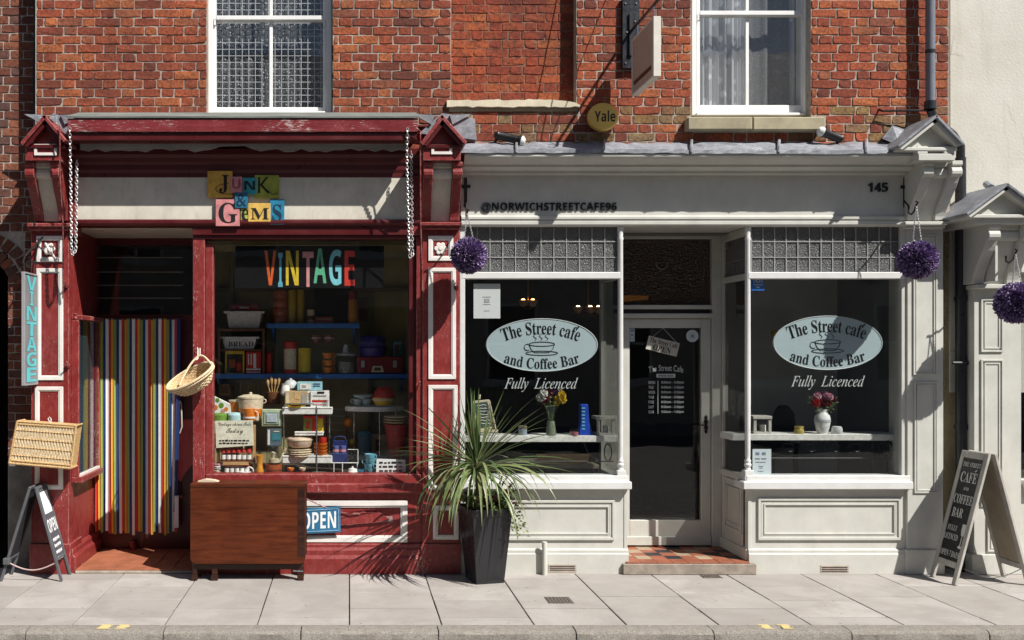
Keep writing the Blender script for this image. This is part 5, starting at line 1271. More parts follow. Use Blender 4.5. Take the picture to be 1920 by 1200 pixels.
# sign board hung inside the glass
v = T('vintage_sign', 'black board with VINTAGE in multicoloured capitals hung inside the shop window', 'sign', W(580, 540, .13))
MB().pb(441, 461, 720, 540, .13, .142).build('board', C('sign_black', (.008, .008, .009), .9), v)
for ch, a, b, col, t0, t1 in (('V', 496, 518, (.75, .13, .03), 470, 535), ('I', 521.5, 530, (.14, .46, .58), 474, 538), ('N', 536, 560, (.78, .55, .04), 470, 535), ('T', 567, 588, (.75, .32, .33), 472, 538), ('A', 588, 612, (.14, .5, .3), 466, 531), ('G', 617, 640, (.25, .68, .78), 468, 535), ('E', 646, 665, (.68, .05, .035), 470, 536)):
    ptext('letter', bold(ch), C('letter_' + ch, col), v, a, t0, b, t1, .1285)
# shelves
def shelf(lab, a, py, b, Yf, Yb, m=BLUES, th=9):
    o = MB().pb(a, py, b, py + th, Yf, Yb); 
    t = T('display_shelf', lab, 'shelf', W((a + b) / 2, py + th, Yf), 'display shelves')
    o.build('board', m, t, bevel=.003)
    x0, x1 = PX(a, Yf) + .05, PX(b, Yf) - .05
    for x in (x0, x1): MB().prism([(Yb, PZ(py + th, Yf)), (Yf + .03, PZ(py + th, Yf)), (Yb, PZ(py + th, Yf) - .14)], 'x', x - .01, x + .01).build('bracket', m, t)
shelf('short blue shelf below the VINTAGE sign', 500, 606, 674, .72, 1.04)
shelf('long blue shelf across the vintage window', 396, 701, 764, .7, 1.04)
# small rack under the bread bins
t = T('wooden_rack', 'small dark wooden rack holding the bread bins and books', 'rack', W(450, 701, .75))
MB().pb(408, 616, 496, 621, .74, 1.0).build('shelf', cBRN, t); MB().pb(408, 621, 412, 701, .74, 1.0).build('side', cBRN, t); MB().pb(492, 621, 496, 701, .74, 1.0).build('side', cBRN, t); MB().pb(412, 655, 492, 658, .76, 1.0).build('shelf', cBRN, t)
def bin_(lab, a, b, t0, t1, Y, lid, txt=None):
    t = T('bread_bin', lab, 'bread bin', W((a + b) / 2, t1, Y))
    f0, f1 = 5, 5; d = .2
    p = [(a + f0, t1), (b - f1, t1), (b, t0), (a, t0)]
    MB().ppoly(p, Y, Y + d).build('body', cWHT, t, bevel=.012, seg=2)
    MB().pb(a - 5, t0 - 3, b + 5, t0 + 1, Y - .006, Y + d + .006).build('rim', cWHT, t, bevel=.004)
    if lid: MB().ppoly([(a + 4, t0 - 3.3), (b - 4, t0 - 3.3), (b - 9, t0 - 16), (a + 9, t0 - 16)], Y + .02, Y + d - .02).build('lid', cMAR, t, bevel=.01); MB().pb((a + b) / 2 - 9, t0 - 11, (a + b) / 2 + 9, t0 - 8, Y + .0, Y + .02).build('knob', cGREY, t, bevel=.003)
    if txt: ptext('lettering', serif(txt), cBLK, t, a + 12, (t0 + t1) / 2 - 4, b - 6, (t0 + t1) / 2 + 5, Y - .003)
bin_('white enamel bread bin with maroon lid on top of the rack', 424, 491, 586, 616, .8, True)
bin_('white enamel bin lettered BREAD inside the rack', 416, 481, 634, 655, .8, False, 'BREAD')
carton('hardback_book', 'book with yellow border and dark cover picture on the blue shelf', 'book', (422, 657, 458, 701), .78, .04, cYEL, [((425, 664, 455, 699), cBLK), ((430, 674, 441, 690), cTER), ((444, 680, 452, 696), cRED)])
carton('hardback_book', 'red cookery book with white cutlery drawing on the blue shelf', 'book', (461, 659, 490, 701), .78, .04, cRED, [((465, 664, 467, 684), cWHT), ((470, 664, 472, 684), cWHT), ((475, 663, 480, 690), cWHT), ((462, 691, 489, 694), cWHT), ((462, 697, 489, 699), cWHT)])
turned('storage_tin', 'narrow red tin beside the cookery book', 'tin', 504, 701, .82, [(6, 0), (6.5, 1), (6.5, 36), (5, 38)], cRED, [('lid', [(6.7, 36), (6.7, 41), (2, 42)], cMAR)])
turned('vacuum_flask', 'cream vacuum flask with red cap and base', 'flask', 544, 701, .8, [(11, 8), (11.5, 9), (12, 46), (10, 50)], cCRM, [('cap', [(11.5, 47), (12, 48), (12, 60), (9, 62)], cRED), ('foot', [(12.5, 0), (12.5, 8), (11, 9)], cRED)])
turned('storage_tin', 'plain yellow tin next to the cream vacuum flask', 'tin', 571, 698, .8, [(11.5, 0), (12, 1), (12, 42)], cYEL, [('lid', [(12.4, 40), (12.4, 45), (2, 46)], cYEL)])
turned('stacking_jar', 'stack of round rust-red canisters under the VINTAGE sign', 'canister', 526, 606, .84, [(13, 0), (14, 4), (14, 10), (12, 14), (14, 18), (14, 26), (12, 30), (14, 34), (14, 42), (12, 46), (13.5, 50), (13, 60), (3, 64)], cTER)
for i, px in enumerate((547.5, 563)):
    turned('tall_canister', ['slim mustard-yellow canister touching the rust-red stack', 'slim mustard-yellow canister nearer the cream tin'][i], 'canister', px, 606, .84 + .03 * i, [(6.6, 0), (7.6, 2), (7.6, 58), (6.6, 62), (3, 63)], C('mustard', (.45, .3, .02)), group='yellow canisters')
turned('storage_tin', 'small cream tin with dark picture on the short shelf', 'tin', 583, 606, .84, [(6.5, 0), (7, 1), (7, 22)], cCRM, [('picture', [(7.1, 6), (7.1, 14)], cBRN), ('lid', [(7.3, 22), (7.3, 25), (2, 26)], cCRM)])
carton('flat_box', 'flat coral-red box lying on the short shelf', 'box', (591, 594, 624, 606), .82, .12, C('coral', (.48, .1, .07)), [((593, 598, 622, 599), cCRM)])
turned('tall_bottle', 'amber bottle with dark red stopper at the end of the short shelf', 'bottle', 661, 606, .8, [(8.5, 0), (9, 1), (9, 40), (8, 44)], C('amber', (.42, .16, .02)), [('stopper', [(8, 44), (8.5, 46), (7.5, 50), (8.5, 53), (7.5, 57), (8, 60), (2, 63)], cMAR)])
for i in range(3):
    t = turned('stacking_cup', ['lowest orange cup of the stack on the long shelf', 'middle orange cup of the stack on the long shelf', 'top orange cup of the stack on the long shelf'][i], 'cup', 614, 700 - i * 13.5, .76, [(7, 0), (8, 1), (10, 11), (9, 11.3), (7.5, 2)], cORG, [('foot', [(6, 0), (6, 1)], cBRN)], group='stacked orange cups')
    loop_handle(t, 623, 693 - i * 13.5, 5, 4.5, .76, cORG)
t = turned('glass_jar', 'wide glass preserving jar with metal lid beside the toolbox', 'jar', 649, 700, .8, [(19, 0), (20, 2), (20, 30), (17, 33)], JAR, [('lid', [(19, 33), (19, 37), (4, 38)], cGREY), ('contents', [(17, 2), (17, 22), (2, 23)], C('beans', (.16, .15, .13)))])
turned('china_figure', 'small white china figure on top of the preserving jar', 'figurine', 648, 663, .8, [(6, 0), (7, 3), (4, 6), (6, 9), (3, 13), (4, 16), (1, 18)], cWHT)
t = T('toolbox', 'maroon metal case with white handle and clasps on the long shelf', 'case', W(712, 701, .74))
MB().pb(669, 671, 755, 701, .74, .95).build('body', cMAR, t, bevel=.008); MB().pb(668, 669, 756, 676, .736, .955).build('lid', cMAR, t, bevel=.006)
MB().ppoly([(696, 698), (720, 698), (717, 686), (699, 686)], .722, .737).build('handle', cCRM, t, bevel=.003); MB().ppoly([(701, 695), (715, 695), (713, 689), (703, 689)], .719, .7215).build('grip_hole', cBRN, t)
for a in (677, 737): MB().pb(a, 676, a + 7, 689, .729, .738).build('clasp', cGREY, t, bevel=.002)
turned('mixing_bowl', 'violet-blue lidded bowl sitting on the maroon case', 'bowl', 698, 669, .8, [(18, 0), (22, 3), (26, 16), (24, 18)], C('violet', (.05, .035, .2)), [('lid', [(26, 18), (26, 22), (24, 34), (20, 39), (3, 40)], C('violet_lid', (.04, .03, .16)))])
for i, px in enumerate((592, 616)):
    t = turned('hanging_cup', ['dusky pink cup hanging under the short shelf, nearer the flask', 'dusky pink cup hanging under the short shelf, nearer the jar'][i], 'cup', px, 643, .86, [(5, 0), (8, 4), (9, 14), (8, 14), (4, 2)], C('dusk', (.22, .06, .08)), [('ring', [(9.2, 8), (9.2, 10)], cCRM)], group='hanging cups')
    loop_handle(t, px + 9, 635, 5, 5, .86, C('dusk', 0))
# ---- front row in the sun
t = turned('casserole_pot', 'cream enamel casserole with orange flowers behind the paper notice', 'pot', 470, 790, .36, [(17, 0), (21, 3), (23, 30), (24, 42), (22, 43)], cCRM, [('lid', [(24.5, 43), (24.5, 46), (14, 50), (3, 51), (3, 54), (.5, 55)], cCRM), ('flower_band', [(21.6, 10), (23.4, 24)], cORG)])
loop_handle(t, 447, 752, -6, 4, .36, cCRM); loop_handle(t, 493, 752, 6, 4, .36, cCRM)
turned('orange_pot', 'orange enamel pan with upright handle beside the cream casserole', 'pan', 446, 778, .42, [(14, 0), (16, 2), (17, 26), (16, 26)], cORG, [('rim', [(17.6, 25), (17.6, 28)], cCRM)])
turned('storage_jar', 'white jar with green lid at the window corner', 'jar', 411, 838, .3, [(17, 0), (18, 2), (18, 46), (15, 49)], cCRM, [('lid', [(15, 49), (15, 60), (12, 63), (4, 64)], cGRN)])
turned('storage_jar', 'white jar with sky blue lid above the paper notice', 'jar', 441, 840, .3, [(20, 0), (21, 2), (21, 44), (18, 49)], cCRM, [('lid', [(14, 50), (14, 62), (10, 66), (3, 67)], C('pale_blue', (.4, .6, .64)))])
t = turned('coffee_mug', 'bright orange mug with white ring next to the sky blue lid', 'mug', 467, 790, .26, [(9, 0), (10, 2), (11, 24), (10, 24)], cORG, [('ring', [(11.3, 6), (11.3, 9)], cWHT)]); loop_handle(t, 478, 778, 6, 7, .26, cWHT)
m = T('patterned_bag', 'folded white bag printed with orange and green shapes at the window edge', 'bag', W(415, 775, .34))
MB().ppoly([(400, 776), (400, 742), (431, 757), (433, 776)], .345, .375).build('body', cWHT, m, bevel=.004)
for a, b, r, mm in ((404, 764, 5, cORG), (415, 760, 5, cGRN), (424, 767, 4, cORG), (408, 750, 4, cGRN), (418, 771, 4, cPINK)): MB().disc_y(W(a, b, .345), r * K(.345), .342, .344, 10).build('print', mm, m)
# paper notice
t = T('sale_notice', 'cream handwritten paper notice propped above the red-lidded spice jars', 'notice', W(440, 838, .15))
MB().ppoly([(404, 789), (474, 788), (476, 835), (405, 840)], .15, .152).build('sheet', C('notice_paper', (.74, .72, .58), .8), t)
letters('lettering', script('Vintage china Sale'), cBLK, t, 409, 801, 471, 791.5, lambda u, v, h: W(u, v, .148)); letters('lettering', script('Today'), cBLK, t, 424, 815, 456, 803, lambda u, v, h: W(u, v, .148))
rq = random.Random(3); m = MB()
for r_, y in enumerate((825, 830)):
    x = 411
    while x < 466:
        w = rq.uniform(2.5, 7); m.pb(x, y + rq.uniform(-.6, .4), x + w, y + 2.4, .1475, .1485); x += w + 1.6
m.build('handwritten_lettering', cBLK, t)
# spice rack
t = T('spice_rack', 'dark wooden two-tier spice rack below the paper notice', 'rack', W(443, 892, .16))
for py in (864, 889): MB().pb(407, py, 478, py + 3, .17, .25).build('shelf', cBRN, t)
MB().pb(474, 798, 478, 889, .18, .26).build('side', PINE, t); MB().pb(407, 842, 410, 889, .18, .26).build('side', cBRN, t); MB().pb(418, 866, 466, 872, .165, .17).build('front_rail', PINE, t)
nm = ['first', 'second', 'third', 'fourth', 'fifth', 'sixth']
for r_, (y, cnt) in enumerate(((864, 6), (889, 5))):
    for i in range(cnt):
        px = 419 + i * 9.6 + r_ * 6
        turned('spice_jar', 'red-lidded spice jar, %s from the window corner on the %s tier' % (nm[i], 'upper' if r_ == 0 else 'lower'), 'spice jar', px, y - .3, .19, [(3.9, 0), (4.2, 1), (4.2, 13), (3.4, 15)], JAR, [('label', [(4.35, 3), (4.35, 11)], cWHT), ('spice', [(3.6, .5), (3.6, 11), (.5, 11.5)], cTER), ('lid', [(4.4, 15), (4.4, 21.5), (3.6, 22.5)], cRED)], 12, 'red-lidded spice jars')
t = turned('tea_cup', 'red and white cup lying by the lower spice jars', 'cup', 459, 892, .13, [(7, 0), (11, 2), (12, 6), (11, 6)], cRED, [('rim', [(12, 6), (12.3, 7.5), (11, 7.5)], cWHT)]); loop_handle(t, 468, 884, 7, 8, .13, cWHT, .007, -PI, 0)
turned('flared_vase', 'tall amber-orange flared vase at the front of the window', 'vase', 487, 891, .16, [(8, 0), (8.5, 3), (5.5, 16), (5.5, 26), (8.5, 38), (7.5, 38), (4, 24)], C('amber_orange', (.62, .27, .03)))
turned('mixing_bowl', 'rust-brown glazed bowl at the front beside the amber vase', 'bowl', 513, 891, .2, [(12, 0), (15, 3), (16, 14), (15.5, 21), (14, 21), (12, 4)], cTER, [('stripe', [(16.2, 10), (16.2, 12)], cBRN)])
t = turned('glass_jar', 'squat glass storage jar with wooden spoons above the rust bowl', 'jar', 514, 868, .24, [(14, 0), (15, 2), (15, 24), (12, 30), (13, 32)], JAR, [('contents', [(10, 1), (10, 8), (1, 9)], cCRM)])
MB().tube([W(510, 866, .24), W(513, 848, .22)], [.014, .018], 8).build('spoon', cCRM, t, smooth=True)
t = T('framed_tray', 'square pale green tray with inset silvery dish beside the trolley', 'tray', W(509, 801, .27))
MB().pb(490, 767, 528, 800, .27, .285).build('rim', C('pale_green', (.46, .52, .34)), t, bevel=.008); MB().pb(494, 771, 524, 796, .262, .2695).build('well', C('sage', (.3, .38, .3)), t, bevel=.004); MB().pb(499, 776, 519, 792, .254, .2615).build('dish', C('silver_blue', (.42, .47, .52), .2), t, bevel=.006)
carton('record_sleeve', 'small framed blue-grey picture below the pale green tray', 'picture', (500, 804, 528, 836), .26, .02, C('slate_blue', (.1, .14, .17)), [((502, 806, 506, 834), cWHT), ((510, 812, 526, 826), cTEAL), ((513, 808, 524, 810), cCRM)])
# tea trolley with three trays
t = T('tea_trolley', 'three-tier white tea trolley with tubular steel frame in the vintage window', 'trolley', W(574, 891, .3))
for py, a, b, h in ((766, 529, 623, 11), (812, 552, 606, 5), (857, 529, 623, 12)):
    tr = MB().pb(a, py, b, py + h, .24, .52); tr.pb(a, py - 3, b, py + .5, .235, .245); tr.build('tray', cWHT, t, bevel=.006)
for px, Y in ((532, .25), (594, .235), (618, .5)): 
    MB().tube([W(px, 768, Y), W(px, 890, Y)], .006, 8).build('upright', CHROME, t, smooth=True)
MB().tube([W(532, 770, .24), W(533, 760, .24), W(540, 757, .24), W(586, 757, .24), W(593, 760, .237), W(594, 770, .235)], .006, 8).build('push_rail', CHROME, t, smooth=True)
MB().lathe(W(530, 891, .26), [(.012, 0), (.016, .01), (.01, .025)], 10).build('castor', cBLK, t)
carton('cardboard_box', 'open buff cardboard box of china on the trolley top', 'box', (534, 733, 577, 758), .34, .12, cCARD, [((536, 736, 542, 756), cCRM), ((552, 735, 562, 748), C('tan', (.6, .4, .2))), ((566, 740, 575, 756), cGREY)])
t = turned('china_jug', 'white jug with looped handle behind the open cardboard box', 'jug', 535, 742, .44, [(6, 0), (9, 4), (8, 14), (6, 20), (7, 22), (5, 21)], cWHT); 
carton('picture_box', 'pale blue printed box lying highest on the trolley stack', 'box', (557, 716, 604, 732), .36, .14, C('ice_blue', (.3, .55, .62)), [((562, 719, 583, 730), cWHT), ((587, 719, 600, 720.5), cNAV), ((587, 723, 600, 724.5), cNAV), ((566, 722, 574, 727), cGREY)])
carton('picture_box', 'white box with red band at the end of the trolley stack', 'box', (582, 733, 617, 764), .33, .13, cWHT, [((585, 750, 613, 754), cRED), ((595, 734, 608, 738), cBLK), ((587, 741, 612, 743), cGREY), ((587, 757, 612, 759), cPINK)])
carton('picture_box', 'small plain white box in the middle of the trolley stack', 'box', (571, 733, 586, 756), .35, .12, cWHT, [((574, 737, 583, 738), cGREY), ((574, 742, 583, 743), cGREY), ((574, 747, 583, 748), cGREY)])
turned('serving_dish', 'shallow yellow dish of oddments on the trolley top tray', 'dish', 554, 766, .3, [(10, 0), (17, 2), (19, 5), (17, 5), (10, 1.5)], cYEL)
t = carton('biscuit_tin', 'yellow and red tin on the middle trolley tray', 'tin', (569, 782, 606, 812), .34, .14, cYEL, [((569, 783, 584, 811), C('tin_green', (.2, .22, .04))), ((584.3, 783, 594, 811), cRED), ((574, 790, 580, 804), cRED)]); MB().pb(568, 780, 607, 785, .335, .485).build('lid', cRED, t, bevel=.003)
turned('oval_casserole', 'cream lidded oval dish on the bottom trolley tray', 'dish', 562, 838, .3, [(19, 0), (22, 3), (24, 12), (24.5, 14), (23, 17), (6, 20), (5, 22), (1, 22.5)], C('blush', (.66, .5, .38)), [('lid_rim', [(25, 13), (25, 15)], cCRM)])
turned('serving_dish', 'stack of cream plates under the oval dish on the trolley', 'dish', 562, 857, .3, [(16, 0), (23, 3), (20, 4.5), (24, 7), (20, 8.5), (24, 11), (21, 13), (24, 15), (3, 17)], cCRM)
for i in range(4): turned('nesting_bowl', ['lowest', 'second lowest', 'third lowest', 'topmost'][i] + ' bowl of the bright orange nest on the trolley', 'bowl', 601, 857 - i * 6.2, .29, [(8, 0), (11, 2), (13.5, 8), (12.5, 8), (8, 1.5)], cORG, group='nested orange bowls')
turned('beaker', 'bright red beaker standing in the orange bowls', 'beaker', 605, 838, .3, [(5.5, 0), (6.5, 2), (7.5, 18), (6.5, 18), (5, 2)], cRED)
t = T('wooden_mallet', 'pale wooden spatula leaning against the trolley', 'utensil', W(526, 868, .25)); MB().tube([W(524, 866, .24), W(533, 846, .25)], .008, 8).build('handle', cCRM, t, smooth=True); MB().tube([W(533, 846, .25), W(536, 840, .25)], [.012, .016], 8).build('blade', cCRM, t, smooth=True)
# to the right of the trolley
t = T('bottle_carrier', 'dark navy carrier with two patterned mugs beside the trolley', 'carrier', W(636, 870, .32))
MB().pb(622, 850, 652, 870, .3, .42).build('tray', cNAV, t, bevel=.006); MB().pb(623, 826, 651, 849, .4, .42).build('back', cNAV, t, bevel=.004)
MB().tube([W(625, 828, .4), W(628, 820, .4), W(637, 818, .4), W(647, 820, .4), W(649, 828, .4)], .006, 8).build('handle', cNAV, t, smooth=True)
for px in (630, 643): MB().lathe(W(px, 852, .33), [(.022, 0), (.026, .01), (.027, .075), (.022, .075)], 14).build('mug', C('delft', (.1, .12, .3)), t, smooth=True); MB().lathe(W(px, 852, .328), [(.0275, .025), (.0275, .045)], 14).build('mug_band', cPINK, t)
t = T('wire_stand', 'white wire plant stand holding the glass dome', 'stand', W(648, 891, .26))
m = MB()
for px in (626, 642, 670): m.tube([W(px, 868, .24), W(px, 891, .24)], .0045, 6)
m.tube([W(622, 868, .24), W(672, 868, .24)], .005, 6); m.tube([W(652, 843, .3), W(671, 843, .3), W(671, 868, .3)], .0045, 6); m.tube([W(622, 868, .36), W(672, 868, .36)], .005, 6); m.build('frame', cWHT, t, smooth=True)
m = MB(); [m.tube([W(622 + i * 10, 868, .24), W(622 + i * 10, 868, .36)], .004, 5) for i in range(6)]; m.build('grid', cWHT, t)
turned('glass_dome', 'small clear glass dome on the white wire stand', 'glass dome', 658, 867, .29, [(9, 0), (9.5, 1), (8, 10), (4, 15), (1, 16), (2, 18), (.5, 19)], JAR)
turned('butter_dish', 'small white lidded dish on the window floor under the wire stand', 'dish', 661, 891, .16, [(9, 0), (11, 2), (11, 5), (9, 7), (8, 12), (2, 14), (2, 16), (.5, 17)], cWHT)
turned('sugar_bowl', 'blue bowl partly behind the turquoise cups', 'bowl', 677, 890, .22, [(6, 0), (9, 4), (9.5, 10), (8, 10)], C('mid_blue', (.05, .2, .34)))
for i in range(4):
    t = turned('stacking_cup', ['lowest', 'second lowest', 'third lowest', 'topmost'][i] + ' turquoise cup of the leaning stack', 'cup', 693 - (i % 2) * 1.5 + i * .8, 889 - i * 9, .2, [(6.5, 0), (8, 1.5), (10.5, 11), (9.8, 11), (7, 2)], cSKY, [('foot', [(6, 0), (6.2, .8)], cSKY)], group='turquoise stacking cups')
    loop_handle(t, 702 if i % 2 else 683, 883 - i * 9, 4 if i % 2 else -4, 4, .2, cSKY, .004)
MB_ = T('price_card', 'white handwritten card leaning at the foot of the window beside turquoise cups', 'card', W(732, 890, .13))
MB().ppoly([(706, 860), (760, 862), (761, 890), (705, 890)], .13, .133).build('sheet', PAPER, MB_)
m = MB(); rq = random.Random(9)
for y in (866, 873.5, 881):
    x = 711
    while x < 752: w = rq.uniform(4, 10); m.pb(x, y + rq.uniform(-.8, .8), x + w, y + 3.2, .1275, .1285); x += w + 2.5
m.build('handwritten_lettering', cBLK, MB_)
# white round table on the right
t = T('white_table', 'round white tiered table at the shaded end of the vintage window', 'table', W(700, 880, .55))
c = W(702, 766, .6); k = K(.6); MB().lathe(c, [(54 * k, -.02), (55 * k, -.01), (55 * k, .02), (53 * k, .022), (52 * k, .01), (.5 * k, .01)], 36, 1, .55).build('upper_tray', cWHT, t, smooth=True)
c = W(702, 856, .6); MB().lathe(c, [(50 * k, -.02), (50 * k, .015), (48 * k, .017), (.5 * k, .008)], 36, 1, .55).build('lower_tray', cGREY, t, smooth=True)
for px, Y in ((664, .6), (712, .48), (742, .62)): MB().tube([W(px, 772, Y), W(px, 890, Y)], .008, 8).build('leg', CHROME, t, smooth=True)
for i, (px, py, r) in enumerate(((671, 760, 9), (687, 760, 10))):
    t = turned('tea_cup', ['grey-blue cup on the white table by the window batten', 'grey-blue cup on the white table next to the red bowl'][i], 'cup', px, py, .55, [(5, 0), (7, 2), (r, 12), (r - 1, 12), (5, 2)], C('grey_blue', (.34, .42, .46)), [('foot', [(4, 0), (5, 1)], C('grey_blue', 0))], group='grey-blue cups'); loop_handle(t, px - r, 752, -4, 4, .55, C('grey_blue', 0))
t = turned('serving_dish', 'long grey-blue dish balanced over the two cups', 'dish', 680, 748, .55, [(8, 0), (15, 3), (19, 8), (17, 8), (8, 2)], C('grey_blue', 0))
turned('mixing_bowl', 'yellow bowl on the white table under the red bowl', 'bowl', 718, 760, .52, [(12, 0), (16, 3), (21, 14), (20, 15), (12, 2)], cYEL, [('cream_band', [(19.2, 9), (21, 13)], cCRM)])
turned('mixing_bowl', 'upturned red bowl stacked on the yellow bowl', 'bowl', 720, 746, .52, [(21, 0), (21, 2), (18, 11), (12, 19), (9, 20.5), (1, 20.5)], cRED)
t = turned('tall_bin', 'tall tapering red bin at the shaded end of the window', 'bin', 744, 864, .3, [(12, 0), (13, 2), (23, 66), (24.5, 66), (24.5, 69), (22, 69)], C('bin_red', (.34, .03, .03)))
for i in range(3): turned('dinner_plate', ['lowest', 'middle', 'topmost'][i] + ' cream plate stacked on the red bin', 'plate', 742, 795 - i * 5, .3, [(12, 0), (23 - i, 3), (25 - i, 4.5), (22 - i, 4.5), (10, 1.5)], cCRM, group='plates on the red bin')
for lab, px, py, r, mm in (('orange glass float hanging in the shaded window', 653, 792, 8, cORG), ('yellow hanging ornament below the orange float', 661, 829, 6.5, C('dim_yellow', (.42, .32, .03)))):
    t = turned('hanging_ornament', lab, 'ornament', px, py + r, .62, [(1, 0)] + [(r * math.sin(PI * q / 8), r * (1 - math.cos(PI * q / 8))) for q in range(1, 8)] + [(1, 2 * r)], mm, [('loop', [(1.2, 2 * r), (2, 2 * r + 2), (1, 2 * r + 5)], cBRN)], group='hanging ornaments')
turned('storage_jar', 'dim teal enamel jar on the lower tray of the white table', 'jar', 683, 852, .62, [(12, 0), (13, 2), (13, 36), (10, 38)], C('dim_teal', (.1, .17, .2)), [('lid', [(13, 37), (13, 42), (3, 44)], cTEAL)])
carton('cardboard_box', 'brown cardboard box on the lower tray of the white table', 'box', (696, 815, 735, 852), .7, .1, cCARD, [((704, 824, 712, 845), cBRN)])
t = turned('utensil_pot', 'dark pot of wooden utensils below the long blue shelf', 'pot', 512, 757, .62, [(14, 0), (15, 2), (15, 22), (13, 22)], cBRN)
for i, (dx_, h) in enumerate(((-7, 24), (-2, 30), (3, 26), (8, 28))): 
    o = T('wooden_spoon', ['wooden spoon standing outermost in the dark pot', 'tallest wooden spoon in the dark pot', 'short wooden spoon in the dark pot', 'wooden spoon leaning towards the trolley in the dark pot'][i], 'spoon', W(512 + dx_ * .6, 738, .62), 'wooden spoons'); MB().tube([W(512 + dx_ * .6, 740, .62), W(512 + dx_ * 1.3, 738 - h * .6, .62)], .005, 6).build('handle', PINE, o); MB().tube([W(512 + dx_ * 1.3, 738 - h * .6, .62), W(512 + dx_ * 1.4, 736 - h * .85, .62), W(512 + dx_ * 1.45, 736 - h, .62)], [.007, .015, .008], 8).build('bowl', PINE, o, smooth=True)

# fillers at the dim back and edges
for i, (a, b, h, mm) in enumerate(((400, 412, 3.2, cWHT), (399, 411, 3.2, cCRM), (400, 413, 3, cGREY), (399, 412, 3.4, cWHT), (401, 412, 3, cPINK))):
    carton('paperback_book', ['lowest', 'second lowest', 'middle', 'second highest', 'topmost'][i] + ' book of the small stack at the window corner', 'book', (a, 890 - (i + 1) * 4, b, 890 - i * 4 - .6), .14, .12, mm, [((a + 2, 890 - i * 4 - 3, a + 7, 890 - i * 4 - 2), cBLK)], 'small book stack')
t = T('utensil_rail', 'steel ladles hanging on a rail below the long blue shelf', 'utensils', W(455, 750, .9))
MB().tube([W(435, 716, .9), W(500, 716, .9)], .004, 6).build('rail', CHROME, t)
for px, h in ((451, 36), (466, 40), (484, 34)): MB().tube([W(px, 716, .9), W(px, 716 + h, .9)], .003, 6).build('ladle_handle', CHROME, t); MB().lathe(W(px, 716 + h + 6, .9), [(.006, 0), (.022, .01), (.028, .028), (.024, .028), (.005, .006)], 12).build('ladle_bowl', CHROME, t, smooth=True)
t = T('wire_basket', 'dark wire letter rack at the back between trolley and white table', 'rack', W(630, 820, .8))
for j in range(5): MB().tube([W(610, 765 + j * 13, .8), W(640, 768 + j * 13, .8), W(652, 764 + j * 13, .8)], .004, 6).build('wire', cGREY, t)
for px in (612, 650): MB().tube([W(px, 760, .8), W(px, 888, .8)], .006, 6).build('upright', cMAR, t)
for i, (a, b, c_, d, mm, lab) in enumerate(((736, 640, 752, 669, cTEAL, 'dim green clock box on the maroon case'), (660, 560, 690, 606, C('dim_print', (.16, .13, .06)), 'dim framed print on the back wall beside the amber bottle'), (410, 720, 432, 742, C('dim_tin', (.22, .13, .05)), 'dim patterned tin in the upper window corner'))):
    carton('old_box' if i != 1 else 'framed_print', lab, ['box', 'picture', 'tin'][i], (a, b, c_, d), .86 if i != 1 else 1.02, .08 if i != 1 else .02, mm, [((a + 4, b + 5, c_ - 4, d - 5), cBRN)])
t = turned('enamel_kettle', 'pale enamel kettle with hooped handle on the trolley stack', 'kettle', 545, 730, .5, [(10, 0), (13, 3), (12, 12), (7, 17), (3, 18), (3, 20), (.5, 21)], C('enamel', (.55, .56, .55))); 
turned('glass_tumbler', 'clear tumbler on the top trolley tray', 'glass', 610, 766, .27, [(4.5, 0), (5, 1), (6, 16), (5.5, 16), (4.4, 2)], JAR)
turned('egg_cup', 'small orange egg cup on the window floor by the trolley foot', 'egg cup', 545, 891, .15, [(5, 0), (5.5, 1.5), (2, 4), (2, 6), (6, 10), (6.5, 14), (5.5, 14), (2, 8)], cORG)
turned('egg_cup', 'small cream egg cup on the window floor between trolley legs', 'egg cup', 567, 891, .15, [(5, 0), (5.5, 1.5), (2, 4), (2, 6), (6, 10), (6.5, 14), (5.5, 14), (2, 8)], cCRM)
turned('serving_dish', 'flat green dish lying on the window floor under the trolley', 'dish', 598, 891, .2, [(14, 0), (20, 2), (22, 4), (19, 4), (12, 1.5)], C('sage_dish', (.25, .34, .24)))
# ================================================================== inside the cafe bays
def plank(lab, a, b, Y0, Y1, py0, py1, ends):
    t = T('window_counter', lab, 'counter', W((a + b) / 2, py1, Y0), 'cafe window counters')
    MB().pb(a, py0, b, py1, Y0, Y1).build('top', C('counter_white', (.72, .71, .67), .5), t, bevel=.004)
    return t
IR = C('wrought_iron', (.012, .012, .013), .5)
t = plank('white counter plank with iron frame behind the bay pane beside the cordyline', 868, 1163, .14, .42, 817, 829, 0)
MB().tube([W(1125, 829, .2), W(1125, 893, .2)], .009, 8).build('leg', IR, t); MB().tube([W(905, 829, .2), W(905, 893, .2)], .009, 8).build('leg', IR, t); MB().tube([W(900, 865, .2), W(1150, 865, .2)], .006, 6).build('rail', IR, t)
MB().tube([W(1095, 830, .2), W(1103, 850, .2), W(1125, 866, .2)], .006, 6).tube([W(1140 + 7 * math.cos(q), 848 + 16 * math.sin(q), .2) for q in [j * .5 for j in range(14)]], .005, 6).build('scroll', IR, t, smooth=True)
t = plank('white counter plank with iron scrolls under the white china vase', 1374, 1692, .14, .42, 814, 826, 0)
for px in (1635, 1665): MB().tube([W(px, 826, .2), W(px, 893, .2)], .01, 8).build('leg', IR, t)
MB().tube([W(1445, 859, .2), W(1690, 859, .2)], .005, 6).build('rail', IR, t)
m = MB()
for cx in (1480, 1520, 1565, 1605): m.tube([W(cx + (16 - 1.2 * j) * math.cos(q), 842 + (14 - j) * math.sin(q), .2) for j, q in enumerate([PI + j * .5 for j in range(11)])], .005, 6)
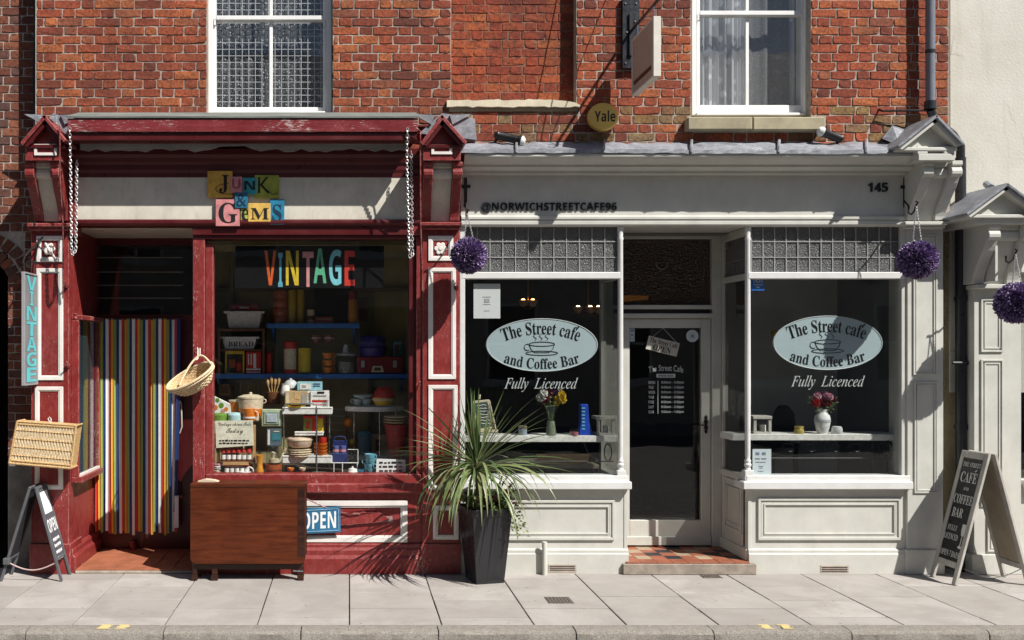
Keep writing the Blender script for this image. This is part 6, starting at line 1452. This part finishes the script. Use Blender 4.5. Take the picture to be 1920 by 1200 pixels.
for cx in (1652, 1668, 1682): m.tube([W(cx + 6 * math.cos(q), 843 + 13 * math.sin(q), .2) for q in [j * .55 for j in range(12)]], .007, 6)
m.build('scroll', IR, t, smooth=True)
# flowers
def bouquet(t, cx, cy, Y, blooms, leaves, seed):
    rng = random.Random(seed)
    LF = C('bouquet_leaf', (.09, .14, .04), .6)
    for i, (dx, dy, r, col) in enumerate(blooms):
        c = W(cx + dx, cy + dy, Y + rng.uniform(-.03, .03)); rr = r * K(Y); m = MB()
        for k in range(46):
            z = 1 - 2 * (k + .5) / 46; q = k * 2.4; s = math.sqrt(1 - z * z); n = Vector((s * math.cos(q), s * math.sin(q), z))
            u = n.orthogonal().normalized(); w_ = n.cross(u); p = c + n * rr * rng.uniform(.75, 1.05); e = rr * .36
            m.add([c + n * rr * .3, p + u * e, p + n * e * .4, p - u * e], [(0, 1, 2, 3)]); m.add([c + n * rr * .3, p + w_ * e, p + n * e * .4, p - w_ * e], [(0, 1, 2, 3)])
        m.build('bloom', C('bloom_' + col[0], col[1], .7), t, recalc=False)
    m = MB()
    for k in range(leaves):
        a = rng.uniform(0, 6.28); rad = rng.uniform(8, 30); p = W(cx + math.cos(a) * rad * .95, cy + 6 + math.sin(a) * rad * .55, Y + rng.uniform(-.05, .05))
        d = Vector((rng.uniform(-1, 1), rng.uniform(-.6, .2), rng.uniform(-.4, 1))).normalized(); s = d.orthogonal().normalized(); L = rng.uniform(.015, .035)
        m.add([p, p + d * L * .5 + s * L * .25, p + d * L, p + d * L * .5 - s * L * .25], [(0, 1, 2, 3)])
    o = m.build('leaves', LF, t, recalc=False); o['kind'] = 'stuff'
    m = MB()
    for i, (dx, dy, r, col) in enumerate(blooms): m.tube([W(cx + dx, cy + dy + 2, Y), W(cx + dx * .3, cy + 30, Y), W(cx + dx * .12, cy + 48, Y)], .0025, 5)
    m.build('stems', LF, t)
wt, ma, yl, pu, pk, rd = ('white', (.78, .76, .72)), ('maroon', (.22, .015, .03)), ('yellow', (.8, .6, .03)), ('purple', (.08, .03, .2)), ('pink', (.75, .45, .55)), ('red', (.6, .04, .04))
t = turned('glass_vase', 'waisted cut-glass vase on the counter beside the blue tower', 'vase', 1033, 817, .18, [(11, 0), (11.5, 3), (10, 14), (7.5, 30), (8, 42), (12.5, 56), (11.8, 56), (7, 40), (6.5, 28)], JAR, [('water', [(9, 2), (8.5, 14), (6.5, 28), (.5, 28)], C('vase_water', (.26, .28, .2), .15))])
t = T('flower_bunch', 'bunch of white, maroon, purple and yellow flowers in the cut-glass vase', 'flowers', W(1033, 762, .18)); bouquet(t, 1033, 745, .18, [(-18, 0, 9, wt), (-14, -8, 8, wt), (-11, 4, 9, ma), (-3, -8, 9, ma), (5, -6, 7, pu), (10, -8, 6, pu), (14, 2, 8, yl), (20, -3, 9, yl), (21, 4, 8, yl), (11, 10, 6, yl), (16, -14, 5, ('cream', (.5, .45, .3)))], 90, 4)
t = turned('china_vase', 'round-shouldered white china vase on the counter', 'vase', 1542, 815, .2, [(8, 0), (8.5, 2), (12, 12), (14.5, 26), (13, 36), (8.5, 41), (8, 44), (10, 48), (9, 48), (6, 42)], C('china_white', (.78, .79, .78), .2), [('motif', [(14.2, 23), (14.75, 26), (14.4, 29)], C('pale_motif', (.5, .52, .54)))])
t = T('flower_bunch', 'bunch of pink and red flowers in the white china vase', 'flowers', W(1542, 770, .2)); bouquet(t, 1543, 752, .2, [(-12, -9, 8, pk), (-4, -11, 8, pk), (5, -10, 8, pk), (12, -8, 7, pk), (19, -3, 6, ma), (-13, 3, 8, rd), (-8, 7, 7, rd), (2, 3, 8, ma), (9, 4, 7, ma), (-24, -8, 4, ('greenish', (.35, .38, .25)))], 120, 8)
m = MB(); rng = random.Random(2)
# blue tower
t = T('blue_tower', 'tall bright blue slotted plastic cone on the cafe counter', 'ornament', W(1097, 817, .19)); B_ = C('cobalt', (.015, .06, .42), .35)
MB().ppoly([(1085, 817), (1113, 817), (1105, 790), (1103, 758), (1089, 758), (1089, 790)], .18, .26).build('body', B_, t, bevel=.005)
m = MB()
for j in range(7): m.pb(1091, 764 + j * 6.5, 1097, 766.5 + j * 6.5, .176, .179)
m.build('slots', cSKY, t)
def lantern(px, py, w, h, lab):
    t = T('lantern', lab, 'lantern', W(px, py, .2), 'wooden candle lanterns'); Lw = C('lantern_wood', (.46, .44, .39), .7)
    MB().pb(px - w, py - 5, px + w, py, .17, .17 + 2 * w * K(.17)).build('base', Lw, t, bevel=.003); MB().pb(px - w - 1, py - h, px + w + 1, py - h + 6, .165, .175 + 2 * w * K(.17)).build('roof', Lw, t, bevel=.003)
    for sx in (-1, 1):
        for Y in (.175, .17 + 2 * w * K(.17) - .025): MB().pb(px + sx * (w - 3) - 2.5, py - h + 6.2, px + sx * (w - 3) + 2.5, py - 5.2, Y, Y + .02).build('post', Lw, t)
    MB().lathe(W(px, py - 5.5, .25), [(.026, 0), (.026, .06), (.003, .062), (.002, .075)], 14).build('candle', cWHT, t, smooth=True)
lantern(1136, 817, 17, 36, 'weathered wooden candle lantern next to the blue tower'); lantern(1430, 815, 17, 35, 'weathered wooden candle lantern behind the bay column and printed card')
turned('candle_glass', 'pink candle in a small glass between vase and blue tower', 'candle', 1077, 817, .17, [(8, 0), (8.5, 1), (8.5, 14), (7.5, 14)], JAR, [('wax', [(7.2, 1), (7.2, 7), (1, 7.5)], C('pink_wax', (.5, .16, .18)))])
turned('candle_glass', 'clear glass candle holder beside the white china vase', 'candle', 1569, 814, .19, [(8, 0), (10, 3), (10, 9), (8.5, 14), (7.5, 14)], C('frosted', (.6, .62, .62), .15), [('wax', [(7, 14), (7, 14.6), (1, 14.8)], cWHT)])
turned('honey_jar', 'small gold-tinted glass jar on the counter below the script lettering', 'jar', 1498, 815, .19, [(8, 0), (9, 2), (9, 9), (7, 12), (8, 13), (8, 16), (7, 16)], C('honey', (.4, .32, .08), .15), [('rim', [(8.3, 13), (8.3, 15)], C('gold', (.5, .36, .08), .3))])
turned('herb_pot', 'little blue-grey pot of dried twigs on the counter', 'pot', 980, 817, .2, [(6.5, 0), (7.5, 2), (8, 13), (7, 13)], C('pot_blue', (.3, .36, .46)), [('twigs', [(7, 13), (9, 18), (5, 19), (1, 16)], C('twig', (.2, .17, .1)))])
turned('candle_glass', 'red candle in glass at the bay edge near the menu easel', 'candle', 886, 817, .17, [(8, 0), (8.5, 1), (8.5, 15), (7.5, 15)], JAR, [('wax', [(7.2, 1), (7.2, 9), (1, 9.5)], cRED)])
t = T('menu_easel', 'small wooden easel chalkboard leaning at the bay edge', 'easel', W(908, 815, .2))
for a, b in (((886, 754), (897, 813)), ((917, 750), (931, 811))): MB().tube([W(*a, .19), W(*b, .17)], .007, 6).build('leg', C('easel_wood', (.6, .52, .38), .7), t)
MB().ppoly([(885, 752), (917, 749), (927, 803), (897, 807)], .185, .195).build('frame', C('easel_wood', 0), t, bevel=.003); MB().ppoly([(889, 756), (914, 753), (923, 799), (900, 803)], .181, .184).build('slate', C('slate_green', (.08, .1, .1)), t)
m = MB(); rq = random.Random(6)
for j in range(7): m.tube([W(894 + j * 1.4 + k * 3.5, 760 + j * 5.6 + rq.uniform(-1.2, 1.2), .1795) for k in range(6)], .003, 4)
m.build('chalk_lettering', CHALK, t)['kind'] = 'stuff'; MB().tube([W(899, 748, .19), W(900, 740, .2)], .008, 6).build('finial', C('easel_wood', 0), t); MB().pb(898, 806, 934, 811, .15, .2).build('ledge', C('easel_wood', 0), t)
t = T('wooden_tray', 'shallow wooden tray on the low table inside the cafe bay', 'tray', W(1060, 872, .5))
MB().hexa([W(1012, 871, .45), W(1100, 871, .45), W(1098, 871, .8), W(1014, 871, .8), W(1006, 853, .42), W(1106, 853, .42), W(1103, 853, .84), W(1010, 853, .84)]).build('body', PINE, t, bevel=.004); MB().frame(1005, 851, 1107, 854, 1.4, .416, .42).build('rim', PINE, t)
t = T('low_table', 'low table top inside the cafe bay under the wooden tray', 'table', W(1060, 893, .45)); MB().pb(985, 872, 1125, 879, .4, .95).build('top', C('table_buff', (.34, .3, .22), .5), t, bevel=.004)
for px in (1000, 1112): MB().tube([W(px, 879, .5), W(px, 1010, .5)], .015, 8).build('leg', IR, t)
t = T('cafe_chair', 'dark rounded chair back inside the cafe beyond the china vase', 'chair', W(1470, 905, 1.3)); CHM = C('chair_dark', (.006, .006, .007), .6)
MB().ppoly([(1447, 815), (1452, 775), (1462, 760), (1478, 760), (1490, 775), (1495, 815)], 1.3, 1.34).build('backrest', CHM, t, bevel=.01); MB().pb(1444, 832, 1500, 840, 1.28, 1.7).build('seat', CHM, t, bevel=.01)
for px, Y in ((1450, 1.3), (1494, 1.3), (1450, 1.65), (1490, 1.65)): p = W(px, 836, Y); MB().tube([p, Vector((p.x, p.y, .1))], .015, 8).build('leg', CHM, t)
# lit ceiling lamps
def lampmat(name, col, st):
    g = NG(name); e = g.new('ShaderNodeEmission'); e.inputs[0].default_value = (*col, 1); e.inputs[1].default_value = st; return g.done(e.outputs[0])
GLOW = lampmat('warm_bulb', (1, .45, .12), 11.0); GLOW2 = lampmat('pale_warm_bulb', (1, .75, .45), 7.0); SHD = C('glass_shade', (.5, .25, .08), .3)
BRASS = plain('brass', (.3, .17, .05), .35, .2, 20, 0, 1.0)
def chandelier(px, py, Y, dxs, lab, gm):
    t = T('chandelier', lab, 'lamp', W(px, py + 10, Y), 'lit cafe chandeliers')
    c = W(px, py, Y); MB().tube([c, Vector((c.x, c.y, 2.87))], .006, 6).build('rod', BRASS, t); MB().lathe((c.x, c.y, c.z - .03), [(.005, 0), (.03, .015), (.02, .04), (.006, .06)], 12).build('hub', BRASS, t, smooth=True)
    for d in dxs:
        a = W(px + d, py + 2, Y - .05 * (abs(d) / 20)); MB().tube([c, (c + a) / 2 + Vector((0, 0, -.03)), a], .005, 6).build('arm', BRASS, t, smooth=True)
        MB().lathe(a, [(.008, 0), (.03, .01), (.045, .04), (.05, .065), (.046, .065), (.026, .012)], 14).build('shade', SHD, t, smooth=True); MB().lathe(a + Vector((0, 0, .022)), [(.004, 0), (.024, .015), (.028, .035), (.012, .055)], 10).build('bulb', gm, t, smooth=True)
chandelier(990, 573, 1.5, (-9, 9), 'small lit chandelier glowing amber near the white paper notice', GLOW)
chandelier(1103, 586, 1.3, (-19, 19, 4), 'larger lit chandelier with pale shades near the bay column', GLOW2)
t = T('wall_lamp', 'lit copper wall lamp glowing behind the door fanlight', 'lamp', W(1200, 575, 1.4)); MB().tube([W(1160, 560, 1.4), W(1215, 558, 1.4)], [.035, .018], 12).build('shade', lampmat('copper_glow', (1, .36, .05), .6), t, smooth=True); MB().box(PX(1190, 1.5), PX(1196, 1.5), 1.44, 4.2, PZ(566, 1.4), PZ(562, 1.4)).build('arm', BRASS, t)
turned('yellow_flower_pot', 'yellow flower showing inside the bay beside the oval decal', 'flower', 1452, 632, 1.4, [(3, 0), (5, 3), (6, 8), (4, 12), (1, 13)], C('pot_yellow', (.7, .55, .08)), [('stem', [(1, -14), (1, 0)], cGRN)])

# ================================================================== planter and cordyline
pc = Vector((PX(909, -.25), -.25, 0)); zp = .6
pl = T('planter', 'tall tapered glossy black planter on the pavement', 'planter', pc)
g = NG('glossy_black_planter'); v = g.wcoord((1, 1, .4)); g.done(g.bsdf(g.mix(g.noise(v, 6, 4), (.01, .0105, .012), (.028, .029, .033)), g.ramp(g.noise(v, 9, 5), [(.3, .18), (.7, .4)]), 0, g.bump(g.noise(g.wcoord(), 40, 3), .06, .004), .55)); PLM = g.m
Mp = Matrix.Translation(pc) @ Matrix.Rotation(math.radians(14), 4, 'Z')
def ringp(h, z): return [Mp @ Vector((sx * h, sy * h, z)) for sx, sy in ((-1, -1), (1, -1), (1, 1), (-1, 1))]
m = MB(); lv = [ringp(.118, 0), ringp(.165, zp - .06), ringp(.165, zp - .056), ringp(.174, zp - .056), ringp(.178, zp), ringp(.162, zp), ringp(.156, zp - .08)]
vs = [p for r in lv for p in r]; m.add(vs, [(0, 3, 2, 1)] + [(i * 4 + k, i * 4 + (k + 1) % 4, (i + 1) * 4 + (k + 1) % 4, (i + 1) * 4 + k) for i in range(len(lv) - 1) for k in range(4)])
m.build('pot', PLM, pl, bevel=.008, seg=2); MB().add(ringp(.158, zp - .05), [(0, 1, 2, 3)]).build('soil', plain('potting_soil', (.03, .02, .015), .95, .4, 40, .6), pl)
def leafmat(name, a, b, c):
    g = NG(name); oi = g.new('ShaderNodeObjectInfo'); ge = g.new('ShaderNodeNewGeometry'); rn = g.math('FRACT', g.math('ADD', oi.outputs['Random'], ge.outputs['Random Per Island']))
    col = g.ramp(rn, [(0, a), (.5, b), (1, c)]); v = g.wcoord(); col = g.mix(g.ramp(g.noise(v, 40, 3), [(.4, 0.0), (.7, .35)]), col, tuple(x * .5 for x in a))
    d = g.bsdf(col, .38, 0, None, .5); tr = g.new('ShaderNodeBsdfTranslucent'); g.l(col, tr.inputs[0]); mx = g.new('ShaderNodeMixShader'); mx.inputs[0].default_value = .25; g.l(d, mx.inputs[1]); g.l(tr.outputs[0], mx.inputs[2]); return g.done(mx.outputs[0])
LEAF = leafmat('cordyline_leaf', (.065, .12, .035), (.13, .19, .065), (.25, .29, .12)); LEAFP = leafmat('pale_cordyline_leaf', (.26, .28, .13), (.36, .38, .2), (.46, .46, .28)); IVY = leafmat('ivy_leaf', (.05, .08, .025), (.12, .17, .05), (.3, .34, .12)); DKL = leafmat('dark_red_leaf', (.08, .02, .025), (.14, .04, .04), (.1, .06, .04))
cy = T('cordyline_plant', 'spiky green cordyline with arching strap leaves in the black planter', 'plant', pc + Vector((0, 0, zp - .05)))
crown = Vector((PX(893, -.24), -.25, PZ(872, -.25)))
MB().tube([pc + Vector((-.03, 0, zp - .06)), crown + Vector((.02, 0, -.15)), crown + Vector((0, 0, .03))], [.04, .03, .022], 10).build('stem', plain('palm_stem', (.12, .09, .05), .9, .4, 40, .8), cy, smooth=True)
rng = random.Random(21)
def blade(root, az, el, L, w, droop, m, parent, name='leaf'):
    d = Vector((math.cos(az) * math.cos(el), math.sin(az) * math.cos(el), math.sin(el))); p = Vector(root); n = 11; st = L / n; C_ = [p.copy()]
    tw = rng.uniform(-.5, .5)
    for i in range(n):
        d = (d + Vector((0, 0, -droop * (i + 1) / n))).normalized(); p = p + d * st
        if p.y > -.05: p.y = -.05 + rng.uniform(0, .015); d.y = min(d.y, 0); d.normalize()
        C_.append(p.copy())
    vs = []
    for i, q in enumerate(C_):
        t = i / n; dd = (C_[min(i + 1, n)] - C_[max(i - 1, 0)]).normalized(); s = dd.cross(Vector((0, 0, 1))); s = s.normalized() if s.length > .05 else Vector((1, 0, 0)); s = (s * math.cos(tw) + dd.cross(s) * math.sin(tw))
        up = s.cross(dd).normalized(); ww = w * (.45 + 1.2 * t if t < .4 else .93) * (1 if t < .55 else max(.04, 1 - ((t - .55) / .45) ** 1.3))
        vs += [q - s * ww + up * ww * .35, q, q + s * ww + up * ww * .35]
    MB().add(vs, [(i * 3 + k, i * 3 + k + 1, i * 3 + k + 4, i * 3 + k + 3) for i in range(n) for k in (0, 1)]).build(name, m, parent, smooth=True, recalc=False)
for i in range(32):      # upright fan
    az = rng.uniform(-PI, PI); blade(crown + Vector((rng.uniform(-.02, .02), rng.uniform(-.02, .02), 0)), az, math.radians(rng.uniform(58, 88)), rng.uniform(.42, .66), rng.uniform(.008, .013), .03, LEAF, cy)
for i in range(40):      # spreading
    az = rng.choice([rng.uniform(-PI * 1.02, -PI * .62), rng.uniform(-PI * .38, .02)]); blade(crown, az, math.radians(rng.uniform(2, 55)), rng.uniform(.55, .86), rng.uniform(.0075, .0125), rng.uniform(.03, .11), LEAF, cy)
for i in range(64):      # drooping skirt
    az = rng.uniform(-PI * 1.05, PI * .05); blade(crown + Vector((0, 0, -.05)), az, math.radians(rng.uniform(-8, 35)), rng.uniform(.45, .85), rng.uniform(.009, .0145), rng.uniform(.24, .55), LEAFP if i % 4 == 0 else LEAF, cy)
ut = T('underplanting', 'small leafy trailing plants filling the planter below the cordyline', 'plant', pc + Vector((0, 0, zp - .04)))
def leaflets(n, cfun, m, name, size):
    mb = MB()
    for i in range(n):
        p = cfun(); d = Vector((rng.uniform(-1, 1), rng.uniform(-1, .3), rng.uniform(-.5, .9))).normalized(); s = d.orthogonal().normalized(); s = (s + d.cross(s) * rng.uniform(-1, 1)).normalized(); L = size * rng.uniform(.6, 1.3); f = d.cross(s) * L * .15
        mb.add([p, p + d * L * .45 + s * L * .34 + f, p + d * L, p + d * L * .45 - s * L * .34 + f, p + d * L * .5], [(0, 1, 4), (1, 2, 4), (2, 3, 4), (3, 0, 4)])
    o = mb.build(name, m, ut, recalc=False); o['kind'] = 'stuff'
def rnd_top(): a = rng.uniform(0, 6.28); r = .18 * math.sqrt(rng.random()); return pc + Vector((r * math.cos(a), min(.2, r * math.sin(a)), zp - .03 + rng.uniform(0, .13)))
def trail():
    t = rng.random(); return pc + Vector((.12 + .14 * t + rng.uniform(-.05, .05), -.16 + rng.uniform(-.05, .08), zp + .12 - .3 * t * t + rng.uniform(-.04, .04)))
leaflets(900, rnd_top, IVY, 'leaves', .035); leaflets(200, trail, IVY, 'trailing_leaves', .03)
for i in range(26): blade(pc + Vector((.09 + rng.uniform(-.06, .06), -.04, zp)), rng.uniform(-PI * .75, .0), math.radians(rng.uniform(25, 75)), rng.uniform(.22, .38), rng.uniform(.008, .014), rng.uniform(.08, .25), DKL, ut, 'dark_leaf')

# ================================================================== small ironwork in the paving
t = T('stopcock_cover', 'small worn iron stopcock cover set in the pavement before the cafe', 'cover', W(1058, 1126, -.86))
def gp(px, py): k = 415.0 / (py - 660); Y = (k - 1) * 8; return PX(px, Y), Y
(xa, ya), (xb, yb) = gp(1029, 1132), gp(1088, 1120)
IRC = plain('rusty_cover', (.13, .11, .095), .8, .4, 40, .6)
MB().box(xa, xa + .19, ya, yb, -.02, .0035).build('frame', IRC, t, bevel=.002)
for i in range(7): MB().box(xa + .012 + i * .025, xa + .026 + i * .025, ya + .012, yb - .012, .0036, .007).build('rib', IRC, t)
t = T('gully_grate', 'small rusty drain grate against the cafe step', 'grate', W(1332, 1079, -.1)); xa = PX(1316, -.13)
MB().box(xa, xa + .16, -.17, -.075, -.02, .0035).build('frame', IRC, t, bevel=.002)
for i in range(6): MB().box(xa + .012 + i * .025, xa + .026 + i * .025, -.16, -.085, .0036, .007).build('rib', IRC, t)
